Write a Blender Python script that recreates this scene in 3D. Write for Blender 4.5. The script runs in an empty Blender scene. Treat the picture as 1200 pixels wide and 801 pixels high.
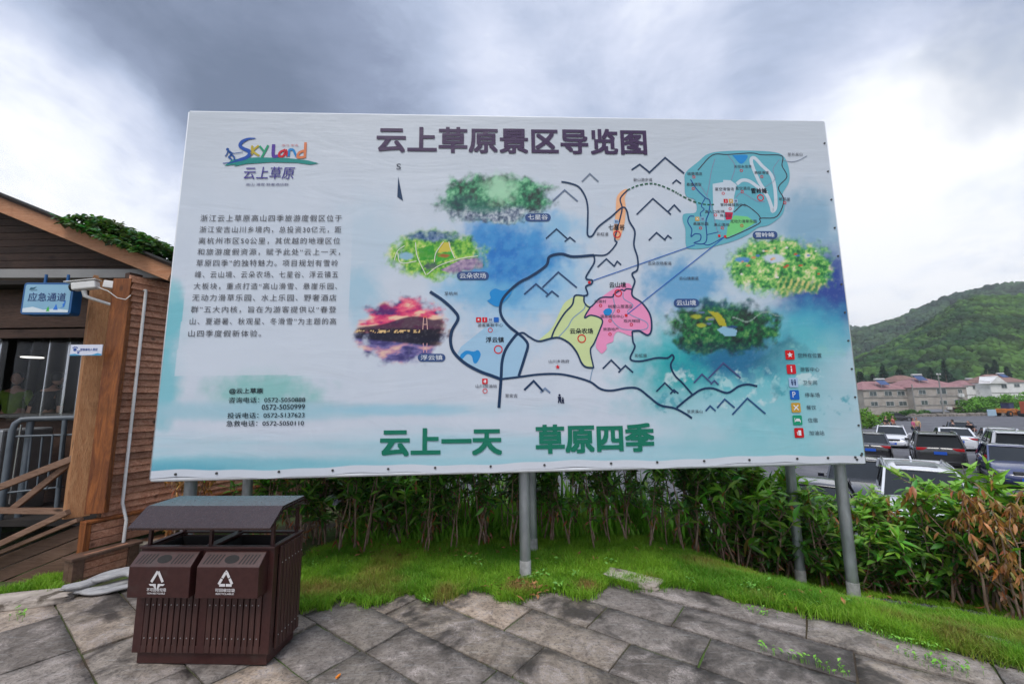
import bpy, bmesh, math, random
import numpy as np
from mathutils import Vector, Matrix, Euler
from mathutils.bvhtree import BVHTree
from mathutils import noise as mnoise, geometry as geo

# ------------------------------------------------------------------ camera, sky, sun, exposure
S = bpy.context.scene
C = S.collection
rad = math.radians
F_PX, PITCH, ROLL, EYE = 483.0, math.atan(66 / 483.0), -0.012, 1.6
cd = bpy.data.cameras.new('camera'); cam = bpy.data.objects.new('camera', cd); C.objects.link(cam)
cd.sensor_fit = 'HORIZONTAL'; cd.sensor_width = 36.0; cd.lens = F_PX / 1200 * 36.0
cd.clip_start = 0.05; cd.clip_end = 6000
CAM_M = Matrix.Rotation(math.pi / 2 + PITCH, 3, 'X') @ Matrix.Rotation(ROLL, 3, 'Z')
cam.location = (0, 0, EYE); cam.rotation_euler = CAM_M.to_euler()
S.camera = cam

def sl(c):                                     # sRGB 0-255 -> linear
    return tuple(((v / 255) / 12.92 if v / 255 < .04045 else ((v / 255 + .055) / 1.055) ** 2.4) for v in c)

def ray(px, py):
    return CAM_M @ Vector(((px - 600) / F_PX, -(py - 400.5) / F_PX, -1))
def at_z(px, py, z=0.0):                       # the point of the level z seen at a photo pixel
    d = ray(px, py); t = (z - EYE) / d.z
    return Vector((0, 0, EYE)) + d * t
def at_y(px, py, y):                           # the point at distance y seen at a photo pixel
    d = ray(px, py); return Vector((0, 0, EYE)) + d * (y / d.y)

class NT:
    def __init__(s, tree): s.t = tree
    def n(s, typ, **kw):
        nd = s.t.nodes.new(typ)
        for k, v in kw.items():
            if k.startswith('i_'):
                key = k[2:]; key = int(key) if key.isdigit() else key
                if hasattr(v, 'is_output') or hasattr(v, 'links'): s.t.links.new(v, nd.inputs[key])
                else: nd.inputs[key].default_value = v
            else: setattr(nd, k, v)
        return nd
    def link(s, a, b): s.t.links.new(a, b)
    def val(s, sock, v):
        if hasattr(v, 'links'): s.t.links.new(v, sock)
        else: sock.default_value = v
    def math(s, op, a, b=0.0, c=None, clamp=False):
        nd = s.t.nodes.new('ShaderNodeMath'); nd.operation = op; nd.use_clamp = clamp
        s.val(nd.inputs[0], a); s.val(nd.inputs[1], b)
        if c is not None: s.val(nd.inputs[2], c)
        return nd.outputs[0]
    def mix(s, f, a, b, blend='MIX'):
        nd = s.t.nodes.new('ShaderNodeMix'); nd.data_type = 'RGBA'; nd.blend_type = blend
        s.val(nd.inputs['Factor'], f)
        for k, v in (('A', a), ('B', b)):
            sk = [q for q in nd.inputs if q.name == k and q.type == 'RGBA'][0]
            if hasattr(v, 'links'): s.t.links.new(v, sk)
            else: sk.default_value = tuple(v) + ((1,) if len(v) == 3 else ())
        return [q for q in nd.outputs if q.type == 'RGBA'][0]
    def ramp(s, f, stops, interp='LINEAR'):
        nd = s.t.nodes.new('ShaderNodeValToRGB'); s.t.links.new(f, nd.inputs[0])
        cr = nd.color_ramp; cr.interpolation = interp
        while len(cr.elements) > len(stops): cr.elements.remove(cr.elements[-1])
        while len(cr.elements) < len(stops): cr.elements.new(.5)
        for e, (p, c) in zip(cr.elements, stops):
            e.position = p; e.color = tuple(c) + ((1,) if len(c) == 3 else ()) if hasattr(c, '__len__') else (c, c, c, 1)
        return nd.outputs[0]
    def maprange(s, v, a, b, c=0.0, d=1.0, smooth=False):
        nd = s.t.nodes.new('ShaderNodeMapRange'); nd.clamp = True
        if smooth: nd.interpolation_type = 'SMOOTHSTEP'
        s.val(nd.inputs[0], v)
        for i, q in enumerate((a, b, c, d)): nd.inputs[i + 1].default_value = q
        return nd.outputs[0]
    def noise(s, vec, scale, detail=6, rough=.55, dist=0.0):
        nd = s.t.nodes.new('ShaderNodeTexNoise')
        if vec is not None: s.t.links.new(vec, nd.inputs['Vector'])
        nd.inputs['Scale'].default_value = scale; nd.inputs['Detail'].default_value = detail
        nd.inputs['Roughness'].default_value = rough; nd.inputs['Distortion'].default_value = dist
        return nd.outputs['Fac']

SUN_EL, SUN_AZ = rad(58), rad(200)             # azimuth clockwise from +Y
w = bpy.data.worlds.new('World'); S.world = w; w.use_nodes = True
T = NT(w.node_tree); w.node_tree.nodes.clear()
sky = T.n('ShaderNodeTexSky', sky_type='NISHITA', sun_disc=False, sun_elevation=SUN_EL, sun_rotation=SUN_AZ)
tc = T.n('ShaderNodeTexCoord'); dirv = tc.outputs['Generated']
sep = T.n('ShaderNodeSeparateXYZ', i_0=dirv)
zz = T.math('ADD', T.math('MAXIMUM', sep.outputs[2], 0.0), .22)
flat = T.n('ShaderNodeCombineXYZ', i_0=T.math('DIVIDE', sep.outputs[0], zz), i_1=T.math('DIVIDE', sep.outputs[1], zz), i_2=sep.outputs[2]).outputs[0]
off_ = T.n('ShaderNodeVectorMath', operation='ADD', i_0=flat); off_.inputs[1].default_value = (3.7, 1.9, .6); flat = off_.outputs[0]
n1 = T.noise(flat, .85, 8, .56, .35)           # broad cloud decks
n2 = T.noise(flat, 2.0, 10, .66, .35)             # ragged edges and wisps
dv2 = T.n('ShaderNodeVectorMath', operation='ADD', i_0=dirv); dv2.inputs[1].default_value = (5.1, 2.3, 7.7)
n3 = T.noise(dv2.outputs[0], 3.0, 6, .52, .3)
def patch(px, py, r0, r1):                     # a soft region of the sky round one direction
    d = ray(px, py).normalized()
    dt = T.n('ShaderNodeVectorMath', operation='DOT_PRODUCT', i_0=dirv); dt.inputs[1].default_value = d
    j = T.math('ADD', dt.outputs['Value'], T.math('MULTIPLY', T.math('SUBTRACT', n3, .5), .055))
    return T.maprange(j, math.cos(rad(r1)), math.cos(rad(r0)), 0, 1, True)
lum = T.math('ADD', T.math('MULTIPLY', T.math('SUBTRACT', n1, .5), .95), T.math('MULTIPLY', T.math('SUBTRACT', n2, .5), .85))
lum = T.math('ADD', lum, .47)
def add(v, f, k): return T.math('MULTIPLY_ADD', f, k, v)
for (px, py, r0, r1, k) in [(1150, 250, 4, 24, .44), (1010, 330, 2, 14, .14), (40, 195, 3, 17, .58), (120, 180, 1, 9, .20),
                            (300, 130, 4, 24, -.24), (130, 60, 3, 20, -.16), (640, 70, 3, 16, .08), (480, 20, 3, 12, .05), (450, 60, 2, 12, -.08),
                            (960, 60, 3, 18, .05), (20, 300, 2, 10, -.14), (1180, 10, 1, 7, -.10), (780, 120, 2, 10, .12)]:
    lum = add(lum, patch(px, py, r0, r1), k)
# brightness added to the unseen sky behind the camera and overhead, as fill light
back = T.maprange(sep.outputs[1], .30, -.5, 0, 1, True)
lum = add(lum, back, .26)
cloud = T.ramp(lum, [(0.0, sl((100, 113, 136))), (.28, sl((132, 144, 169))), (.5, sl((172, 184, 208))), (.7, sl((206, 213, 232))), (.86, sl((236, 240, 248))), (1.0, (.98, .985, 1.0))])
gap = T.math('MULTIPLY', patch(1190, 10, 1, 9), .5)
cl10 = T.mix(1.0, cloud, (10, 10, 10), 'MULTIPLY')
back_k = T.n('ShaderNodeVectorMath', operation='SCALE', i_0=cl10); T.val(back_k.inputs['Scale'], T.math('MULTIPLY_ADD', T.maprange(sep.outputs[2], .76, .97, 0, 1, True), .85, T.math('MULTIPLY_ADD', back, .06, .94)))
skyc = T.mix(T.math('SUBTRACT', .94, gap, clamp=True), sky.outputs[0], back_k.outputs[0])
bg = T.n('ShaderNodeBackground', i_0=skyc); bg.inputs[1].default_value = .10
T.link(bg.outputs[0], T.n('ShaderNodeOutputWorld').inputs[0])

sd = bpy.data.lights.new('sun', 'SUN'); sun = bpy.data.objects.new('sun', sd); C.objects.link(sun)
sd.energy = 1.7; sd.angle = rad(25); sd.color = (1.0, .96, .90)
sdir = Vector((math.sin(SUN_AZ) * math.cos(SUN_EL), math.cos(SUN_AZ) * math.cos(SUN_EL), math.sin(SUN_EL)))
sun.rotation_euler = sdir.to_track_quat('Z', 'Y').to_euler()
S.view_settings.view_transform = 'Standard'; S.view_settings.look = 'None'
S.view_settings.exposure = 0.42; S.view_settings.gamma = 1.0; S.view_settings.use_curve_mapping = False
S.cycles.use_denoising = True
S.cycles.volume_bounces = 0; S.cycles.max_bounces = 6; S.cycles.transparent_max_bounces = 12
# ------------------------------------------------------------------ helpers
rng = random.Random(7)
def tag(o, label=None, cat=None, group=None, kind=None):
    if label: o['label'] = label
    if cat: o['category'] = cat
    if group: o['group'] = group
    if kind: o['kind'] = kind
    return o
def empty(name, loc=(0, 0, 0), rz=0.0, label=None, cat=None, group=None):
    o = bpy.data.objects.new(name, None); C.objects.link(o); o.empty_display_size = .2
    o.location = loc; o.rotation_euler = (0, 0, rz)
    return tag(o, label, cat, group)
def link(name, me, mat=None, parent=None):
    o = bpy.data.objects.new(name, me); C.objects.link(o)
    if mat is not None and len(me.materials) == 0:
        for m in (mat if isinstance(mat, (list, tuple)) else [mat]): me.materials.append(m)
    if parent is not None: o.parent = parent
    return o
def copy_tree(o, parent=None):
    c = o.copy(); C.objects.link(c)
    if parent is not None: c.parent = parent
    for ch in list(o.children): copy_tree(ch, c)
    return c
def np_mesh(name, V, Fq, col=None, smooth=False):
    """V (n,3), Fq (m,k) faces of k corners; col (n,3|4) point colours"""
    V = np.asarray(V, np.float32); Fq = np.asarray(Fq, np.int32)
    me = bpy.data.meshes.new(name); m, k = Fq.shape
    me.vertices.add(len(V)); me.vertices.foreach_set('co', V.ravel())
    me.loops.add(m * k); me.loops.foreach_set('vertex_index', Fq.ravel())
    me.polygons.add(m); me.polygons.foreach_set('loop_start', np.arange(0, m * k, k, dtype=np.int32))
    if smooth: me.polygons.foreach_set('use_smooth', np.ones(m, bool))
    me.update(calc_edges=True)
    if col is not None:
        col = np.asarray(col, np.float32)
        if col.shape[1] == 3: col = np.concatenate([col, np.ones((len(col), 1), np.float32)], 1)
        a = me.color_attributes.new('col', 'FLOAT_COLOR', 'POINT'); a.data.foreach_set('color', col.ravel())
    return me

class MB:
    """collects shapes, builds ONE mesh object"""
    def __init__(s): s.v = []; s.f = []; s.mi = []; s.m = 0
    def slot(s, i): s.m = i; return s
    def add(s, vs, fs, M=None):
        b = len(s.v)
        s.v += [tuple(M @ Vector(p)) if M is not None else tuple(p) for p in vs]
        for f in fs: s.f.append([b + i for i in f]); s.mi.append(s.m)
        return s
    def box(s, c, d, M=None, rz=0.0, rx=0.0, ry=0.0):
        x, y, z = d[0] / 2, d[1] / 2, d[2] / 2
        R = Matrix.Translation(c) @ Euler((rx, ry, rz)).to_matrix().to_4x4()
        if M is not None: R = M @ R
        return s.add([(-x, -y, -z), (x, -y, -z), (x, y, -z), (-x, y, -z), (-x, -y, z), (x, -y, z), (x, y, z), (-x, y, z)],
                     [(0, 3, 2, 1), (4, 5, 6, 7), (0, 1, 5, 4), (1, 2, 6, 5), (2, 3, 7, 6), (3, 0, 4, 7)], R)
    def bar(s, p, q, wd, hd, up=(0, 0, 1)):            # square timber from p to q
        p, q = Vector(p), Vector(q); d = (q - p); L = d.length; d.normalize()
        u = Vector(up); sx = d.cross(u)
        if sx.length < 1e-4: sx = d.cross(Vector((0, 1, 0)))
        sx.normalize(); u = sx.cross(d)
        vs = [o + sx * a * wd / 2 + u * b * hd / 2 for o in (p, q) for a, b in ((-1, -1), (1, -1), (1, 1), (-1, 1))]
        return s.add(vs, [(0, 3, 2, 1), (4, 5, 6, 7), (0, 1, 5, 4), (1, 2, 6, 5), (2, 3, 7, 6), (3, 0, 4, 7)])
    def tube(s, pts, r, n=10, caps=True, r2=None):
        pts = [Vector(p) for p in pts]; rs = r if hasattr(r, '__len__') else [r] * len(pts)
        b = len(s.v); prev = None
        for i, p in enumerate(pts):
            d = (pts[min(i + 1, len(pts) - 1)] - pts[max(i - 1, 0)]).normalized()
            if prev is None:
                a = d.cross(Vector((0, 0, 1)));
                if a.length < 1e-3: a = d.cross(Vector((1, 0, 0)))
            else: a = prev - d * prev.dot(d)
            a.normalize(); prev = a; c = d.cross(a)
            for k in range(n):
                t = 2 * math.pi * k / n; s.v.append(tuple(p + (a * math.cos(t) + c * math.sin(t)) * rs[i]))
        for i in range(len(pts) - 1):
            for k in range(n):
                s.f.append([b + i * n + k, b + i * n + (k + 1) % n, b + (i + 1) * n + (k + 1) % n, b + (i + 1) * n + k]); s.mi.append(s.m)
        if caps:
            s.f.append([b + k for k in range(n)][::-1]); s.mi.append(s.m)
            s.f.append([b + (len(pts) - 1) * n + k for k in range(n)]); s.mi.append(s.m)
        return s
    def cyl(s, p, q, r, n=16, r2=None): return s.tube([p, q], [r, r if r2 is None else r2], n)
    def prism(s, poly, a, b, axis='y'):                # polygon in the two other axes, between a and b
        n = len(poly)
        mk = {'y': lambda u, v, t: (u, t, v), 'x': lambda u, v, t: (t, u, v), 'z': lambda u, v, t: (u, v, t)}[axis]
        vs = [mk(u, v, a) for u, v in poly] + [mk(u, v, b) for u, v in poly]
        return s.add(vs, [list(range(n))[::-1], list(range(n, 2 * n))] + [(i, (i + 1) % n, n + (i + 1) % n, n + i) for i in range(n)])
    def ball(s, c, r, nu=10, nv=7, M=None):
        r = r if hasattr(r, '__len__') else (r, r, r)
        vs = [(c[0], c[1], c[2] - r[2])]
        for j in range(1, nv):
            ph = math.pi * j / nv - math.pi / 2
            for i in range(nu):
                t = 2 * math.pi * i / nu
                vs.append((c[0] + r[0] * math.cos(ph) * math.cos(t), c[1] + r[1] * math.cos(ph) * math.sin(t), c[2] + r[2] * math.sin(ph)))
        vs.append((c[0], c[1], c[2] + r[2])); fs = []
        for i in range(nu):
            fs.append((0, 1 + (i + 1) % nu, 1 + i)); fs.append((len(vs) - 1, len(vs) - 1 - nu + i, len(vs) - 1 - nu + (i + 1) % nu))
        for j in range(nv - 2):
            for i in range(nu):
                a = 1 + j * nu; fs.append((a + i, a + (i + 1) % nu, a + nu + (i + 1) % nu, a + nu + i))
        return s.add(vs, fs, M)
    def build(s, name, mat, parent=None, smooth=False, bevel=0.0, seg=2, sub=0, fixn=True):
        me = bpy.data.meshes.new(name); me.from_pydata(s.v, [], s.f)
        for m in (mat if isinstance(mat, (list, tuple)) else [mat]): me.materials.append(m)
        me.polygons.foreach_set('material_index', s.mi)
        if fixn:
            bm = bmesh.new(); bm.from_mesh(me); bmesh.ops.recalc_face_normals(bm, faces=bm.faces); bm.to_mesh(me); bm.free()
        if smooth:
            me.polygons.foreach_set('use_smooth', [True] * len(me.polygons))
            if smooth != 'all': me.set_sharp_from_angle(angle=rad(40))
        o = link(name, me, None, parent)
        if bevel:
            b = o.modifiers.new('bevel', 'BEVEL'); b.width = bevel; b.segments = seg; b.limit_method = 'ANGLE'; b.angle_limit = rad(35)
            b.harden_normals = False
        if sub:
            q = o.modifiers.new('sub', 'SUBSURF'); q.levels = sub; q.render_levels = sub
        return o

MATS = {}
def mat(name, c1, c2=None, scale=6.0, rough=.65, r2=None, bump=0.0, bscale=None, metal=0.0, stretch=(1, 1, 1), detail=7, lo=.38, hi=.62, spec=.5, coat=0.0, dirt=None, dscale=2.0, dlo=.5, dhi=.7, attr=False, coord='Object', island=0.0):
    m = bpy.data.materials.new(name); m.use_nodes = True; t = NT(m.node_tree); m.node_tree.nodes.clear()
    p = t.n('ShaderNodeBsdfPrincipled'); out = t.n('ShaderNodeOutputMaterial'); t.link(p.outputs[0], out.inputs[0])
    tc = t.n('ShaderNodeTexCoord'); mp = t.n('ShaderNodeMapping', i_0=tc.outputs[coord]); mp.inputs['Scale'].default_value = stretch
    vec = mp.outputs[0]
    f = t.maprange(t.noise(vec, scale, detail), lo, hi)
    col = t.mix(f, c1, c2) if c2 is not None else t.mix(1.0, c1, c1)
    if attr:
        a = t.n('ShaderNodeAttribute', attribute_name='col'); col = t.mix(1.0, a.outputs[0], col, 'MULTIPLY')
    if island:
        g = t.n('ShaderNodeNewGeometry')
        k = t.maprange(g.outputs['Random Per Island'], 0, 1, 1 - island, 1 + island)
        sc = t.n('ShaderNodeVectorMath', operation='SCALE', i_0=col); t.link(k, sc.inputs['Scale']); col = sc.outputs[0]
    if dirt is not None:
        g = t.maprange(t.noise(vec, dscale, 8, .6, .3), dlo, dhi)
        col = t.mix(g, col, dirt)
    t.link(col, p.inputs['Base Color'])
    if r2 is None: p.inputs['Roughness'].default_value = rough
    else: t.link(t.maprange(t.noise(vec, scale * 1.7, 5), .35, .65, rough, r2), p.inputs['Roughness'])
    p.inputs['Metallic'].default_value = metal; p.inputs['Specular IOR Level'].default_value = spec
    p.inputs['Coat Weight'].default_value = coat; p.inputs['Coat Roughness'].default_value = .06
    if bump:
        b = t.n('ShaderNodeBump'); b.inputs['Strength'].default_value = 1.0; b.inputs['Distance'].default_value = bump
        t.link(t.noise(vec, bscale or scale * 2, 8, .6), b.inputs['Height']); t.link(b.outputs[0], p.inputs['Normal'])
    MATS[name] = m
    return m
def emit(name, c, k):
    m = bpy.data.materials.new(name); m.use_nodes = True; t = NT(m.node_tree); m.node_tree.nodes.clear()
    e = t.n('ShaderNodeEmission'); e.inputs[0].default_value = tuple(c) + (1,); e.inputs[1].default_value = k
    t.link(e.outputs[0], t.n('ShaderNodeOutputMaterial').inputs[0]); return m

# lettering: the built-in font, flattened to a mesh
_txt = bpy.data.curves.new('lettering', 'FONT'); _txto = bpy.data.objects.new('lettering', _txt); C.objects.link(_txto)
def text_mesh(s, spacing=1.0, bold=0.0):
    """vertices (x,y,layer) with the lower left of the ink at 0,0 and its height 1, plus faces; bold: the ink spread by shifted copies"""
    _txt.body = s; _txt.size = 1.0; _txt.space_character = spacing; _txt.resolution_u = 3
    _txto.update_tag(); bpy.context.view_layer.update()
    dg = bpy.context.evaluated_depsgraph_get()
    me = bpy.data.meshes.new_from_object(_txto.evaluated_get(dg))
    V = np.array([v.co[:2] for v in me.vertices]); Fs = [list(p.vertices) for p in me.polygons]
    bpy.data.meshes.remove(me)
    sh = [(0, 0)]
    if bold: sh += [(bold * a, bold * b) for a in (-1, 0, 1) for b in (-1, 0, 1) if a or b] if bold > .012 else [(bold, 0), (-bold, 0), (0, bold), (0, -bold)]
    Vs = np.concatenate([np.concatenate([V + np.array(d), np.full((len(V), 1), k)], 1) for k, d in enumerate(sh)])
    Fa = [[i + k * len(V) for i in f] for k in range(len(sh)) for f in Fs]
    Vs[:, :2] -= Vs[:, :2].min(0); Vs[:, :2] /= Vs[:, 1].max()
    return Vs, Fa

def fbm(x, y, seed=0, octv=5, gain=.55):
    """vectorised value noise, 0..1"""
    tot = np.zeros_like(x, dtype=np.float64); amp = 1.0; nrm = 0
    for o in range(octv):
        xi = np.floor(x).astype(np.int64); yi = np.floor(y).astype(np.int64); fx = x - xi; fy = y - yi
        fx = fx * fx * (3 - 2 * fx); fy = fy * fy * (3 - 2 * fy)
        def h(a, b):
            n = (a * 374761393 + b * 668265263 + (seed + o * 17) * 982451653) & 0x7fffffff
            n = ((n ^ (n >> 13)) * 1274126177) & 0x7fffffff
            n = ((n ^ (n >> 16)) * 668265263) & 0x7fffffff
            return (n ^ (n >> 15)) % 100003 / 100003.0
        v = (h(xi, yi) * (1 - fx) + h(xi + 1, yi) * fx) * (1 - fy) + (h(xi, yi + 1) * (1 - fx) + h(xi + 1, yi + 1) * fx) * fy
        tot += amp * v; nrm += amp; amp *= gain; x, y = (x * .8 - y * .6) * 2.03 + 11.3, (x * .6 + y * .8) * 2.03 + 7.7
    return tot / nrm
def sstep(a, b, x):
    t = np.clip((x - a) / (b - a), 0, 1); return t * t * (3 - 2 * t)
def in_poly(x, y, poly):
    x = np.asarray(x, float); y = np.asarray(y, float); ins = np.zeros(x.shape, bool); n = len(poly)
    for i in range(n):
        x1, y1 = poly[i][:2]; x2, y2 = poly[(i + 1) % n][:2]
        c = ((y1 > y) != (y2 > y)) & (x < (x2 - x1) * (y - y1) / ((y2 - y1) if y2 != y1 else 1e-9) + x1)
        ins ^= c
    return ins
def smooth_path(pts, n=6):
    """Catmull-Rom through the points"""
    if len(pts) < 3: return [tuple(p) for p in pts]
    P = [np.array(p, float) for p in pts]; P = [2 * P[0] - P[1]] + P + [2 * P[-1] - P[-2]]; out = []
    for i in range(1, len(P) - 2):
        for k in range(n):
            t = k / n; a, b, c, d = P[i - 1:i + 3]
            out.append(tuple(.5 * ((2 * b) + (-a + c) * t + (2 * a - 5 * b + 4 * c - d) * t * t + (-a + 3 * b - 3 * c + d) * t ** 3)))
    out.append(tuple(P[-2])); return out
# ------------------------------------------------------------------ the billboard
BA = rad(2.5); BP0 = Vector((0, 3.75, 0)); BN = Vector((math.sin(BA), -math.cos(BA), 0)); BU = Vector((math.cos(BA), math.sin(BA), 0))
def bp(px, py):
    d = ray(px, py); e = Vector((0, 0, EYE)); t = (BP0 - e).dot(BN) / d.dot(BN); p = e + d * t
    return ((p - BP0).dot(BU), p.z)
board = empty('billboard', BP0, BA, 'large white scenic map billboard on steel posts, purple title, green slogan', 'billboard')

PK = .845
def pc(c, k=1.0): return tuple(max(.004, min(.86, (v * PK - .026) * 1.03 * k)) for v in sl(c))
def print_mat(name, c=None, rough=.42, alpha=1.0):
    m = bpy.data.materials.new(name); m.use_nodes = True; t = NT(m.node_tree); m.node_tree.nodes.clear()
    p = t.n('ShaderNodeBsdfPrincipled'); p.inputs['Roughness'].default_value = rough; p.inputs['Specular IOR Level'].default_value = .35
    if c is None:
        a = t.n('ShaderNodeAttribute', attribute_name='col'); t.link(a.outputs[0], p.inputs['Base Color'])
    else:
        p.inputs['Base Color'].default_value = tuple(c) + (1,); p.inputs['Alpha'].default_value = alpha
    tc = t.n('ShaderNodeTexCoord')
    # creases of the stretched vinyl: long shallow ones, fine tight ones along the top, rays from the lower corners
    mp = t.n('ShaderNodeMapping', i_0=tc.outputs['Object']); mp.inputs['Scale'].default_value = (.7, 1, 2.2)
    mp.inputs['Rotation'].default_value = (0, rad(8), 0)
    h1 = t.noise(mp.outputs[0], 1.6, 3, .5, 1.2)
    mp2 = t.n('ShaderNodeMapping', i_0=tc.outputs['Object']); mp2.inputs['Scale'].default_value = (1.5, 1, 11)
    h2 = t.noise(mp2.outputs[0], 2.2, 3, .5, .3)
    sp = t.n('ShaderNodeSeparateXYZ', i_0=tc.outputs['Object'])
    top = t.maprange(sp.outputs[2], 3.2, 4.3, .12, 1.0, True)
    mp3 = t.n('ShaderNodeMapping', i_0=tc.outputs['Object']); mp3.inputs['Scale'].default_value = (2.6, 1, 1.1); mp3.inputs['Rotation'].default_value = (0, rad(-38), 0)
    h3 = t.noise(mp3.outputs[0], 1.5, 2, .5, .8)
    low = t.maprange(sp.outputs[2], 2.4, 1.2, .1, 1.0, True)
    h = t.math('ADD', t.math('MULTIPLY', h1, .75), t.math('MULTIPLY', t.math('MULTIPLY', h2, top), .26))
    h = t.math('ADD', h, t.math('MULTIPLY', t.math('MULTIPLY', h3, low), .55))
    b = t.n('ShaderNodeBump'); b.inputs['Strength'].default_value = 1.0; b.inputs['Distance'].default_value = .0075
    t.link(h, b.inputs['Height']); t.link(b.outputs[0], p.inputs['Normal'])
    t.link(p.outputs[0], t.n('ShaderNodeOutputMaterial').inputs[0])
    return m
M_banner = print_mat('printed_vinyl')
_pm = {}
def pm(c, k=1.0, alpha=1.0):
    key = (c, k, alpha)
    if key not in _pm: _pm[key] = print_mat('print_ink', pc(c, k), alpha=alpha)
    return _pm[key]

# --- the printed sheet: a fine grid carrying the watercolour print as point colours
TL, TR, BR, BL = [np.array(bp(*q)) for q in ((222, 131), (966, 143), (1014, 541), (176, 562))]
NU, NV = 760, 400
uu, vv = np.meshgrid(np.linspace(0, 1, NU), np.linspace(0, 1, NV))
sag = .010 * np.sin(uu * math.pi * 13) ** 2 * (1 - vv) ** 8 + .012 * np.sin(uu * 23 + 1) * (1 - vv) ** 10
PU = (1 - vv) * ((1 - uu) * BL[0] + uu * BR[0]) + vv * ((1 - uu) * TL[0] + uu * TR[0])
PV = (1 - vv) * ((1 - uu) * BL[1] + uu * BR[1]) + vv * ((1 - uu) * TL[1] + uu * TR[1]) + sag
R3 = np.array(CAM_M)
wx = BP0.x + PU * BU.x; wy = BP0.y + PU * BU.y; wz = PV - EYE
cx = R3[0, 0] * wx + R3[1, 0] * wy + R3[2, 0] * wz; cy = R3[0, 1] * wx + R3[1, 1] * wy + R3[2, 1] * wz; cz = R3[0, 2] * wx + R3[1, 2] * wy + R3[2, 2] * wz
X = 600 + F_PX * cx / -cz; Y = 400.5 - F_PX * cy / -cz          # where on the print each grid point lies
img = np.ones(X.shape + (3,)) * np.array(pc((211, 219, 231)))
def over(mask, c, k=1.0):
    global img
    c = np.array(pc(c)) if not isinstance(c, np.ndarray) else c
    mk = np.clip(mask * k, 0, 1)[..., None]
    img = img * (1 - mk) + c * mk
def blob(cx, cy, rx, ry, edge=.35, nz=.5, sc=18.0, seed=1, octv=5):
    d = np.sqrt(((X - cx) / rx) ** 2 + ((Y - cy) / ry) ** 2) + (fbm(X / sc, Y / sc, seed, octv) - .5) * nz * 2
    return 1 - sstep(1 - edge, 1 + edge, d)
nzA = fbm(X / 30, Y / 30, 5, 6); nzB = fbm(X / 9, Y / 9, 9, 5); nzS = fbm(X / 160, Y / 14, 21, 5)
over(np.clip((nzA - .4) * 1.5, 0, 1), (226, 231, 240), .5)
over(sstep(250, 130, Y), (205, 209, 216), .55)  # dimmer light along the top of the sheet, painted in as greyer colour
# bottom wash, side washes
over(sstep(495, 545, Y + (nzS - .5) * 40), (150, 207, 219), .75)
over(sstep(535, 558, Y + (X - 180) * .06 + (nzS - .5) * 14) * sstep(330, 200, X), (62, 150, 182), .85)
over(blob(300, 545, 150, 9, .5, .6, 40, 33), (110, 190, 205), .5)
over(blob(900, 520, 110, 22, .6, .4, 40, 34), (135, 205, 212), .6)
over(blob(640, 520, 260, 8, .6, .4, 40, 35), (150, 205, 218), .4)
over(blob(198, 375, 22, 36, .5, .5, 20, 3), (118, 196, 208), .9)
over(blob(188, 440, 24, 50, .5, .5, 20, 4), (122, 196, 208), .85)
over(blob(200, 340, 14, 14, .5, .5, 12, 6), (150, 205, 214), .8)
over(blob(310, 458, 60, 22, .7, .6, 16, 7), (120, 194, 186), .75)
over(blob(300, 482, 130, 10, .6, .5, 30, 8), (148, 200, 212), .7)
over(blob(300, 480, 330, 9, .6, .6, 34, 12), (178, 210, 224), .5)
over(blob(460, 480, 80, 6, .6, .6, 30, 13), (150, 205, 225), .6)
over(blob(435, 285, 40, 40, .7, .6, 20, 14), (190, 212, 228), .6)
over(blob(420, 350, 22, 30, .6, .6, 14, 15), (150, 200, 222), .6)
# the blue cloud in the middle
over(blob(610, 318, 82, 68, .5, .55, 22, 16), (160, 204, 234), .95)
over(blob(600, 300, 54, 48, .45, .6, 14, 17), (84, 162, 220), .95)
over(blob(594, 300, 40, 34, .8, .5, 12, 18) * (.35 + .65 * sstep(.3, .7, nzB)), (44, 120, 200), .8)
over(blob(570, 345, 40, 16, .6, .7, 14, 19), (120, 186, 224), .7)
over(blob(655, 268, 12, 18, .5, .5, 10, 20), (150, 198, 230), .7)
# right-hand washes
over(blob(905, 300, 120, 62, .6, .5, 26, 22), (186, 210, 226), .85)
over(blob(800, 335, 42, 30, .5, .6, 14, 23), (96, 166, 212), .85)
over(blob(945, 265, 34, 40, .55, .5, 20, 24), (130, 176, 204), .75)
over(blob(964, 350, 46, 54, .5, .45, 18, 25), (34, 76, 156), .95)
over(blob(945, 390, 62, 34, .55, .5, 22, 26), (88, 178, 204), .9)
over(blob(850, 430, 112, 56, .5, .5, 24, 27), (92, 192, 202), .95)
over(blob(800, 440, 46, 40, .55, .6, 14, 28), (54, 172, 174), .8)
over(blob(875, 418, 66, 28, .5, .6, 14, 29), (44, 104, 150), .85)
ridge = 392 + np.abs(X - 925) * .75 + (nzB - .5) * 12
over(sstep(-3, 5, Y - ridge) * sstep(452, 405, Y) * sstep(62, 34, np.abs(X - 930)), (22, 104, 126), .9)
over(blob(880, 452, 44, 16, .5, .8, 7, 30) * sstep(.5, .6, nzB), (196, 226, 226), .85)
over(blob(955, 412, 30, 9, .5, .8, 6, 31) * sstep(.48, .58, nzB), (150, 206, 190), .85)
over(blob(905, 480, 100, 34, .6, .5, 26, 32), (140, 204, 214), .85); over(blob(950, 425, 50, 40, .7, .5, 20, 39), (120, 196, 206), .7)
over(blob(800, 485, 60, 24, .6, .5, 20, 36), (186, 216, 226), .6)
over(blob(990, 470, 34, 60, .6, .3, 30, 37), (186, 210, 222), .6)
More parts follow.
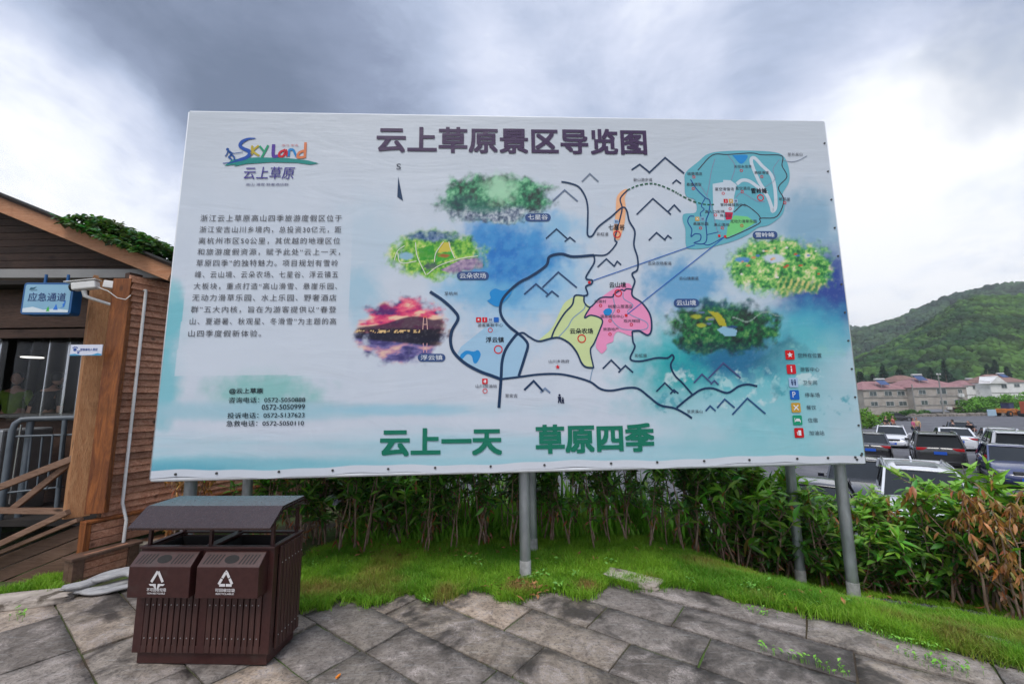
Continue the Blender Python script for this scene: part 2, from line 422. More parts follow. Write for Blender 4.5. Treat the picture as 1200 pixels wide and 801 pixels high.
for k in range(9):                                     # loose brush splashes
    over(blob(780 + 24 * k + 9 * math.sin(k * 5), 455 + 17 * math.cos(k * 2.3), 15, 10, .5, 1.0, 6, 60 + k) * sstep(.46, .6, nzB), (212, 230, 234) if k % 2 else (70, 160, 176), .75)
cr_ = lambda pts: [(180 + x / 4.712, 400 + y / 4.712) for x, y in pts]
# text panel
pl = in_poly(X, Y, [(232, 236), (414, 236), (406, 439), (204, 440)])
over(pl.astype(float) * sstep(236, 330, Y), (214, 222, 233), .78)
# --- four scenic pictures and one bird's-eye drawing
def pic(cx, cy, rx, ry, seed, edge=.16): return blob(cx, cy, rx, ry, edge, .34, 10, seed)
f1 = fbm(X / 7, Y / 7, 41, 5); f2 = fbm(X / 3, Y / 3, 42, 4); f3 = fbm(X / 14, Y / 5, 43, 5)
def rampc(v, stops):
    xs = [s[0] for s in stops]; cs = np.array([pc(s[1]) for s in stops])
    return np.stack([np.interp(v, xs, cs[:, i]) for i in range(3)], -1)
m = pic(582, 232, 66, 28, 44)                          # bamboo valley with a stream
c = rampc(f1 * .6 + f2 * .4, [(.28, (14, 56, 54)), (.43, (34, 104, 80)), (.55, (70, 150, 106)), (.7, (140, 208, 158))])
over(m, c, .96)
over(blob(585, 222, 16, 16, .6, .6, 6, 45), (178, 226, 190), .9)
over(m * (blob(540, 243, 28, 14, .5, .5, 8, 57)), (40, 86, 96), .6)
st = m * sstep(238, 246, Y + (f1 - .5) * 12 - np.abs(X - 590) * .08)
over(st, rampc(f2, [(.25, (74, 84, 110)), (.5, (140, 150, 172)), (.75, (214, 218, 228))]), .92)
over(m * sstep(256, 246, Y) * blob(568, 246, 20, 5, .5, .6, 5, 46), (66, 130, 110), .7)
m = pic(513, 298, 54, 27, 47)                          # farm from the air
c = rampc(f1 * .5 + f2 * .5, [(.3, (40, 110, 50)), (.44, (96, 172, 56)), (.56, (150, 206, 76)), (.7, (226, 230, 140))])
over(m, c, .96)
over(m * blob(508, 276, 34, 6, .5, .6, 6, 48), rampc(f2, [(.3, (52, 80, 140)), (.7, (130, 150, 196))]), .9)
over(m * in_poly(X, Y, [(513, 296), (517, 284), (527, 284), (529, 294)]), (220, 200, 90), .95)
over(m * in_poly(X, Y, [(490, 291), (508, 287), (511, 304), (492, 305)]), (56, 158, 60), .85)
over(m * in_poly(X, Y, [(510, 298), (529, 295), (533, 302), (512, 307)]), (74, 176, 70), .9)
over(m * blob(520, 299.5, 7, 2.2, .4, .5, 3, 49), (190, 80, 64), .8)
over(m * blob(476, 300, 9, 4.2, .25, .2, 5, 50), (150, 192, 216), .95)
over(m * in_poly(X, Y, [(517, 316), (540, 304), (566, 301), (566, 322), (530, 322)]), rampc(f2, [(.3, (150, 118, 166)), (.7, (196, 164, 200))]), .9)
over(m * blob(505, 312, 8, 4, .4, .8, 3, 51), (84, 86, 108), .8)
m = pic(471, 388, 51, 36, 52)                          # red sunset over a lake
f4 = fbm(X / 16, Y / 6, 54, 5)
sk = rampc(f4 + (Y - 355) * .004, [(.3, (84, 46, 120)), (.44, (222, 56, 116)), (.56, (248, 104, 132)), (.7, (252, 206, 176))])
lk = rampc(f4 + (Y - 415) * .003, [(.3, (70, 64, 120)), (.48, (118, 110, 168)), (.62, (206, 150, 170)), (.75, (236, 196, 180))])
hz = 379 - 7 * np.sin((X - 445) / 26) - 4 * np.sin((X - 400) / 11) * .4 - sstep(505, 522, X) * 6
lb = 402 + (X - 470) * .10
over(m * (Y < 390), sk, .97); over(m * (Y >= 390), lk, .97)
over(m * sstep(hz - 1, hz + 1, Y) * sstep(lb - 8, lb - 12, Y), (84, 62, 84), .95)
over(m * sstep(383, 387, Y + (f2 - .5) * 4) * sstep(lb + 1, lb - 2, Y), (38, 42, 62), .95)
over(m * (np.abs(Y - 388.5 + (f2 - .5) * 4) < 1.5) * (f2 > .54) * (X < 492), (250, 210, 150), .95)
over(m * blob(450, 362, 12, 7, .5, .6, 6, 55), (110, 50, 110), .7)
m = pic(915, 312, 62, 33, 56)                          # bird's-eye drawing of a mountain top
c = rampc(f1 * .55 + f2 * .45, [(.3, (36, 104, 64)), (.43, (84, 166, 84)), (.54, (150, 210, 108)), (.63, (220, 226, 160)), (.75, (244, 238, 214))])
over(m, c, .97)
over(m * sstep(322, 330, Y + (X - 930) * -.18) * sstep(900, 930, X), rampc(np.sin(X * .9 + Y * .35) * .25 + f2, [(.2, (46, 110, 84)), (.5, (112, 168, 96)), (.8, (222, 206, 132))]), .85)
over(m * blob(907, 303, 13, 5, .3, .4, 5, 58), (206, 218, 236), .95)
over(m * blob(870, 304, 9, 3, .3, .3, 5, 59), (104, 156, 214), .95)
for k in range(26):
    a, b = rng.uniform(868, 960), rng.uniform(288, 328)
    over(m * blob(a, b, rng.uniform(1.2, 3), rng.uniform(.9, 1.6), .3, .2, 4, 70 + k), rng.choice([(226, 150, 110), (240, 236, 230), (208, 90, 70), (90, 130, 200), (236, 200, 140)]), .9)
m = pic(847, 384, 62, 31, 61)                          # green mountain with terraces
c = rampc(f1 * .6 + f2 * .4, [(.3, (8, 46, 48)), (.45, (22, 84, 60)), (.57, (48, 120, 70)), (.72, (120, 172, 96))])
over(m, c, .97)
over(m * sstep(366, 354, Y + (f1 - .5) * 6), (58, 96, 124), .75)
over(m * sstep(392, 412, Y + (f1 - .5) * 10), (30, 74, 92), .6)
over(m * in_poly(X, Y, [(829, 364), (842, 366), (849, 374), (852, 383), (843, 381), (838, 372)]), (196, 186, 66), .9)
for (a, b, r) in ((816, 371, 6), (822, 381, 5), (832, 373, 5)): over(m * blob(a, b, r, r * .45, .3, .4, 4, 77), (178, 186, 74), .9)
over(m * in_poly(X, Y, [(840, 386), (848, 382), (858, 384), (864, 387), (862, 394), (850, 394)]), (150, 196, 220), .95)
over(m * blob(858, 383, 6, 1.6, .3, .3, 4, 78), (64, 84, 140), .9)
for (a, b) in ((815, 364), (822, 366), (833, 374), (831, 379)): over(m * blob(a, b, 3.5, 1.3, .3, .3, 4, 79), (110, 126, 170), .85)
over(m * (np.abs((Y - 372) - (X - 880) * -.18 - 4 * np.sin(X / 6)) < .8) * (X > 858), (150, 172, 160), .8)
over(sstep(.62, .75, fbm(X / 2.2, Y / 2.2, 90, 3)) * 1.0, (200, 206, 214), .06)
# white hem along the lower edge
hem = (vv < .020).astype(float); over(hem, (222, 224, 232), .92)
verts = np.stack([PU, np.zeros_like(PU), PV], -1).reshape(-1, 3)
ii = np.arange(NU * NV).reshape(NV, NU)
faces = np.stack([ii[:-1, :-1], ii[:-1, 1:], ii[1:, 1:], ii[1:, :-1]], -1).reshape(-1, 4)
sheet = link('printed_sheet', np_mesh('printed_sheet', verts, faces, img.reshape(-1, 3), True), M_banner, board)
# white back and turned edges of the vinyl
M_hem = mat('vinyl_back', (.70, .72, .75), (.62, .64, .68), 3, .5, bump=.01)
M_steel = mat('galvanised_steel', (.40, .42, .43), (.27, .29, .30), 9, .42, .6, bump=.0008, bscale=60, metal=.75, dirt=(.16, .16, .15), dscale=3, dlo=.56, dhi=.75, stretch=(1, 1, .35))
b_ = MB(); mid = (TL + TR + BR + BL) / 4
qs = [TL, TR, BR, BL]
back = [(q[0], .012, q[1]) for q in qs]; front = [(q[0], .001, q[1]) for q in qs]
b_.add(back + front, [(0, 1, 2, 3)] + [(i, (i + 1) % 4, 4 + (i + 1) % 4, 4 + i) for i in range(4)])
for p, q in ((TL, TR), (BL, BR), (TL, BL), (TR, BR)):          # rolled edge round the frame
    p3 = Vector((p[0], .022, p[1])); q3 = Vector((q[0], .022, q[1]))
    b_.tube([p3, q3], .021, 8)
b_.build('edge_wrap', M_hem, board, 'all')

OFF = {'region': .003, 'line': .0045, 'label': .006, 'icon': .0055, 'sym': .007}
def ribbon(mb, uv, wd, off, closed=False):
    P = [np.array(p) for p in uv]; n = len(P); b = len(mb.v)
    for i in range(n):
        a = P[i] - P[i - 1] if (i > 0 or closed) else P[1] - P[0]
        c = P[(i + 1) % n] - P[i] if (i < n - 1 or closed) else P[-1] - P[-2]
        a = a / (np.linalg.norm(a) + 1e-9); c = c / (np.linalg.norm(c) + 1e-9); t = a + c; t = t / (np.linalg.norm(t) + 1e-9)
        nn = np.array([-t[1], t[0]]); k = 1 / max(.5, float(np.dot(nn, [-c[1], c[0]])))
        for s in (-1, 1):
            q = P[i] + nn * s * wd[i] * k / 2 if hasattr(wd, '__len__') else P[i] + nn * s * wd * k / 2
            mb.v.append((q[0], -off, q[1]))
    for i in range(n if closed else n - 1):
        j = (i + 1) % n
        mb.f.append([b + 2 * i, b + 2 * j, b + 2 * j + 1, b + 2 * i + 1]); mb.mi.append(mb.m)
PXM = .0083                                             # metres of board per photo pixel, about
def cr(o, s, pts): return [(o[0] + x / s, o[1] + y / s) for x, y in pts]
K = 4.712
O3, O5, O6, O7, O8, OD1, OD2, OL, OP = (430, 130), (400, 270), (540, 200), (540, 330), (740, 150), (740, 290), (780, 390), (200, 120), (180, 400)
def line(name, pts, w, c, parent=board, smooth=True, off=OFF['line'], n=5, closed=False):
    mb = MB(); uv = [bp(*p) for p in pts]
    if smooth: uv = smooth_path(uv, n)
    ribbon(mb, uv, w * PXM, off, closed)
    return mb.build(name, pm(c), parent, fixn=False)
_nf = [0]
def fillp(name, pts, c, parent=board, smooth=True, off=OFF['region'], n=4, alpha=1.0):
    _nf[0] += 1; off = off + .00012 * (_nf[0] % 7)
    uv = [bp(*p) for p in pts]
    if smooth: uv = smooth_path(uv + [uv[0]], n)[:-1]
    vo, _e, fo = geo.delaunay_2d_cdt([Vector(p) for p in uv], [], [list(range(len(uv)))], 1, 1e-6)[:3]
    me = bpy.data.meshes.new(name); me.from_pydata([(p.x, -off, p.y) for p in vo], [], [list(f) for f in fo])
    return link(name, me, pm(c, 1.0, alpha), parent)
def text(name, s, x0, y0, x1, y1, h, c, parent=board, bold=0.0, spacing=1.0, off=OFF['label'], slant=0.0, label=None):
    """s between two photo pixels of its lower edge, h pixels tall"""
    V, Fs = text_mesh(s, spacing, bold); L = np.array(bp(x0, y0)); R = np.array(bp(x1, y1)); d = R - L
    hm = bp((x0 + x1) / 2, (y0 + y1) / 2 - h)[1] - bp((x0 + x1) / 2, (y0 + y1) / 2)[1]
    P = L + np.outer((V[:, 0] + V[:, 1] * slant) / V[:, 0].max(), d); P[:, 1] += V[:, 1] * hm
    me = bpy.data.meshes.new(name); me.from_pydata([(a, -off - .00006 * k, b) for (a, b), k in zip(P, V[:, 2])], [], Fs)
    o = link(name, me, pm(c), parent)
    if label: o['label'] = label
    return o
def ctext(name, s, o, x0, y, x1, h, c, y1=None, **k):
    (a, b), (d, e) = cr(o, K, [(x0, y), (x1, y if y1 is None else y1)]); return text(name, s, a, b, d, e, h / K, c, **k)

# --- map regions and water
fillp('map_region', cr(O7, K, [(640,78),(680,85),(685,115),(715,140),(690,180),(690,200),(720,188),(780,210),(765,270),(735,340),(715,380),(733,475),(685,470),(665,445),(640,390),(600,340),(545,310),(500,312),(430,325),(500,260),(540,180),(570,120),(610,90)]), (214, 228, 168))
fillp('map_region', cr(O7, K, [(715,140),(770,90),(850,35),(910,8),(940,20),(945,60),(960,95),(1000,115),(1045,185),(1052,265),(1030,295),(985,272),(945,275),(940,300),(870,275),(845,300),(840,330),(805,345),(805,370),(780,395),(760,380),(745,350),(765,270),(780,210),(720,188),(690,200),(690,180)]), (246, 158, 200))
fillp('map_region', cr(O6, K, [(925,103),(900,105),(870,130),(858,160),(855,230),(850,280),(840,340),(850,375),(875,380),(890,340),(905,280),(910,200),(905,150)]), (248, 188, 146))
fillp('map_region', cr(O7, K, [(235,225),(150,240),(0,360),(-22,405),(10,440),(100,490),(220,537),(320,525),(355,410),(370,350),(330,300),(290,285)]), (170, 206, 232), smooth=False)
fillp('map_region', cr(O8, K, [(370,185),(420,145),(500,130),(650,126),(790,135),(845,165),(870,235),(868,300),(830,370),(845,420),(830,480),(760,535),(700,550),(640,590),(560,625),(470,650),(400,665),(330,668),(300,650),(297,560),(282,510),(290,475),(355,465),(350,400),(300,375),(293,300),(300,245)]), (112, 184, 200))
for pts, c in (([(447,310),(505,300),(505,288),(545,290),(580,315),(565,380),(565,450),(555,465),(510,465),(512,510),(460,505),(450,440)], (206, 218, 230)), ([(515,465),(560,467),(552,505),(520,508)], (208, 52, 84)), ([(565,483),(640,490),(685,522),(600,575),(520,607),(530,545)], (128, 214, 138))):
    fillp('map_area', cr(O8, K, pts), c, smooth=False, off=.0037)
for o_, pts in ((O7, [(145,105),(165,90),(160,60),(190,38),(230,50),(280,38),(275,70),(240,110),(205,137),(170,125)]), (O7, [(0,400),(30,380),(70,385),(95,377),(110,400),(100,430),(85,450),(70,445),(60,410),(35,400),(10,425),(-5,420)]), (O7, [(785,165),(800,150),(825,148),(835,165),(820,185),(795,185)]), (O8, [(555,152),(640,152),(605,200)])):
    fillp('map_lake', cr(o_, K, pts), (58, 150, 218), off=.0037)
# --- roads and paths
RD = (50, 72, 102)
for o_, pts, w in ((O5, [(490,338),(560,385),(620,440),(645,485),(612,550),(603,610),(620,670),(680,730),(760,775),(830,801),(880,820)], 3.4),
                   (O7, [(210,695),(222,537),(228,440),(250,370),(300,300),(318,287)], 3.2), (O7, [(318,287),(260,240),(225,190),(218,140),(235,90),(280,40),(330,0),(385,-28),(470,-88),(490,-138),(555,-153),(620,-138),(735,-146)], 3.0),
                   (O7, [(318,287),(350,315),(370,350),(355,410),(320,520)], 3.0), (O7, [(318,287),(345,282),(380,305),(430,328),(500,312),(545,310),(600,340),(640,390),(665,445),(690,470),(733,475)], 2.0),
                   (O7, [(222,537),(320,525),(420,512),(520,508),(600,518),(710,550),(770,590),(830,600),(920,585),(980,590),(1040,635),(1100,680),(1178,697),(1240,728),(1275,752)], 2.2),
                   (OD2, [(60,412),(110,370),(150,340),(200,310),(260,305),(340,330),(400,295),(450,283),(505,293)], 2.2), (O7, [(945,275),(950,330),(960,360),(935,425),(990,438),(1080,420),(1140,420),(1165,403),(1175,420),(1158,460),(1180,515),(1225,560),(1280,625)], 1.9),
                   (O6, [(735,467),(735,510),(690,590),(725,605),(720,625),(690,640),(700,680),(680,690),(630,690),(615,740),(570,790),(520,872),(500,922)], 1.9), (O7, [(680,80),(682,115),(715,140),(770,90),(835,85),(845,70),(885,45),(900,50),(915,40),(945,42)], 1.7),
                   (O7, [(715,140),(690,180),(685,200),(720,185),(780,210),(765,270),(735,340),(715,380),(733,475)], 1.7), (O6, [(735,467),(805,462),(860,400),(850,375),(880,260),(890,205),(880,155),(920,108)], 1.7),
                   (O6, [(555,62),(600,70),(650,90),(685,140),(700,200),(700,290),(700,355),(725,360),(760,310),(830,255),(890,205),(915,220),(930,280),(960,335),(955,410),(975,480),(975,545),(945,570),(960,610),(945,660),(950,695),(1000,730),(1045,797),(1052,877),(1030,907),(985,884),(945,887)], 2.0)):
    line('map_road', cr(o_, K, pts), w, RD, off=.0045 + .0001 * (len(pts) % 7))
for o_, pts, w, c in ((O7, [(685,115),(680,150),(620,200),(590,250),(540,305)], 1.1, (140,168,196)), (O7, [(728,475),(712,550)], .9, (140,168,196)), (O7, [(840,85),(850,150),(830,200),(870,250),(920,265),(1020,262),(1025,225),(950,190),(920,165),(950,130),(900,95),(895,60)], 1.1, (150,160,196)),
                      (O8, [(460,170),(440,240),(425,330),(415,370)], .9, (140,146,176)), (O8, [(530,150),(570,210),(550,290)], .9, (140,146,176)), (O8, [(815,175),(780,230),(790,285),(735,330)], .8, (140,146,176)), (O8, [(575,385),(610,360),(690,405),(735,408)], .9, (140,146,176)), (O8, [(365,300),(400,350),(440,430),(470,560),(495,580)], .8, (140,146,176)),
                      (O8, [(365,235),(445,152),(530,148),(660,140),(720,150),(828,155),(830,210),(857,270),(810,330),(840,400),(800,490),(710,500),(700,530),(540,605),(520,600)], 1.2, (74,64,76)), (O8, [(565,465),(620,425),(690,470),(712,500)], 1.2, (74,64,76)), (O8, [(825,180),(880,187),(920,180),(968,155)], .8, (140,150,170)),
                      (O8, [(325,285),(360,340),(405,385),(432,405),(425,470),(410,520),(415,610),(395,640),(345,635),(378,620),(380,590),(350,585),(328,600),(332,560),(310,520),(320,490),(345,488)], 1.3, (44,86,152)), (O8, [(405,390),(385,430),(400,450),(380,470),(382,490)], 1.1, (44,86,152)), (O8, [(415,590),(480,575)], 1.0, (44,86,152)), (O8, [(395,640),(430,645),(515,600)], 1.1, (44,86,152)),
                      (O8, [(580,310),(610,290),(650,295),(700,330),(745,370),(770,430),(778,460),(795,430),(790,330),(770,260),(720,210),(680,168),(660,175),(668,215),(705,300),(745,360)], 4.2, (212,222,233))):
    line('map_path', cr(o_, K, pts), w, c, off=.0042)
ds = smooth_path([bp(*q) for q in cr(O6, K, [(920,108),(980,82),(1050,72),(1110,85),(1178,115),(1212,135),(1282,170),(1352,188),(1412,187)])], 8)
mb = MB()
for i in range(0, len(ds) - 3, 3): ribbon(mb, ds[i:i + 3], 1.7 * PXM, OFF['line'])
mb.build('walking_trail', pm((52, 102, 78)), board, fixn=False)
for p, q in (((693.9, 329), (814.3, 287)), ((733.5, 369.3), (849.3, 277.5))): line('cable_car_line', [p, q], 1.0, (58, 108, 190), smooth=False, off=.005)
# --- hill symbols
for o_, ch, w, c in ((O6, [[(668,62),(712,18),(760,62)]], 1.7, (128,140,160)), (O6, [[(508,168),(573,108),(645,170)]], 1.8, (118,132,158)), (O6, [[(470,375),(528,322),(590,378)],[(573,392),(602,368),(633,393)]], 1.5, RD), (O6, [[(350,682),(415,625),(480,680)],[(450,645),(538,560),(640,645)],[(470,695),(503,665),(540,695)]], 1.7, (66,88,126)),
                     (O6, [[(755,532),(803,487),(850,530)],[(845,530),(863,500),(885,520)]], 1.6, RD), (O6, [[(970,243),(1060,155),(1160,243)],[(1145,225),(1178,190),(1213,228)]], 1.7, RD), (O6, [[(1037,385),(1080,342),(1130,385)],[(1125,380),(1143,358),(1163,375)]], 1.6, RD), (O8, [[(0,232),(45,202),(98,245)],[(95,250),(185,165),(290,252)]], 1.9, RD), (O8, [[(225,308),(247,288),(273,308)]], 1.6, RD),
                     (O7, [[(350,597),(402,547),(455,605)]], 2.2, RD), (O7, [[(440,610),(465,588),(493,612)]], 2.0, (130,150,180)), (O7, [[(783,480),(830,432),(885,488)],[(870,500),(908,462),(950,500)]], 1.7, RD), (OD2, [[(155,275),(200,227),(250,275)],[(235,250),(318,165),(413,248)],[(248,283),(268,262),(290,285)]], 1.7, (84,96,140)), (OD2, [[(-52,322),(-5,275),(52,330)],[(25,335),(45,313),(70,333)]], 1.6, RD),
                     (OD2, [[(220,430),(245,402),(275,430)],[(283,413),(325,365),(380,412)],[(367,450),(450,360),(550,445)]], 1.8, (66,98,140))):
    mb = MB()
    for k, q in enumerate(ch): ribbon(mb, [bp(*p) for p in cr(o_, K, q)], w * PXM, OFF['line'] + .0003 * k)
    mb.build('mountain_symbol', pm(c), board, fixn=False)
# --- title, slogan, body text
text('title_lettering', '云上草原景区导览图', 441, 178.6, 758.5, 181.8, 30, (80, 64, 94), bold=.025)
text('slogan_lettering', '云上一天', 445, 534.5, 588.5, 532.6, 32.5, (18, 128, 106), bold=.034)
text('slogan_lettering', '草原四季', 628, 531.6, 767.5, 528.6, 34, (18, 128, 106), bold=.034)
BT = [(165,93,945,'浙江云上草原高山四季旅游度假区位于'),(160,156,942,'浙江安吉山川乡境内，总投资30亿元，距'),(155,218,936,'离杭州市区50公里，其优越的地理区位'),(148,279,936,'和旅游度假资源，赋予此处“云上一天，'),(142,340,925,'草原四季”的独特魅力。项目规划有雪岭'),(135,403,925,'峰、云山境、云朵农场、七星谷、浮云镇五'),(128,468,920,'大板块，重点打造“高山滑雪、悬崖乐园、'),(120,531,915,'无动力滑草乐园、水上乐园、野奢酒店'),(112,596,914,'群”五大内核，旨在为游客提供以“春登'),(106,661,914,'山、夏避暑、秋观星、冬滑雪”为主题的高'),(98,728,500,'山四季度假新体验。')]
for x0, y, x1, s in BT:
    ctext('body_text_line', s, (200, 240), x0, y, x1, 37, (92, 92, 98), spacing=1.2)
ctext('contact_line', '@云上草原', OP, 418, 290, 605, 34, (50, 56, 64), bold=.018)
ctext('contact_line', '咨询电话：0572-5050888', OP, 415, 339, 838, 32, (54, 62, 70), y1=335, bold=.006)
ctext('contact_line', '0572-5050999', OP, 598, 376, 836, 29, (54, 62, 70), y1=373, bold=.006)
ctext('contact_line', '投诉电话：0572-5137623', OP, 408, 424, 834, 32, (54, 62, 70), y1=419, bold=.006)
ctext('contact_line', '急救电话：0572-5050110', OP, 402, 468, 831, 32, (54, 62, 70), y1=464, bold=.006)
ctext('compass_letter', 'S', O3, 163, 325, 188, 32, (74, 80, 96)); fillp('compass_needle', cr(O3, K, [(173,362),(168,475),(200,498)]), (52, 74, 104), smooth=False)
# --- logo
logo = MB(); _ = [logo.add([], [])]
SB = (50, 92, 176)
uv = smooth_path([bp(*q) for q in cr(OL, K, [(470,200),(430,203),(395,220),(385,242),(405,258),(432,270),(438,288),(415,308),(372,322),(318,340)])], 5)
wd = np.interp(np.linspace(0, 1, len(uv)), [0, .2, .35, .6, .85, 1], [1.0, 4.0, 3.6, 4.6, 4.0, .6]) * PXM
mb = MB(); ribbon(mb, uv, list(wd), .0052); lg = mb.build('logo_stroke', pm(SB), board, fixn=False)
for c, strokes, w in (((196,176,70), [[(448,292),(452,240)],[(488,240),(456,270),(490,296)]], 2.4), ((40,160,120), [[(492,242),(514,270)],[(540,238),(522,272),(503,306)]], 2.4), ((96,72,160), [[(570,233),(568,297),(594,297)]], 3.6), ((208,44,66), [[(636,262),(606,276),(600,298),(622,298),(640,270),(644,300)]], 2.6), ((48,140,206), [[(652,300),(657,264),(678,264),(688,284),(698,302)]], 2.6), ((226,136,96), [[(746,222),(744,262),(741,308)],[(738,268),(710,280),(704,304),(738,304)]], 3.0)):
    mb = MB()
    for k, q in enumerate(strokes): ribbon(mb, smooth_path([bp(*p) for p in cr(OL, K, q)], 3), w * PXM, .0052 + .0003 * k)
    mb.build('logo_letter', pm(c), board, fixn=False)
fillp('logo_stroke', cr(OL, K, [(298,352),(340,318),(400,309),(480,305),(640,308),(760,322),(820,338),(770,345),(700,335),(560,332),(420,341),(350,355),(365,344)]), (32, 146, 140), smooth=False, off=.0046)
mb = MB(); mb.v = []
for q, w in (([(318,268),(338,283),(336,292)], 2.6), ([(336,290),(322,304),(340,318)], 1.8), ([(338,290),(352,302),(354,320)], 1.8), ([(318,272),(312,288),(303,300)], 1.3), ([(325,277),(352,283),(400,276)], .8), ([(290,338),(330,334),(375,322)], 1.0)): ribbon(mb, [bp(*p) for p in cr(OL, K, q)], w * PXM, .0056)
ca = bp(*cr(OL, K, [(316, 261)])[0]); mb.add([(ca[0] + .014 * math.cos(t), -.0056, ca[1] + .016 * math.sin(t)) for t in np.linspace(0, 2 * math.pi, 10, False)], [list(range(10))])
mb.build('logo_skier', pm((40, 92, 160)), board, fixn=False)
ctext('logo_lettering', '云上草原', OL, 400, 425, 678, 68, (82, 74, 150), slant=.12, bold=.006)
ctext('logo_lettering', '高山·滑雪·野奢酒店群', OL, 417, 462, 652, 15, (90, 90, 130))
ctext('logo_lettering', '浙江·安吉', OL, 614, 245, 706, 13, (206, 120, 120))
# --- picture captions on dark lozenges
for s, o_, (a, b, c, d) in (('七星谷', O3, (873,567,1015,610)), ('云朵农场', O5, (638,228,815,273)), ('浮云镇', O5, (422,680,575,723)), ('雪岭峰', O8, (668,570,805,612)), ('云山境', OD1, (232,283,372,328))):
    r = (d - b) / 2; pts = [(a + r + r * math.cos(t), b + r + r * math.sin(t)) for t in np.linspace(math.pi / 2, 1.5 * math.pi, 8)] + [(c - r + r * math.cos(t), b + r + r * math.sin(t)) for t in np.linspace(-math.pi / 2, math.pi / 2, 8)]
    cap = fillp('caption_plate', cr(o_, K, pts), (72, 94, 142), smooth=False, off=.0042)
    ctext('caption_lettering', s, o_, a + 16, d - 8, c - 16, d - b - 15, (222, 228, 238), parent=cap, bold=.012)
# --- place names, markers
DK = (52, 56, 66); RED = (226, 44, 62)
for s, o_, x0, y, x1 in (('七星谷', O6, 815, 328, 905), ('云山境', O6, 820, 645, 912), ('云朵农场', O7, 602, 287, 730), ('浮云镇', O7, 138, 335, 238), ('雪岭峰', O8, 660, 363, 748)): ctext('place_name', s, o_, x0, y, x1, 30, DK, bold=.016)
def ring(o_, x, y, r, w=1.1, name='map_marker'):
    c = bp(*cr(o_, K, [(x, y)])[0]); r = r / K * PXM; mb = MB(); n = 22
    ribbon(mb, [(c[0] + r * math.cos(2 * math.pi * k / n), c[1] + r * math.sin(2 * math.pi * k / n)) for k in range(n)], w * PXM, OFF['icon'], True); mb.build(name, pm(RED), board, fixn=False)
for o_, x, y, r in ((O6,862,352,18),(O6,868,676,18),(O7,667,314,20),(O7,207,374,20),(O8,711,386,17)): ring(o_, x, y, r, 1.2)
for o_, x, y, r in ((O7,163,267,11),(O7,134,602,11),(O7,771,132,7),(O7,869,162,7),(O7,823,215,7),(O7,941,237,7),(O7,823,290,7),(O8,343,272,7),(O8,340,336,7),(O8,505,362,7),(O8,610,353,7),(O8,605,236,7),(O8,718,270,7),(O8,845,414,7),(O8,543,447,7),(O8,463,482,7),(O8,380,553,7),(O8,500,553,7),(O8,608,539,7)): ring(o_, x, y, r, .7)
SM = (84, 84, 96)
for s, o_, x0, y, x1, h in (('游客集散中心',O7,93,249,232,19),('山川乡政府',O7,485,448,598,19),('山川加油站',O7,82,585,200,20),('至安吉',O7,245,638,313,20),('至杭州',O5,570,358,640,20),('彩虹道',O7,960,416,1027,19),('彩虹道',O6,750,360,815,19),('登山游步道',O6,952,60,1057,18),('云朵农场索道',O6,1033,521,1163,19),('云山境索道',OD1,263,179,370,18),('至灵溪山',OD2,117,441,203,18),('至长龙山',OD2 if 0 else O8,862,155,943,17),
                         ('民宿村',O7,738,118,802,18),('树屋山居酒店',O7,813,146,947,19),('温泉娱乐中心',O7,770,200,900,18),('观光梯田',O7,898,225,988,18),('旅游地产',O7,785,271,872,18),('城堡酒店',O8,307,263,390,18),('悬崖酒店',O8,303,322,385,18),('星空滑雪场',O8,460,348,565,18),('星空酒店',O8,573,343,655,18),('天空水世界',O8,565,223,663,17),('高级滑道',O8,678,256,757,17),('听风崖',O8,815,403,875,18),('雪岭峰服务中心',O8,490,434,635,17),('真人CS彩弹',O8,405,471,513,17),('商业区',O8,488,492,552,17),('悬崖乐园',O8,340,538,423,17),('高山湿地',O8,455,543,540,17),('无动力滑草乐园',O8,545,525,690,18)):
    ctext('map_label', s, o_, x0, y, x1, h, SM, bold=.004)
def sq(o_, x, y, h, c, name='map_icon', off=OFF['icon'], parent=board):
    u, v = bp(*cr(o_, K, [(x, y)])[0]); h = h / K * PXM; r = h * .22; pts = []
    for cx_, cz_, a0 in ((1, 1, 0), (-1, 1, 90), (-1, -1, 180), (1, -1, 270)):
        for t in (0, 45, 90): pts.append((u + cx_ * (h - r) + r * math.cos(rad(a0 + t)), v + cz_ * (h - r) + r * math.sin(rad(a0 + t))))
    mb = MB(); mb.add([(a, -off, b) for a, b in pts], [list(range(12))]); return mb.build(name, pm(c), parent, fixn=False), u, v, h
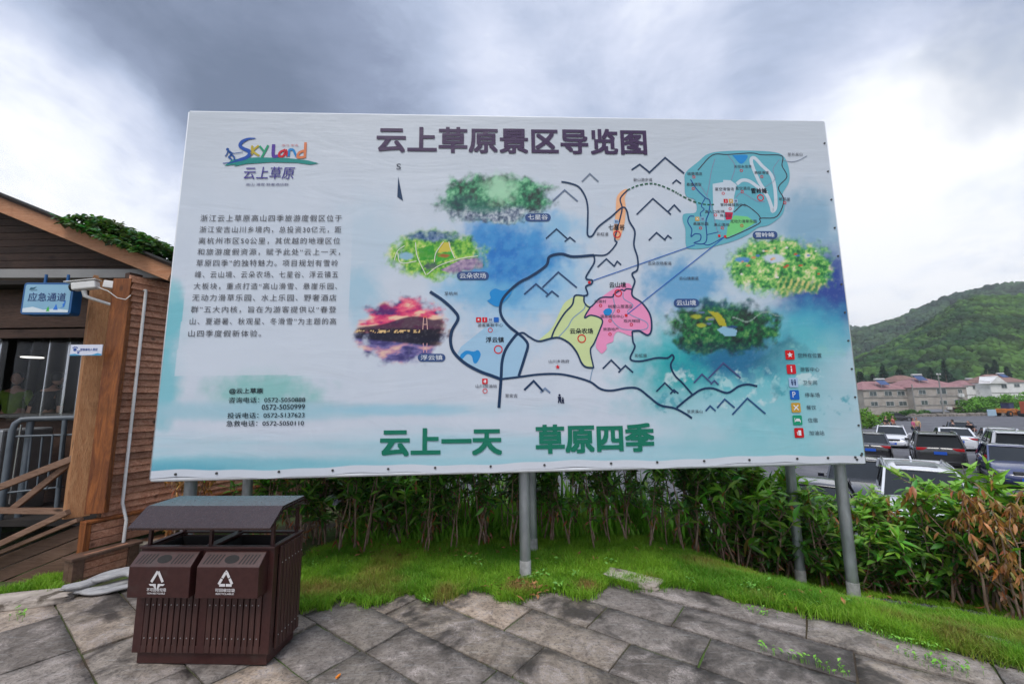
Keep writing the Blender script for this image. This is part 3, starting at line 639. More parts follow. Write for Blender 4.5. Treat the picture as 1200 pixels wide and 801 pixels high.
def glyph(parent, u, v, h, kind, c=(236, 238, 244)):
    mb = MB(); off = OFF['sym']
    def poly(p): mb.add([(u + a * h, -off, v + b * h) for a, b in p], [list(range(len(p)))])
    def rect(x, y, wd, ht): poly([(x - wd / 2, y - ht / 2), (x + wd / 2, y - ht / 2), (x + wd / 2, y + ht / 2), (x - wd / 2, y + ht / 2)])
    def disc(x, y, r): poly([(x + r * math.cos(t), y + r * math.sin(t)) for t in np.linspace(0, 2 * math.pi, 12, False)])
    if kind == 'star': poly([(r * math.sin(k * math.pi / 5), r * math.cos(k * math.pi / 5)) for k in range(10) for r in [.62 if k % 2 == 0 else .27]])
    if kind == 'info': rect(0, -.18, .26, .8); rect(0, .5, .28, .26)
    if kind == 'wc':
        for s in (-.33, .33): disc(s, .52, .15); poly([(s - .2, .3), (s + .2, .3), (s + .1, -.6), (s - .1, -.6)])
        rect(0, -.05, .05, 1.1)
    if kind == 'food':
        for a in (1, -1): ribbon(mb, [(u - .5 * a * h, v - .5 * h), (u + .5 * a * h, v + .5 * h)], .22 * h, off + .0002 * a)
    if kind == 'bed': rect(0, -.1, 1.2, .26); rect(-.58, 0, .12, .9); rect(.58, -.3, .12, .5); rect(.1, .18, .8, .24)
    if kind == 'fuel': rect(.12, -.02, .62, 1.05); rect(-.4, -.1, .12, .7); rect(-.28, -.4, .3, .1)
    if mb.v: mb.build('icon_symbol', pm(c), parent, fixn=False)
for (x, y), c, kd, s, tx0, ty, tx1 in (((684,121),(214,30,52),'star','您所在位置',730,136,860), ((692,200),(214,38,62),'info','游客中心',742,213,848), ((704,273),(172,198,230),'wc','卫生间',757,286,835), ((710,341),(42,108,196),'park','停车场',768,354,850), ((718,411),(206,164,76),'food','餐饮',777,423,830), ((726,480),(34,160,124),'bed','住宿',785,493,838), ((735,550),(206,30,56),'fuel','加油站',792,563,875)):
    o, u, v, h = sq(OD2, x, y, 25, c, 'legend_icon')
    if kd == 'park':
        V, Fs = text_mesh('P', 1, 0); me = bpy.data.meshes.new('icon_symbol'); me.from_pydata([(u + (a - .45) * h * 1.05, -OFF['sym'], v + (b - .45) * h * 1.2) for a, b, _k in V], [], Fs); link('icon_symbol', me, pm((236, 238, 244)), o)
    else: glyph(o, u, v, h, kd, (46, 66, 110) if kd == 'wc' else (238, 238, 244))
    ctext('legend_lettering', s, OD2, tx0, ty, tx1, 25, (66, 72, 84))
for o_, x, y, h, c, kd in ((O7,98,210,13,(222,34,56),'star'),(O7,132,210,13,(222,44,66),'info'),(O7,164,210,12,(196,214,236),'wc'),(O7,196,210,13,(48,112,200),''),(O8,519,404,12,(214,34,60),'info'),(O8,547,404,12,(214,170,80),'food'),(O8,574,404,11,(176,200,226),'wc'),(O8,362,503,12,(214,170,80),'food'),(O8,391,503,11,(150,186,210),'wc'),(O6,858,283,12,(170,198,230),'wc'),(O7,133,549,14,(222,34,60),'fuel')):
    o, u, v, h = sq(o_, x, y, h, c); glyph(o, u, v, h, kd, (46, 66, 110) if kd == 'wc' else (238, 238, 244))
for o_, x, y in ((O6, 709, 617), (O7, 912, 186), (O8, 483, 596), (O8, 515, 600)): sq(o_, x, y, 7, (226, 36, 60), 'station_marker', OFF['sym'])
mb = MB(); u, v = bp(*cr(O7, K, [(535, 470)])[0]); mb.add([(u + r * math.sin(k * math.pi / 5), -.0056, v + r * math.cos(k * math.pi / 5)) for k in range(10) for r in [.024 if k % 2 == 0 else .010]], [list(range(10))]); mb.build('town_star', pm(RED), board, fixn=False)
mb = MB()
for x, y, k in ((545, 645, 1.0), (563, 655, .7)):
    u, v = bp(*cr(O7, K, [(x, y)])[0]); s = .034 * k
    mb.add([(u + .3 * s * math.cos(t), -.006, v + .95 * s + .3 * s * math.sin(t)) for t in np.linspace(0, 2 * math.pi, 9, False)], [list(range(9))])
    mb.add([(u + a * s, -.006, v + b * s) for a, b in ((-.5, .55), (.45, .6), (.4, -.2), (.5, -1.1), (.15, -1.1), (0, -.4), (-.2, -1.1), (-.5, -1.1), (-.35, -.2))], [list(range(9))])
mb.build('hiker_symbol', pm((50, 60, 84)), board, fixn=False)
# fine print details of the pictures: farm lanes, bridge tower
for q in ([(462,305),(466,294),(474,288)], [(487,284),(489,300),(499,322)], [(466,296),(470,308),(488,306)], [(509,307),(511,296),(520,283)], [(533,303),(528,291),(526,283)], [(500,322),(515,311),(540,303),(560,300)]): line('picture_lane', q, .9, (232, 236, 220), off=.003)
line('picture_tower', [(495.5, 386), (496.5, 372)], .8, (236, 190, 180), smooth=False, off=.003); line('picture_tower', [(501, 386), (500, 372)], .8, (236, 190, 180), smooth=False, off=.003)
line('picture_tower', [(495.5, 380), (500.8, 380)], .7, (236, 190, 180), smooth=False, off=.0032); line('picture_tower', [(495.8, 371), (500.5, 371)], 2.2, (230, 110, 110), smooth=False, off=.0032)
line('picture_tower', [(496, 402), (496.5, 413)], .8, (226, 170, 180), smooth=False, off=.003); line('picture_tower', [(500.5, 402), (500, 413)], .8, (226, 170, 180), smooth=False, off=.003)
# --- eyelets with their dark bolts
M_bolt = mat('dark_bolt', (.05, .05, .05), rough=.5)
mb = MB(); ex = [206, 254, 327, 390, 455, 510, 575, 638, 716, 770, 825, 878, 934, 970, 1002]
for x in ex:
    t = (x - 176) / 838; u, v = bp(x, 562 - 21 * t - 6); mb.cyl((u, -.007, v), (u, .004, v), .0105, 10)
for k in range(12):
    y = 168 + k * 33.0; x = 966 + 48 * (y - 143) / 398 - 3; u, v = bp(x, y); mb.cyl((u, -.007, v), (u, .004, v), .009, 10)
for k, (a, b) in enumerate(((1006, 538), (1011, 533))): u, v = bp(a - 2, b); mb.cyl((u, -.0075, v), (u, .004, v), .010, 8)
mb.build('eyelets', M_bolt, board)
# --- posts and the steel frame behind the sheet
WB, HB0, HB1 = BR[0], (BL[1] + BR[1]) / 2, (TL[1] + TR[1]) / 2
def bl(px, py, y):                                   # world point -> board coordinates
    p = at_y(px, py, y) - BP0; return Vector((p.dot(BU), -p.dot(BN), p.z))
ms = MB()
for z in (HB0 + .06, (HB0 + HB1) / 2, HB1 - .06): ms.box(((BL[0] + BR[0]) / 2, .045, z), (BR[0] - BL[0] - .06, .05, .05))
for k in range(9): ms.box((BL[0] + .06 + (BR[0] - BL[0] - .12) * k / 8, .0955, (HB0 + HB1) / 2), (.05, .05, HB1 - HB0 - .06))
ms.build('steel_frame', M_steel, board, bevel=.004)
M_foot = mat('post_foot', (.33, .33, .32), (.20, .20, .19), 12, .9, bump=.004, bscale=40)
for px, z0, yb in ((218, -.05, .165), (615, -.03, .165), (992, -.30, .165), (287, -.05, .80), (624, -.05, .80), (934, -.44, .80)):
    y = 3.75 + yb + (px - 600) / 483 * 3.9 * .044
    u = bl(px if px != 992 else 991.5, 620, y).x
    z1 = HB1 - .15 if yb < .5 else 2.6
    mb = MB(); mb.cyl((u, yb, z0), (u, yb, z1), .048, 20); p = mb.build('post', M_steel, board, True)
    mb = MB(); zf = z0 + .20; mb.tube([(u, yb, z0 - .3), (u, yb, zf - .005), (u, yb, zf)], [.052, .051, .0487], 20); mb.build('post_foot', M_foot, p, True)
    if yb > .5:
        mb = MB(); mb.bar((u, yb - .04, 2.5), (u, .20, 3.6), .05, .05); mb.bar((u, .21, 1.02), (u, yb - .04, 1.10), .04, .04); mb.bar((u, .21, 1.45), (u, yb - .05, 1.02), .04, .04); mb.build('brace', M_steel, board, bevel=.003)
# ------------------------------------------------------------------ ground, paving, turf
def gp(pts): return [tuple(at_z(x, y)[:2]) for x, y in pts]
TURF_FRONT = gp([(352,717),(375,710),(388,713),(402,700),(412,704),(427,712),(440,708),(450,707),(468,698),(485,692),(500,702),(515,705),(527,702),(540,696),(557,690),(577,692),(585,700),(609,704),(632,695),(657,693),(682,700),(695,699),(712,683),(740,690),(762,690),(777,687),(820,692),(850,700),(900,711),(946,720),(1000,732),(1038,742),(1090,757),(1150,772),(1200,786),(1290,812)])
TFX = np.array([p[0] for p in TURF_FRONT] + [8.0]); TFY = np.array([p[1] for p in TURF_FRONT] + [.9]); _o = np.argsort(TFX); TFX, TFY = TFX[_o], TFY[_o]
def dip(x, y):                                        # the lawn falls away from the paving towards the right
    t = np.clip(y - np.interp(x, TFX, TFY) - .40, 0, 1.85); return -.24 * t * sstep(1.2, 2.6, x)
def at_g(px, py):                                     # the point of the dipping lawn seen at a photo pixel
    z = 0.0
    for _ in range(25): q = at_z(px, py, z); z = .5 * z + .5 * float(dip(np.array(q.x), np.array(q.y)))
    return q
HEDGE = [(-3.4, 5.0), (-1.9, 4.62), (-.6, 4.68), (.4, 4.72), (1.2, 4.74), (2.0, 4.80), (2.8, 4.82), (3.4, 4.58), (4.0, 4.18), (4.3, 3.88), (4.6, 3.50), (5.2, 3.0), (6.2, 2.4), (7.5, 1.9), (9.5, 1.4)]
HX = np.array([p[0] for p in HEDGE]); HY = np.array([p[1] for p in HEDGE])
def hedge_y(x): return np.interp(x, HX, HY)
def ground_z(x, y):
    t = (y - hedge_y(x)) * np.where(x > 2, .85, 1.0)
    drop = sstep(.45, 3.2, t) * 2.02
    z = -.02 + dip(x, y) * (1 - sstep(1.0, 3.2, t)) - drop - np.interp(y, [8, 21, 75, 160], [0, -.10, 1.15, 2.48]) * sstep(.4, 2, t)
    flat = sstep(-2.2, -.6, x)                            # level ground round the cabin on the left
    k = np.clip(flat + sstep(9, 16, y), 0, 1)
    z = -.02 * (1 - k) + z * k
    return np.where(y > 160, -4.52 + 0 * y, z)
def gz(x, y): return float(ground_z(np.array([x], float), np.array([y], float))[0])
xs = np.concatenate([-np.geomspace(2500, 12, 26), np.arange(-11, 14.01, .2), np.geomspace(14.6, 2500, 40)])
ys = np.concatenate([-np.geomspace(600, 4, 12), np.arange(-3, 12.01, .2), np.geomspace(12.5, 1650, 50)])
gx, gy = np.meshgrid(xs, ys); gzz = ground_z(gx, gy)
near = ((np.abs(gx) < 14) & (gy < 12) & (gy > -3))
gzz = gzz + near * (fbm(gx * 1.7, gy * 1.7, 3, 4) - .5) * .05 * sstep(.3, 1.2, gy - hedge_y(gx))
i2 = np.arange(gx.size).reshape(gx.shape); fq = np.stack([i2[:-1, :-1], i2[:-1, 1:], i2[1:, 1:], i2[1:, :-1]], -1).reshape(-1, 4)
M_soil = mat('soil', (.050, .036, .024), (.10, .075, .045), 5, .95, bump=.03, bscale=18, dirt=(.07, .13, .02), dscale=1.2, dlo=.42, dhi=.58)
o = link('ground', np_mesh('ground', np.stack([gx, gy, gzz], -1).reshape(-1, 3), fq, None, True), M_soil); tag(o, kind='structure')
# the gravel car park beyond the hedge
M_lot = mat('gravel', (.062, .062, .070), (.13, .13, .145), 22, .92, bump=.02, bscale=40, dirt=(.17, .17, .18), dscale=.45, dlo=.48, dhi=.72, lo=.3, hi=.7)
lx = np.concatenate([np.arange(-10, 20, .4), np.geomspace(20.3, 160, 40)]); ly = np.concatenate([np.arange(6.6, 16, .4), np.geomspace(16.3, 92, 40)])
ax, ay = np.meshgrid(lx, ly); az = ground_z(ax, ay) + .012 + (fbm(ax * .8, ay * .8, 8, 3) - .5) * .03
az += np.where(ax < 1.0, -.04, 0)
i2 = np.arange(ax.size).reshape(ax.shape); fq = np.stack([i2[:-1, :-1], i2[:-1, 1:], i2[1:, 1:], i2[1:, :-1]], -1).reshape(-1, 4)
o = link('car_park', np_mesh('car_park', np.stack([ax, ay, az + .03], -1).reshape(-1, 3), fq, None, True), M_lot); tag(o, kind='structure')

# paving slabs in running bond, one sheet of many worn stones
E1 = np.array([math.cos(rad(-36.5)), math.sin(rad(-36.5))]); E2 = np.array([math.sin(rad(36.5)), math.cos(rad(36.5))]); T0 = 3.564
def to_st(x, y): return x * E1[0] + y * E1[1], x * E2[0] + y * E2[1]
def to_xy(s, t): return s * E1[0] + t * E2[0], s * E1[1] + t * E2[1]
TURF = TURF_FRONT + [(5.8, 1.4), (7.5, 1.0), (7.5, float(hedge_y(7.5)) + .2)] + [(x + .0, y + .28) for x, y in HEDGE[-3:0:-1]] + [(-2.1, 4.75), (-2.35, 3.9), (-1.75, 3.42)]
LAWN_L = gp([(-60,712),(0,706),(40,694),(66,700),(95,690),(120,668),(150,652),(146,640),(110,652),(85,664),(40,684),(0,696),(-60,706)])
SLAB_V, SLAB_F, SLAB_C = [], [], []
r2 = random.Random(11)
bmS = bmesh.new(); colL = bmS.verts.layers.float_color.new('col')
for j in range(-26, 6):
    t0 = T0 + (j - 1) * .362; s = -9 + r2.uniform(0, .8)
    while s < 8:
        L = r2.choice([.62, .74, .78, .9, 1.02, 1.2]) if j > -4 else r2.choice([.55, .7, .75, .8, .95])
        cx_, cy_ = to_xy(s + L / 2, t0 + .18)
        if in_poly([cx_], [cy_], [(-9, -3), (9, -3), (9, 1.6), (4.6, 2.3), (3.3, 2.9), (2.45, 3.3), (1.9, 3.75), (1.6, 4.1), (.55, 4.3), (.25, 4.1), (-.3, 4.05), (-.9, 3.95), (-1.4, 3.9), (-1.9, 3.95), (-2.4, 4.1), (-2.9, 4.2), (-3.6, 4.0), (-4.3, 3.7), (-9, 3.2)])[0]:
            g = .006; z = r2.uniform(-.005, .005); tl = r2.uniform(-.006, .006); tw = r2.uniform(-.005, .005)
            nx, ny = max(2, int(L / .09)), 4; vs = {}
            base = r2.choice([(1.0, .99, .98), (.84, .84, .87), (1.12, 1.06, .98), (.76, .75, .76), (1.42, 1.28, 1.14), (1.30, 1.2, 1.1), (.92, .88, .82), (1.0, 1.0, 1.03)])
            k = r2.uniform(.80, 1.22); base = tuple(b * k for b in base)
            for a in range(nx + 1):
                for b in range(ny + 1):
                    u = s + g + (L - 2 * g) * a / nx; v = t0 + g + (.362 - 2 * g) * b / ny
                    edge = a in (0, nx) or b in (0, ny)
                    if edge: u += r2.uniform(-.003, .003); v += r2.uniform(-.003, .003)
                    x, y = to_xy(u, v)
                    zz = z - .004 + tl * (a / nx - .5) + tw * (b / ny - .5) + (mnoise.noise((x * 5, y * 5, j)) * .003) - (.005 if edge else 0)
                    q = bmS.verts.new((x, y, zz)); q[colL] = base + (1,); vs[a, b] = q
            for a in range(nx):
                for b in range(ny): bmS.faces.new((vs[a, b], vs[a + 1, b], vs[a + 1, b + 1], vs[a, b + 1])).smooth = True
            rim = [vs[a, 0] for a in range(nx + 1)] + [vs[nx, b] for b in range(1, ny + 1)] + [vs[a, ny] for a in range(nx - 1, -1, -1)] + [vs[0, b] for b in range(ny - 1, 0, -1)]
            low = [];
            for q in rim:
                n_ = bmS.verts.new((q.co.x, q.co.y, -.06)); n_[colL] = tuple(.5 * c for c in base) + (1,); low.append(n_)
            for i in range(len(rim)): bmS.faces.new((rim[i - 1], low[i - 1], low[i], rim[i]))
        s += L
bmS.normal_update(); me = bpy.data.meshes.new('paving'); bmS.to_mesh(me); bmS.free()
m = bpy.data.materials.new('worn_stone'); m.use_nodes = True; t = NT(m.node_tree); m.node_tree.nodes.clear()
p = t.n('ShaderNodeBsdfPrincipled'); t.link(p.outputs[0], t.n('ShaderNodeOutputMaterial').inputs[0])
tc = t.n('ShaderNodeTexCoord'); ov = tc.outputs['Object']; at_ = t.n('ShaderNodeAttribute', attribute_name='col')
n_f = t.noise(ov, 48, 7, .8); n_m = t.noise(ov, 9, 9, .68, .6); n_b = t.noise(ov, 1.7, 7, .62, .5); n_l = t.noise(ov, 3.1, 10, .72, 1.0); n_r = t.noise(ov, 2.4, 5, .5, .3)
col = t.mix(t.maprange(n_m, .32, .68), (.140, .116, .096), (.335, .292, .250))
col = t.mix(1.0, col, at_.outputs[0], 'MULTIPLY')
mp = t.n('ShaderNodeMapping', i_0=ov); mp.inputs['Rotation'].default_value = (0, 0, rad(20)); mp.inputs['Scale'].default_value = (1, 7, 1)
scr = t.noise(mp.outputs[0], 6, 7, .7, .2)
col = t.mix(t.math('MULTIPLY', t.maprange(scr, .54, .68), .55), col, (.36, .35, .34))        # scuffs
col = t.mix(t.math('MULTIPLY', t.maprange(n_l, .50, .62), t.maprange(n_f, .46, .53)), col, (.58, .50, .46))   # lichen and lime
col = t.mix(t.math('MULTIPLY', t.maprange(n_b, .52, .60), .9), col, (.042, .034, .029))      # damp stains
col = t.mix(t.math('MULTIPLY', t.maprange(n_r, .66, .74), .55), col, (.20, .10, .045))        # rust
col = t.mix(t.math('MULTIPLY', t.maprange(n_f, .50, .58), .62), col, (.060, .050, .045))
t.link(col, p.inputs['Base Color']); t.link(t.maprange(n_b, .5, .68, .82, .45), p.inputs['Roughness'])
h = t.math('ADD', t.math('MULTIPLY', n_m, 1.2), t.math('MULTIPLY', n_f, .4)); h = t.math('ADD', h, t.math('MULTIPLY', scr, .35))
b = t.n('ShaderNodeBump'); b.inputs['Distance'].default_value = .014; t.link(h, b.inputs['Height']); t.link(b.outputs[0], p.inputs['Normal'])
M_stone = m
o = link('paving', me, M_stone); tag(o, kind='structure')
if 0: pass
M_dirt = mat('joint_dirt', (.030, .024, .018), (.06, .05, .035), 12, .95, bump=.01)
mb = MB(); mb.add([(-9, -3, -.028), (9, -3, -.028), (9, 1.0, -.028), (2.4, 3.0, -.028), (1.2, 3.8, -.028), (-2.2, 3.9, -.028), (-5, 3.8, -.028), (-9, 3.8, -.028)], [list(range(8))])
mb.add([(2.4, 3.0, -.0281), (1.75, 3.6, -.0281), (1.2, 4.2, -.0281), (.2, 4.3, -.0281), (1.2, 3.8, -.0281)], [(0, 1, 2, 3, 4)])
tag(mb.build('paving_bed', M_dirt), kind='structure')

# turf: a thin sod under real blades
M_blade = bpy.data.materials.new('grass_blade'); M_blade.use_nodes = True; t = NT(M_blade.node_tree); M_blade.node_tree.nodes.clear()
at_ = t.n('ShaderNodeAttribute', attribute_name='col'); p = t.n('ShaderNodeBsdfPrincipled', i_0=at_.outputs[0]); p.inputs['Roughness'].default_value = .55; p.inputs['Specular IOR Level'].default_value = .3
tr = t.n('ShaderNodeBsdfTranslucent', i_0=at_.outputs[0]); mx = t.n('ShaderNodeMixShader', i_0=.35, i_1=p.outputs[0], i_2=tr.outputs[0]); t.link(mx.outputs[0], t.n('ShaderNodeOutputMaterial').inputs[0])
def turf_z(x, y): return np.where(y > hedge_y(x) + .1, ground_z(x, y), 0.0)
def blades(name, poly, dens, hgt, wid, greens, seed, dryness, zf, lean=.6, label=None, hole=None):
    R = np.random.default_rng(seed); P = np.array(poly); lo, hi = P.min(0), P.max(0)
    n = int((hi[0] - lo[0]) * (hi[1] - lo[1]) * dens); x = R.uniform(lo[0], hi[0], n); y = R.uniform(lo[1], hi[1], n)
    wob = (fbm(x * 8, y * 8, seed, 4) - .5) * .20
    k = in_poly(x + wob, y + wob * .7, poly); x, y = x[k], y[k]; n = len(x)
    if hole is not None: k = ~in_poly(x + .06 * np.sin(y * 31), y + .05 * np.sin(x * 23), hole); x, y = x[k], y[k]; n = len(x)
    clump = fbm(x * 7, y * 7, seed + 3, 3)
    k = R.uniform(0, 1, n) < .45 + clump * .9; x, y, clump = x[k], y[k], clump[k]; n = len(x)
    z = zf(x, y); h = R.uniform(hgt[0], hgt[1], n) * (.45 + 1.1 * clump); a = R.uniform(0, 2 * np.pi, n); b = a + np.pi / 2 + R.normal(0, .5, n)
    w_ = R.uniform(wid[0], wid[1], n); ln = np.abs(R.normal(0, lean, n)) * h
    dx, dy = np.cos(a) * w_ / 2, np.sin(a) * w_ / 2; lx_, ly_ = np.cos(b) * ln, np.sin(b) * ln
    V = np.stack([np.stack([x - dx, y - dy, z - .01], -1), np.stack([x + dx, y + dy, z - .01], -1),
                  np.stack([x + dx * .8 + lx_ * .4, y + dy * .8 + ly_ * .4, z + h * .6], -1), np.stack([x - dx * .8 + lx_ * .4, y - dy * .8 + ly_ * .4, z + h * .6], -1),
                  np.stack([x + lx_ + dx * .1, y + ly_ + dy * .1, z + h], -1), np.stack([x + lx_ - dx * .1, y + ly_ - dy * .1, z + h], -1)], 1)
    i = np.arange(n)[:, None] * 6
    Fq = np.concatenate([i + [0, 1, 2, 3], i + [3, 2, 4, 5]]).reshape(-1, 4)
    dry = np.clip(dryness(x, y) + R.normal(0, .13, n), 0, 1)[:, None]
    tone_ = np.clip((fbm(x * 2.3, y * 2.3, seed + 9, 4) - .5) * 3 + .5 + R.normal(0, .28, n), 0, 1)[:, None]; g = np.array(greens[0]) * (1 - tone_) + np.array(greens[1]) * tone_
    c = g * (1 - dry) + np.array((.34, .20, .07)) * R.uniform(.6, 1.2, (n, 1)) * dry
    c = np.repeat(c[:, None, :], 6, 1)
    o = link(name, np_mesh(name, V.reshape(-1, 3), Fq, c.reshape(-1, 3)), M_blade)
    return tag(o, label, None, None, 'stuff')
def dry_main(x, y):
    d = fbm(x * 1.6, y * 1.6, 77, 4); v = sstep(.58, .82, d) * .55 + .04
    for (px, py, r, k) in ((608, 692, .17, .95), (688, 690, .14, .9), (365, 690, .24, .35), (890, 700, .16, .25), (520, 694, .15, .2)):
        q = at_z(px, py); v = v + k * (1 - sstep(r * .3, r, np.hypot(x - q.x, (y - q.y) * 1.0)))
    return v
FRONT_Y = np.array(TURF_FRONT)
M_sod = mat('sod', (.035, .055, .012), (.075, .085, .022), 16, .95, bump=.02, bscale=50)
def sod(name, poly, z):
    P = np.array(poly); gx_, gy_ = np.meshgrid(np.arange(P[:, 0].min(), P[:, 0].max(), .18), np.arange(P[:, 1].min(), P[:, 1].max(), .18)); k_ = in_poly(gx_, gy_, poly)
    vo, _e, fo = geo.delaunay_2d_cdt([Vector(p) for p in poly] + [Vector(p) for p in zip(gx_[k_], gy_[k_])], [], [list(range(len(poly)))], 1, 1e-6)[:3]
    me = bpy.data.meshes.new(name); me.from_pydata([(p.x, p.y, z + float(dip(np.array(p.x), np.array(p.y)))) for p in vo], [], [list(f) for f in fo])
    bm = bmesh.new(); bm.from_mesh(me)
    for f in bm.faces:
        if f.normal.z < 0: f.normal_flip()
    bm.to_mesh(me); bm.free(); tag(link(name, me, M_sod), kind='structure')
sod('turf_bed', TURF, .0035); sod('turf_bed', LAWN_L, .0045)
GR = ((.088, .280, .012), (.245, .475, .030))
CHIP = [(2.45, 4.62), (2.9, 4.50), (3.4, 4.32), (4.0, 3.98), (4.25, 3.62), (4.15, 3.50), (3.75, 3.74), (3.3, 3.98), (2.85, 4.05), (2.5, 4.30)]
blades('grass', TURF, 36000, (.020, .060), (.0025, .0055), GR, 5, dry_main, lambda x, y: .004 + dip(x, y), .8, hole=CHIP)
EDGE = [(x, y - .05) for x, y in TURF_FRONT] + [(x, y + .16) for x, y in TURF_FRONT[::-1]]
blades('grass', EDGE, 6000, (.03, .070), (.003, .006), GR, 15, lambda x, y: dry_main(x, y) + .03, lambda x, y: .002 + dip(x, y), 1.1)
blades('grass', LAWN_L + [], 30000, (.03, .07), (.003, .006), GR, 6, lambda x, y: 0 * x + .05, lambda x, y: 0 * x + .008, .7)
# lush weeds on the bank behind the hedge, down to the car park
WEED = [(x, y + .22) for x, y in HEDGE[1:-1]] + [(8.5, 5.4), (5.6, 6.9), (2.0, 7.6), (-2.6, 7.6)]
blades('weeds', WEED, 2600, (.06, .24), (.018, .040), ((.10, .30, .015), (.24, .52, .05)), 9, lambda x, y: sstep(.55, .75, fbm(x * 1.3, y * 1.3, 31, 3)) * .35, ground_z, .5)
BANK = [(x, y + .55) for x, y in HEDGE[1:-3]] + [(6.2, 5.6), (5.2, 6.8), (2.2, 7.6), (-2.4, 7.8)]
blades('weeds', BANK, 420, (.30, .80), (.030, .060), ((.12, .34, .02), (.28, .56, .06)), 19, lambda x, y: 0 * x + .03, ground_z, .35)
# dark crushed stone under the right-hand hedge
Rn = np.random.default_rng(4); CH = np.array(CHIP)
lo, hi = CH.min(0), CH.max(0); mb = MB(); k = 0
while k < 2200:
    x, y = Rn.uniform(lo[0], hi[0]), Rn.uniform(lo[1], hi[1])
    if not in_poly([x], [y], CH)[0]: continue
    s = Rn.uniform(.006, .018); a = Rn.uniform(0, 3, 3)
    mb.box((x, y, .012 + float(dip(np.array(x), np.array(y))) + s * .3), (s * 1.6, s * 1.2, s), rz=a[0], rx=a[1], ry=a[2]); k += 1
tag(mb.build('gravel', mat('crushed_stone', (.035, .035, .040), (.10, .10, .11), 30, .8, island=.5)), kind='stuff')
# fallen brown leaves among the grass and under the hedge
mb = MB(); r3 = random.Random(3)
for k in range(420):
    px, py = r3.choice([(r3.gauss(610, 22), r3.gauss(690, 6)), (r3.uniform(330, 900), r3.gauss(652, 6)), (r3.uniform(900, 1190), r3.gauss(700, 10)), (r3.uniform(360, 560), r3.gauss(648, 5))])
    q = at_g(px, py); s = r3.uniform(.015, .04); a = r3.uniform(0, 6.28)
    R = Matrix.Translation((q.x, q.y, q.z + .02 + r3.uniform(0, .03))) @ Euler((r3.uniform(-.6, .6), r3.uniform(-.6, .6), a)).to_matrix().to_4x4()
    mb.add([(-s, 0, 0), (0, -s * .4, .004), (s, 0, 0), (0, s * .4, .006)], [(0, 1, 2, 3)], R)
tag(mb.build('fallen_leaves', mat('dry_leaf', (.20, .085, .03), (.34, .16, .06), 20, .8, island=.4)), kind='stuff')
# little weeds in the joints
for (px, py, n, r) in ((888, 718, 22, .05), (945, 776, 46, .13), (1052, 752, 50, .10), (1085, 772, 36, .09), (1110, 786, 20, .06), (20, 722, 14, .04), (500, 704, 12, .03)):
    q = at_z(px, py); mb = MB()
    for k in range(n):
        d = r3.gauss(0, r); x, y = q.x + d * E1[0] + r3.gauss(0, .02), q.y + d * E1[1] + r3.gauss(0, .02); s = r3.uniform(.008, .020); a = r3.uniform(0, 6.28)
        R = Matrix.Translation((x, y, .012 + r3.uniform(0, .035))) @ Euler((r3.uniform(-.7, .7), r3.uniform(-.7, .7), a)).to_matrix().to_4x4()
        mb.add([(-s, 0, 0), (0, -s * .45, .003), (s, 0, -.002), (0, s * .45, .003)], [(0, 1, 2, 3)], R)
        mb.bar((x, y, -.005), (x, y, .02), .0015, .0015)
    tag(mb.build('joint_weeds', mat('weed_leaf', (.10, .30, .02), (.20, .42, .05), 20, .6, island=.3)), kind='stuff')
mb = MB()
for _ in range(34):
    q = at_g(r3.uniform(370, 1150), r3.uniform(655, 712))
    if not in_poly([q.x], [q.y], TURF)[0]: continue
    for k in range(r3.randint(5, 12)):
        s = r3.uniform(.010, .026); a = r3.uniform(0, 6.28); R = Matrix.Translation((q.x + r3.gauss(0, .03), q.y + r3.gauss(0, .03), q.z + r3.uniform(.03, .075))) @ Euler((r3.uniform(-.6, .6), r3.uniform(-.6, .6), a)).to_matrix().to_4x4()
        mb.add([(-s, 0, 0), (0, -s * .5, .003), (s, 0, -.003), (0, s * .5, .003)], [(0, 1, 2, 3)], R)
tag(mb.build('lawn_weeds', mat('lawn_weed_leaf', (.09, .26, .03), (.18, .40, .06), 20, .6, island=.35)), kind='stuff')
# loose pale stones
def rock(name, c, d, rz, m, label, seed, cat='stone', rough_=.10):
    bm = bmesh.new(); bmesh.ops.create_cube(bm, size=1); bmesh.ops.bevel(bm, geom=bm.edges[:], offset=.08, segments=1, affect='EDGES', profile=.5); bmesh.ops.subdivide_edges(bm, edges=bm.edges[:], cuts=3, use_grid_fill=True)
    for v in bm.verts:
        q = v.co * 3.1 + Vector((seed * 7.1, 0, 0)); f = 1 + rough_ * mnoise.noise(q) * 2
        v.co = Vector((v.co.x * d[0] * f, v.co.y * d[1] * f, v.co.z * d[2] * (1 + rough_ * mnoise.noise(q * 1.7))))
    me = bpy.data.meshes.new(name); bm.to_mesh(me); bm.free()
    for pgn in me.polygons: pgn.use_smooth = True
    o = link(name, me, m); o.location = c; o.rotation_euler = (0, 0, rz); return tag(o, label, cat)
M_pale = mat('pale_stone', (.50, .44, .38), (.34, .29, .25), 7, .9, bump=.008, bscale=40, dirt=(.10, .08, .06), dscale=5, dlo=.56, dhi=.64)
q = at_z(742, 681); rock('paving_stone', (q.x, q.y, .016), (.46, .20, .05), rad(-36), M_pale, 'pale beige loose stone lying on the lawn edge beside the paving', 2)
q = at_z(25, 708); rock('paving_stone', (q.x - .12, q.y, .020), (.86, .22, .07), rad(16), M_pale, 'long pale kerb stone at the far left corner of the paving', 5)
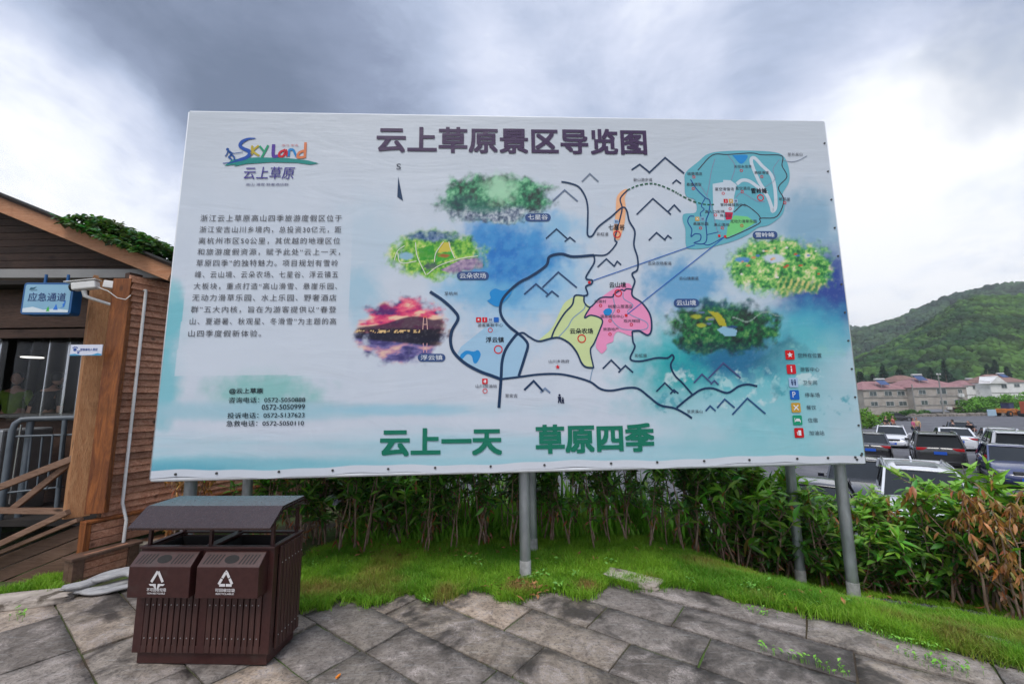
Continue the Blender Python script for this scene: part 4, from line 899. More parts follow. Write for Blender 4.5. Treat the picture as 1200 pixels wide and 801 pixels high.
# orange scrap on the paving
q = at_z(396, 793); mb = MB(); mb.box((0, 0, .006), (.012, .03, .008)); mb.prism([(-.006, .014), (.006, .014), (0, .024)], .003, .009, 'z'); o = mb.build('litter', mat('orange_scrap', (.75, .22, .02), rough=.5)); o.location = (q.x, q.y, 0); o.rotation_euler = (0, 0, -.3); tag(o, 'tiny orange scrap lying on the stone paving', 'litter')
# ------------------------------------------------------------------ the hedge: one shrub at a time
M_leaf = bpy.data.materials.new('shrub_leaf'); M_leaf.use_nodes = True; t = NT(M_leaf.node_tree); M_leaf.node_tree.nodes.clear()
at_ = t.n('ShaderNodeAttribute', attribute_name='col'); p = t.n('ShaderNodeBsdfPrincipled', i_0=at_.outputs[0]); p.inputs['Roughness'].default_value = .38; p.inputs['Specular IOR Level'].default_value = .5
tr = t.n('ShaderNodeBsdfTranslucent', i_0=t.mix(1.0, at_.outputs[0], (1.1, 1.25, .6), 'MULTIPLY')); mx = t.n('ShaderNodeMixShader', i_0=.30, i_1=p.outputs[0], i_2=tr.outputs[0]); t.link(mx.outputs[0], t.n('ShaderNodeOutputMaterial').inputs[0])
M_stem = mat('shrub_stem', (.19, .115, .08), (.31, .22, .165), 18, .85, bump=.002, bscale=60)
def leaves_mesh(items):
    """items: (pos, dir, normal, length, width, colour, droop)"""
    V, Fq, Cc = [], [], []
    for pos, d, nrm, L, W, c, dr in items:
        s = d.cross(nrm).normalized(); nrm = s.cross(d).normalized(); b = len(V)
        prof = [(0, .12), (.3, .85), (.62, .9), (1.0, .04)]
        for u, k in prof:
            m_ = pos + d * (L * u) - nrm * (dr * L * u * u)
            V += [m_ - s * (W * k / 2) + nrm * W * k * .16, m_, m_ + s * (W * k / 2) + nrm * W * k * .16]
            Cc += [c, tuple(v * 1.12 for v in c), c]
        for i in range(3):
            for j in range(2): Fq.append((b + i * 3 + j, b + i * 3 + j + 1, b + i * 3 + j + 4, b + i * 3 + j + 3))
    return np.array([tuple(v) for v in V]), np.array(Fq), np.array(Cc)
def make_shrub(seed, H=1.15, nst=3, nl=240, dead=0.0, low=.38, spread=.20, big=1.0, light=.35):
    r = random.Random(seed); root = empty('hedge_shrub'); items = []; mbs = MB()
    for s in range(nst):
        bx, by = r.gauss(0, .05), r.gauss(0, .05); tx, ty = bx + r.gauss(0, spread * .8), by + r.gauss(0, spread * .7); h = H * r.uniform(.75, 1.0)
        pts = [Vector((bx + (tx - bx) * u + r.gauss(0, .010), by + (ty - by) * u + r.gauss(0, .010), -.06 + (h + .06) * u)) for u in np.linspace(0, 1, 7)]
        mbs.tube(pts, [.0105 * (1 - .75 * u) * r.uniform(.9, 1.2) for u in np.linspace(0, 1, 7)], 6)
        br = []
        for k in range(7):
            u = r.uniform(low * .8, .97); i = min(5, int(u * 6)); q = pts[i].lerp(pts[i + 1], u * 6 - i); a = r.uniform(0, 6.28)
            e = q + Vector((math.cos(a) * r.uniform(.06, .2), math.sin(a) * r.uniform(.06, .2), r.uniform(.05, .2)))
            mbs.tube([q, q.lerp(e, .5) + Vector((0, 0, -.01)), e], [.0045, .0035, .002], 5); br.append((q, e))
        br.append((pts[4], pts[6])); br.append((pts[5], pts[6] + Vector((0, 0, .03))))
        for k in range(nl // nst):
            q, e = r.choice(br); u = r.uniform(.15, 1.05) ** .8; pos = q.lerp(e, u)
            if pos.z < H * low and r.random() < .8: continue
            a = r.uniform(0, 6.28); el = r.gauss(.35, .45); d = Vector((math.cos(a) * math.cos(el), math.sin(a) * math.cos(el), math.sin(el))); nrm = Vector((r.gauss(0, .4), r.gauss(0, .4), 1)).normalized()
            if abs(d.dot(nrm)) > .95: continue
            isd = r.random() < dead; top = pos.z / H
            if isd: c = tuple(x * r.uniform(.7, 1.25) for x in r.choice([(.40, .19, .055), (.28, .13, .04), (.46, .27, .10)])); d = (d + Vector((0, 0, -1.1))).normalized()
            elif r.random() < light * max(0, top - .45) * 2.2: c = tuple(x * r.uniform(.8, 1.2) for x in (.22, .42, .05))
            else: c = tuple(x * r.uniform(.7, 1.35) for x in r.choice([(.070, .185, .022), (.105, .250, .028), (.145, .300, .035), (.050, .135, .025)]))
            L = r.uniform(.075, .145) * big; items.append((pos, d, nrm, L, L * r.uniform(.25, .34), c, r.uniform(.05, .4) if not isd else r.uniform(.3, .8)))
        for k in range(int(6 * (1 if dead < .5 else 2))):                       # a few withered leaves low on the stem
            q = pts[r.randint(1, 3)] + Vector((r.gauss(0, .03), r.gauss(0, .03), r.gauss(0, .05)))
            if q.z < .05: continue
            items.append((q, Vector((r.gauss(0, .4), r.gauss(0, .4), -1)).normalized(), Vector((r.gauss(0, 1), r.gauss(0, 1), .2)).normalized(), r.uniform(.04, .09), .02, tuple(x * r.uniform(.6, 1.2) for x in (.28, .12, .05)), .5))
    mbs.build('stems', M_stem, root, 'all'); V, Fq, Cc = leaves_mesh(items); link('foliage', np_mesh('foliage', V, Fq, Cc, True), M_leaf, root)
    return root
PROT = [make_shrub(s, h, n, nl) for s, h, n, nl in ((1, 1.22, 2, 290), (2, 1.18, 2, 270), (3, 1.25, 2, 250), (4, 1.2, 3, 330), (5, 1.15, 2, 290), (6, 1.25, 2, 300))]
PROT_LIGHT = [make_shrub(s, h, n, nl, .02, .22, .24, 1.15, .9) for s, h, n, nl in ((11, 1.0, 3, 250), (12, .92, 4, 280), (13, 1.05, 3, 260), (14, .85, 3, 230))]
PROT_DEAD = [make_shrub(21, .95, 4, 380, .97, .25, .22, .62), make_shrub(22, 1.0, 4, 330, .50, .2, .22, .8), make_shrub(23, 1.05, 4, 520, .95, .36, .17, .58)]
used = set(); rh = random.Random(42)
def place_shrub(proto, x, y, label, group, s=1.0):
    if proto.name in used: o = copy_tree(proto)
    else: o = proto; used.add(proto.name)
    o.location = (x, y, gz(x, y) + .01); o.rotation_euler = (0, 0, rh.uniform(0, 6.28)); o.scale = (s, s, s * rh.uniform(.93, 1.07))
    tag(o, label, 'shrub', group); return o
G_H = 'green shrubs of the hedge behind the billboard'
L_MID = 'dark green hedge shrub with bare lower stems, growing under and behind the billboard'
L_RGT = 'lighter green leafy shrub of the hedge to the right of the billboard'
n_sh = 0
x = -3.0
while x < 2.4:
    for row in range(2):
        xx = x + rh.uniform(-.08, .08) + row * .06; yy = float(hedge_y(xx)) + .02 + row * .34 + rh.uniform(-.07, .07)
        if abs(xx + 1.35) < .16 and row == 0: continue                                   # a thin spot where the rubble shows through
        place_shrub(rh.choice(PROT), xx, yy, L_MID, G_H, rh.uniform(.92, 1.12)); n_sh += 1
    x += rh.uniform(.16, .22)
for k in range(16):
    xx = -2.5 + k * .115 + rh.uniform(-.04, .04); yy = float(hedge_y(xx)) + rh.uniform(.15, .75)
    place_shrub(rh.choice(PROT_LIGHT if k % 3 else PROT), xx, yy, L_MID, G_H, rh.uniform(1.0, 1.15)); n_sh += 1
x = 2.45
while x < 6.6:
    for row in range(3):
        xx = x + rh.uniform(-.06, .06) + row * .10; yy = float(hedge_y(xx)) + .04 + row * .24 + rh.uniform(-.05, .05)
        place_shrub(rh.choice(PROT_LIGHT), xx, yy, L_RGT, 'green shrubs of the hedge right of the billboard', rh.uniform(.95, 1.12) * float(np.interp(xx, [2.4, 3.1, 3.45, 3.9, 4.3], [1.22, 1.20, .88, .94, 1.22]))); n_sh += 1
    x += rh.uniform(.17, .24)
q = Vector((3.98, 3.56, 0)); place_shrub(PROT_DEAD[2], q.x + .02, q.y + .02, 'withered orange-brown shrub with drooping leaves near the right edge of the photo', None, 1.12)
place_shrub(PROT_DEAD[1], q.x + .32, q.y + .04, 'half-withered brown and green shrub right of the withered orange-brown one near the right edge', None, 1.12)
q = at_z(192, 655); place_shrub(PROT_DEAD[0], q.x, q.y + .10, 'dead brown shrub with drooping leaves between the cabin wall and the litter bin', None, 1.0)
for (px, yy, s, lab) in ((1030, 4.55, .98, 'brown-leaved dying shrub just right of the front right billboard post'), (228, 4.75, 1.0, 'dead brown shrub behind the litter bin beside the left billboard post')):
    q = at_y(px, 600, yy); place_shrub(PROT_DEAD[0], q.x, yy, lab, None, s)
# ------------------------------------------------------------------ litter bin
M_bin = mat('brown_coated_steel', (.038, .0115, .0100), (.048, .0155, .0135), 40, .34, .46, bump=.0006, bscale=160, spec=.5, dirt=(.05, .034, .030), dscale=5, dlo=.60, dhi=.78)
M_slat = mat('brown_slat', (.062, .024, .019), (.045, .0175, .0145), 6, .45, .6, bump=.0008, bscale=60, stretch=(8, 8, 1), island=.15)
M_rivet = mat('bright_rivet', (.55, .55, .55), rough=.3, metal=.8)
M_dark = mat('dark_inside', (.012, .010, .010), rough=.8)
M_white_ink = mat('white_marking', (.62, .60, .60), rough=.5)
M_canopy = mat('canopy_coat', (.024, .0105, .0100), (.030, .0135, .0125), 30, .20, .30, bump=.0003, bscale=80, spec=.5, coat=.35)
bin_ = empty('litter_bin', (-1.945, 2.765, 0), rad(-2.4), 'dark brown twin litter bin with slatted sides and a flat canopy on posts', 'litter bin')
D = .315; W2 = .435
mb = MB(); mb.box((0, .165, .035), (.83, .29, .07)); mb.build('plinth', M_bin, bin_, bevel=.003)
mb = MB()                                                     # body frame: corner posts, rails, rim
for sx in (-1, 1):
    mb.box((sx * (W2 - .028), .022, .375), (.056, .044, .61)); mb.box((sx * (W2 - .02), D - .02, .375), (.04, .04, .61))
mb.box((0, .018, .375), (.05, .036, .61)); mb.box((0, .016, .091), (2 * W2 - .1, .03, .042)); mb.box((0, .016, .655), (2 * W2 - .1, .03, .05)); mb.box((0, D - .012, .37), (2 * W2 - .07, .012, .6))
for sx in (-1, 1): mb.box((sx * (W2 - .018), D / 2, .091), (.024, D - .08, .042)); mb.box((sx * (W2 - .018), D / 2, .655), (.024, D - .08, .05))
mb.build('body', M_bin, bin_, bevel=.003)
mb = MB(); mb.box((0, .006, .688), (2 * W2 + .012, .036, .014)); mb.box((0, D - .006, .688), (2 * W2 + .012, .036, .014)); mb.box((0, D / 2, .6885), (.06, D - .045, .016))
for sx in (-1, 1): mb.box((sx * (W2 - .012), D / 2, .688), (.036, D - .046, .0145))
mb.build('rim', M_bin, bin_, bevel=.003)
for sx in (-1, 1):                                            # inner liners, dark and open
    mb = MB(); cxx = sx * .215
    for (c, d) in (((cxx, .045, .42), (.36, .006, .50)), ((cxx, D - .045, .42), (.36, .006, .50)), ((cxx - .18, D / 2, .42), (.006, D - .1, .50)), ((cxx + .18, D / 2, .42), (.006, D - .1, .50)), ((cxx, D / 2, .18), (.36, D - .1, .006))): mb.box(c, d)
    mb.build('liner', M_dark, bin_)
def strip(mb, rv, x0, x1, n, y, z0, z1, side=None):
    for k in range(n):
        x = x0 + (x1 - x0) * (k + .5) / n; wd = (x1 - x0) / n * .80
        if side is None:
            mb.box((x, y, (z0 + z1) / 2), (wd, .016, z1 - z0))
            for z in (z0 + .085, z1 - .105): rv.ball((x, y - .009, z), .0036, 6, 4)
        else:
            mb.box((y, x, (z0 + z1) / 2), (.016, wd, z1 - z0))
            for z in (z0 + .075, z1 - .10): rv.ball((y + side * .009, x, z), .0036, 6, 4)
for a, b in ((-W2 + .058, -.027), (.027, W2 - .058)):
    mb = MB(); rv = MB(); strip(mb, rv, a, b, 9, .004, .074, .455); p = mb.build('slat_panel', M_slat, bin_, bevel=.003); rv.build('rivets', M_rivet, p, True)
for sx in (-1, 1):
    mb = MB(); rv = MB(); strip(mb, rv, .050, D - .006, 7, sx * (W2 + .006), .074, .676, sx); p = mb.build('slat_panel', M_slat, bin_, bevel=.003); rv.build('rivets', M_rivet, p, True)
def arrow_tri(mb, cx, cz, r, y, tree):
    """three bent chasing bars in a triangle"""
    P = [Vector((cx + r * math.sin(a), 0, cz + r * math.cos(a))) for a in (0, 2.0944, 4.18879)]; wv = r * .30
    def q(a, b, c, d): mb.add([(v[0], y, v[2]) for v in (a, b, c, d)], [(0, 1, 2, 3)])
    def seg(p, q_, u0, u1):
        d = (q_ - p); n = Vector((-d.z, 0, d.x)).normalized() * wv / 2; q(p + d * u0 - n, p + d * u1 - n, p + d * u1 + n, p + d * u0 + n)
    if not tree:
        for i in range(3):
            a, b = P[i], P[(i + 1) % 3]; seg(a, b, .06, .46); seg(a, b, .52, .92)
        mb.add([(cx - wv * .55, y, cz + r * .93), (cx + wv * .55, y, cz + r * .93), (cx + wv * .2, y, cz + r * 1.12), (cx - wv * .2, y, cz + r * 1.12)], [(0, 1, 2, 3)])
    else:
        seg(P[0], P[1], .04, .80); seg(P[2], P[0], .20, .98)
        for s in (-1, 1):
            mb.add([(cx + s * r * .98, y, cz - r * .42), (cx + s * r * .80, y, cz - r * .62), (cx + s * r * .30, y, cz - r * .62), (cx + s * r * .12, y, cz - r * .40)], [(0, 1, 2, 3)])
            mb.add([(cx + s * r * .12, y, cz - r * .42), (cx + s * r * .45, y, cz - r * .63), (cx + s * r * .12, y, cz - r * 1.0), (cx + s * r * .05, y, cz - r * 1.0)], [(0, 1, 2, 3)])
def stamp(name, s, cx, z, wd, ht, y, m, parent, bold=.012):
    V, Fs = text_mesh(s, 1.0, bold); me = bpy.data.meshes.new(name)
    me.from_pydata([(cx - wd / 2 + a / V[:, 0].max() * wd, y - .00005 * k, z + b * ht) for a, b, k in V], [], Fs); return link(name, me, m, parent)
for sx, s1, s2, tree in ((-1, '不可回收垃圾', 'NON-RECYCLABLE', True), (1, '可回收垃圾', 'RECYCLABLE', False)):
    x0, x1 = sx * .215 - .205, sx * .215 + .185
    prof = [(-.088, .425), (-.092, .605), (-.026, .672), (.002, .672), (.002, .425)]
    mb = MB(); mb.prism(prof, x0, x1, 'x'); ch = mb.build('chute', M_bin, bin_, bevel=.004)
    mb = MB(); cxx = (x0 + x1) / 2; up = Vector((0, .066, .067)).normalized(); nn = Vector((0, -.067, .066)).normalized(); o_ = Vector((cxx, -.059, .6385)) + nn * .0012
    for k in list(range(-7, -2)) + list(range(3, 8)):
        c = o_ + Vector((k * .0225, 0, 0)); a = Vector((.004, 0, 0)); u = up * .029 + Vector((.008, 0, 0)); mb.add([c - a - u, c + a - u, c + a + u, c - a + u], [(0, 1, 2, 3)])
    mb.add([o_ + Vector((.045 * math.cos(t), 0, 0)) + up * .026 * math.sin(t) for t in np.linspace(0, 2 * math.pi, 20, False)], [list(range(20))]); mb.build('openings', M_dark, ch)
    mb = MB(); arrow_tri(mb, cxx - .005, .530, .052, -.0945, tree); mb.build('recycling_mark', M_white_ink, ch)
    stamp('lettering', s1, cxx - .005, .4655, .124, .020, -.0935, M_white_ink, ch, .02); stamp('lettering', s2, cxx - .005, .4495, .112, .0105, -.0932, M_white_ink, ch, .02)
for x in (-W2 + .03, 0, W2 - .03):
    for y in (.025, D - .02):
        mb = MB(); mb.box((x, y, .775), (.018, .018, .165)); mb.build('canopy_post', M_bin, bin_)
prof = [(-.095, .832), (.030, .932), (D - .03, .938), (D + .045, .868), (D + .045, .858), (D - .034, .926), (.033, .920), (-.095, .818)]
mb = MB(); mb.prism(prof, -.455, .455, 'x')
for sx in (-1, 1): mb.prism([(-.06, .846), (.033, .918), (D - .034, .924), (D + .03, .868), (D + .02, .862), (D - .04, .908), (.04, .900), (-.055, .838)], sx * .4535 - .003, sx * .4535 + .001, 'x')
mb.build('canopy', M_canopy, bin_, bevel=.006, seg=3)

# ------------------------------------------------------------------ the timber cabin
def wood(name, c1, c2, knots=(.03, .014, .008), axis='x', rough=.62, island=0.0, scale=3.0):
    m = bpy.data.materials.new(name); m.use_nodes = True; t = NT(m.node_tree); m.node_tree.nodes.clear()
    p = t.n('ShaderNodeBsdfPrincipled'); t.link(p.outputs[0], t.n('ShaderNodeOutputMaterial').inputs[0])
    tc = t.n('ShaderNodeTexCoord'); mp = t.n('ShaderNodeMapping', i_0=tc.outputs['Object']); st = {'x': (1, 9, 9), 'z': (9, 9, 1), 'y': (9, 1, 9)}[axis]; mp.inputs['Scale'].default_value = st
    g = t.noise(mp.outputs[0], scale, 8, .62, 1.2); fine = t.noise(mp.outputs[0], scale * 6, 5, .6); blot = t.noise(tc.outputs['Object'], 2.2, 6, .6, .3)
    kn = t.n('ShaderNodeTexVoronoi'); mk = t.n('ShaderNodeMapping', i_0=tc.outputs['Object']); mk.inputs['Scale'].default_value = {'x': (.5, 1, 1), 'z': (1, 1, .5), 'y': (1, .5, 1)}[axis]; t.link(mk.outputs[0], kn.inputs['Vector']); kn.inputs['Scale'].default_value = 4.5
    col = t.mix(t.maprange(g, .35, .65), c1, c2)
    col = t.mix(t.math('MULTIPLY', t.maprange(fine, .52, .72), .6), col, tuple(v * .42 for v in c1))
    col = t.mix(t.math('MULTIPLY', t.maprange(blot, .52, .68), .55), col, tuple(v * .38 for v in c1))
    col = t.mix(t.maprange(kn.outputs['Distance'], .13, .05), col, knots)
    if island:
        ge = t.n('ShaderNodeNewGeometry'); k = t.maprange(ge.outputs['Random Per Island'], 0, 1, 1 - island, 1 + island); sc = t.n('ShaderNodeVectorMath', operation='SCALE', i_0=col); t.link(k, sc.inputs['Scale']); col = sc.outputs[0]
    t.link(col, p.inputs['Base Color']); p.inputs['Roughness'].default_value = rough; p.inputs['Specular IOR Level'].default_value = .35
    b = t.n('ShaderNodeBump'); b.inputs['Distance'].default_value = .004; t.link(t.math('ADD', g, fine), b.inputs['Height']); t.link(b.outputs[0], p.inputs['Normal'])
    return m
W_post = wood('post_timber', (.34, .150, .062), (.45, .235, .110), axis='z'); W_orange = wood('orange_board', (.30, .098, .024), (.11, .032, .010), axis='z', scale=2.2)
W_side = wood('siding_timber', (.32, .130, .072), (.52, .280, .185), axis='x', island=.34); W_dark = wood('dark_timber', (.050, .026, .017), (.085, .045, .030), axis='x', island=.2)
W_barge = wood('barge_timber', (.42, .180, .085), (.50, .255, .140), axis='x'); W_rail = wood('rail_timber', (.17, .095, .060), (.25, .150, .10), axis='x'); W_skirt = wood('skirt_timber', (.105, .056, .036), (.15, .088, .060), axis='x', scale=2.0)
M_roof = mat('roof_felt', (.022, .021, .022), (.04, .038, .036), 12, .8, bump=.01)
M_beam = mat('painted_beam', (.17, .165, .16), (.24, .235, .23), 5, .6, bump=.002, dirt=(.12, .07, .05), dscale=3, dlo=.58, dhi=.7, stretch=(.4, 1, 1))
cabin = empty('timber_cabin', (-4.2, 4.4, 0), 0, 'brown timber ticket cabin with horizontal siding and a pitched roof at the left', 'cabin')
CI = Matrix.Translation((4.2, -4.4, 0))
class CB(MB):                                                  # shapes given in world coordinates, parented to the cabin
    def build(s, *a, **k): s.v = [(x + 4.2, y - 4.4, z) for x, y, z in s.v]; return MB.build(s, *a, **k)
DW = Vector((math.sin(rad(22)), math.cos(rad(22)), 0)); NW = Vector((math.cos(rad(22)), -math.sin(rad(22)), 0)); S0 = Vector((-3.86, 4.40, 0))
def wl(a, n, z): v = S0 + DW * a + NW * n; return Vector((v.x, v.y, z))
def wbox(mb, a0, a1, n0, n1, z0, z1):
    mb.add([wl(a, n, z) for z in (z0, z1) for a, n in ((a0, n0), (a1, n0), (a1, n1), (a0, n1))], [(0, 3, 2, 1), (4, 5, 6, 7), (0, 1, 5, 4), (1, 2, 6, 5), (2, 3, 7, 6), (3, 0, 4, 7)])
mb = CB()                                                     # overlapping boards of the side wall
z = .50; rc = random.Random(5)
while z < 2.90:
    h = .074; a = -.27
    while a < 5.5:
        L = rc.uniform(1.6, 3.0) if a > -.2 else rc.uniform(.7, 2.6); e = min(5.5, a + L)
        mb.add([wl(a, -.02, z), wl(e - .003, -.02, z), wl(e - .003, .018 + rc.uniform(0, .003), z), wl(a, .018 + rc.uniform(0, .003), z), wl(a, -.02, z + h), wl(e - .003, -.02, z + h), wl(e - .003, .001, z + h), wl(a, .001, z + h)], [(0, 3, 2, 1), (4, 5, 6, 7), (0, 1, 5, 4), (1, 2, 6, 5), (2, 3, 7, 6), (3, 0, 4, 7)])
        a = e
    z += .067
mb.build('siding', W_side, cabin)
mb = CB(); wbox(mb, -.27, 5.5, -.10, -.021, .45, 2.95); mb.build('wall', W_dark, cabin)
mb = CB(); z = .27                                            # flared skirt boards under a sloping ledge
while z < .49: wbox(mb, -.38, 2.6, .03, .075 + rc.uniform(0, .006), z, z + .068); z += .074
mb.build('skirt_boards', W_side, cabin, bevel=.003)
mb = CB(); wbox(mb, -.43, 2.6, .0, .105, .498, .520); wbox(mb, -.43, -.385, .0, .10, .12, .496); mb.build('ledge', W_orange, cabin, bevel=.003)
mb = CB(); wbox(mb, -.56, -.04, .085, .25, .235, .262); mb.build('box_lid', W_skirt, cabin, bevel=.004)
mb = CB(); wbox(mb, -.54, -.46, .17, .235, -.02, .234); wbox(mb, -.14, -.06, .17, .235, -.02, .234); wbox(mb, -.54, -.49, .09, .168, -.02, .234); mb.build('box_frame', W_skirt, cabin, bevel=.004)
mb = CB(); z = 0
while z < .21: wbox(mb, -.459, -.141, .18, .215, z, z + .062); z += .067
mb.build('box_boards', W_side, cabin, bevel=.003)
M_brick = mat('orange_stone', (.36, .15, .07), (.50, .26, .14), 9, .9, bump=.02, bscale=20, dirt=(.12, .06, .03), dscale=7, dlo=.5, dhi=.65)
mb = CB()
for k in range(3): wbox(mb, .08 + rc.uniform(-.01, .01), .28, -.05, .08, -.02 + .075 * k, .05 + .075 * k)
mb.build('stone_pier', M_brick, cabin, bevel=.012)
# posts at the corner
def pbar(p0, y0, p1, y1, wd, hd, tw=0.0):
    a, b = at_y(*p0, y0), at_y(*p1, y1); mb = CB(); mb.bar(a, b, wd, hd, up=(math.sin(tw), math.cos(tw), 0)); return mb
pbar((89, 606), 4.12, (121, 327), 4.36, .175, .17, rad(38)).build('post', W_post, cabin, bevel=.006)
pbar((113, 601), 4.06, (146, 327), 4.16, .165, .06, rad(-8)).build('post', W_orange, cabin, bevel=.005)
q0, q1 = at_y(-160, 321.5, 4.34), at_y(199, 321.5, 4.30)
mb = CB(); mb.bar(q0, q1, .08, .098); mb.build('beam', M_beam, cabin, bevel=.004)
b0, b1 = at_y(-2, 236.8, 4.2), at_y(203, 320, 4.2); dr = (b1 - b0); apex = b0 - dr * 1.0
mb = CB(); mb.bar(apex, b1, .045, .185, up=(0, 0, 1)); mb.bar(apex, apex + Vector((-dr.x * 2, 0, dr.z * 2)), .045, .165); mb.build('barge_board', W_barge, cabin, bevel=.004)
# roof: sheathing boards below, dark felt above, running back along the side wall
def rp(u, back, up): v = apex + (b1 - apex) * u + Vector((0, back, 0)) + Vector((0, 0, up)); return v
mb = CB(); n_b = 34
for k in range(n_b):
    a0, a1 = .01 + k * .17 - .05, .01 + k * .17 + .163 - .05
    mb.add([rp(0, a0, .060), rp(1.0, a0, .060), rp(1.0, a1, .060), rp(0, a1, .060), rp(0, a0, .085), rp(1.0, a0, .085), rp(1.0, a1, .085), rp(0, a1, .085)], [(0, 3, 2, 1), (4, 5, 6, 7), (0, 1, 5, 4), (1, 2, 6, 5), (2, 3, 7, 6), (3, 0, 4, 7)])
mb.build('roof_boards', W_dark, cabin)
mb = CB(); mb.add([rp(0, -.07, .088), rp(1.012, -.07, .088), rp(1.012, 5.8, .088), rp(0, 5.8, .088), rp(0, -.07, .112), rp(1.012, -.07, .112), rp(1.012, 5.8, .112), rp(0, 5.8, .112)], [(0, 3, 2, 1), (4, 5, 6, 7), (0, 1, 5, 4), (1, 2, 6, 5), (2, 3, 7, 6), (3, 0, 4, 7)])
w0 = apex + Vector((-dr.x * 2, 0, dr.z * 2))
mb.add([apex + Vector((0, -.07, .088)), w0 + Vector((0, -.07, .088)), w0 + Vector((0, 5.8, 0)) + Vector((0, 0, .088)), apex + Vector((0, 5.8, 0)) + Vector((0, 0, .088)), apex + Vector((0, -.07, .112)), w0 + Vector((0, -.07, .112)), w0 + Vector((0, 5.8, 0)) + Vector((0, 0, .112)), apex + Vector((0, 5.8, 0)) + Vector((0, 0, .112))], [(0, 3, 2, 1), (4, 5, 6, 7), (0, 1, 5, 4), (1, 2, 6, 5), (2, 3, 7, 6), (3, 0, 4, 7)])
mb.build('roof', M_roof, cabin)
mb = CB(); gy_ = 4.62; zb = 3.0                                # gable boards set back under the eaves
for k in range(24):
    z0 = zb + k * .085; xr = b1.x - (z0 + .08 - b1.z) / (abs(dr.z) / dr.x) + .10
    if xr > -8: mb.box(((xr - 9.2) / 2, gy_, z0 + .0405), (xr + 9.2, .03, .079))
mb.build('gable_boards', W_dark, cabin)
# interior
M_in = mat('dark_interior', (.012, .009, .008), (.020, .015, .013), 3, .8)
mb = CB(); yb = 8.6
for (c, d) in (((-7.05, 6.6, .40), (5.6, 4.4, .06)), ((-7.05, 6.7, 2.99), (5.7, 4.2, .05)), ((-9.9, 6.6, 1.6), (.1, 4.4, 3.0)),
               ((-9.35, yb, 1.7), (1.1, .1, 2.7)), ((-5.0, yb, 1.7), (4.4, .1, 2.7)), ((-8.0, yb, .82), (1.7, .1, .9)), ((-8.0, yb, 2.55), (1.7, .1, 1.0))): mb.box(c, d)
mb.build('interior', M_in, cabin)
mb = CB()
for x in (-8.5, -7.9, -7.4): mb.box((x, yb, 1.66), (.05, .06, .78))
mb.build('window_frame', W_dark, cabin)
mb = CB(); mb.box((-5.6, 4.78, 2.72), (2.6, .04, .46)); mb.box((-5.6, 4.80, 2.42), (2.6, .06, .10)); mb.build('lintel_boards', W_dark, cabin)
M_strip = bpy.data.materials.new('clear_strip'); M_strip.use_nodes = True; t = NT(M_strip.node_tree); M_strip.node_tree.nodes.clear()
g = t.n('ShaderNodeBsdfGlossy'); g.inputs['Roughness'].default_value = .18; g.inputs['Color'].default_value = (.8, .8, .8, 1); tr = t.n('ShaderNodeBsdfTransparent'); fr = t.n('ShaderNodeFresnel'); fr.inputs[0].default_value = 1.3
t.link(t.n('ShaderNodeMixShader', i_0=t.math('MULTIPLY_ADD', fr.outputs[0], .7, .03), i_1=tr.outputs[0], i_2=g.outputs[0]).outputs[0], t.n('ShaderNodeOutputMaterial').inputs[0])
for k in range(9):
    x = -6.75 + k * .24; mb = CB(); cv = [(x + .11 * u, 5.0 + .035 * math.cos(u * 2.4 + k) + .02 * (k % 2)) for u in np.linspace(-1, 1, 7)]
    mb.add([(a, b, z) for z in (1.42 + .03 * math.sin(k * 2), 2.45) for a, b in cv], [(i, i + 1, i + 8, i + 7) for i in range(6)]); mb.build('strip_curtain', M_strip, cabin, 'all')
mb = CB(); mb.box((-5.45, 5.45, .93), (2.3, .55, 1.0)); mb.build('counter_front', W_dark, cabin); mb = CB(); mb.box((-5.45, 5.40, 1.46), (2.4, .70, .04)); mb.build('counter_top', mat('counter_top', (.05, .045, .042), rough=.3), cabin, bevel=.005)
# ramp side and railings at the foot of the cabin
def qprism(mb, px, y0, y1):
    f = [at_y(a, b, y0) for a, b in px]; r_ = [v + Vector((0, y1 - y0, 0)) for v in f]; n = len(f); mb.add(f + r_, [list(range(n)), list(range(n, 2 * n))[::-1]] + [(i, n + i, n + (i + 1) % n, (i + 1) % n) for i in range(n)])
for px in ([(-60, 690), (-60, 676), (95, 614), (95, 628)], [(-60, 706), (-60, 691.5), (95, 629), (95, 643)], [(-60, 722), (-60, 707.5), (94, 644.5), (94, 662)], [(-60, 745), (-60, 723.5), (60, 676), (93, 664), (93, 672)]):
    mb = CB(); qprism(mb, px, 4.06, 4.10); mb.build('ramp_board', W_skirt, cabin, bevel=.003)
for i, (p, q, y0, y1, w_, h_) in enumerate((((-60, 672), (94, 608), 3.98, 4.02, .07, .035), ((-60, 665), (80, 599.5), 3.92, 3.98, .05, .05))):
    mb = CB(); mb.bar(at_y(*p, y0), at_y(*q, y1), w_, h_); mb.build('ramp_rail', W_rail, cabin, bevel=.004)
for p, q, y0, y1, w_, h_ in (((-60, 594), (88, 536), 4.06, 4.10, .04, .06), ((10, 600), (88, 537.5), 4.11, 4.14, .035, .055), ((-60, 597), (78, 598.5), 4.08, 4.12, .05, .05)):
    mb = CB(); mb.bar(at_y(*p, y0), at_y(*q, y1), w_, h_); mb.build('ramp_rail', W_rail, cabin, bevel=.004)
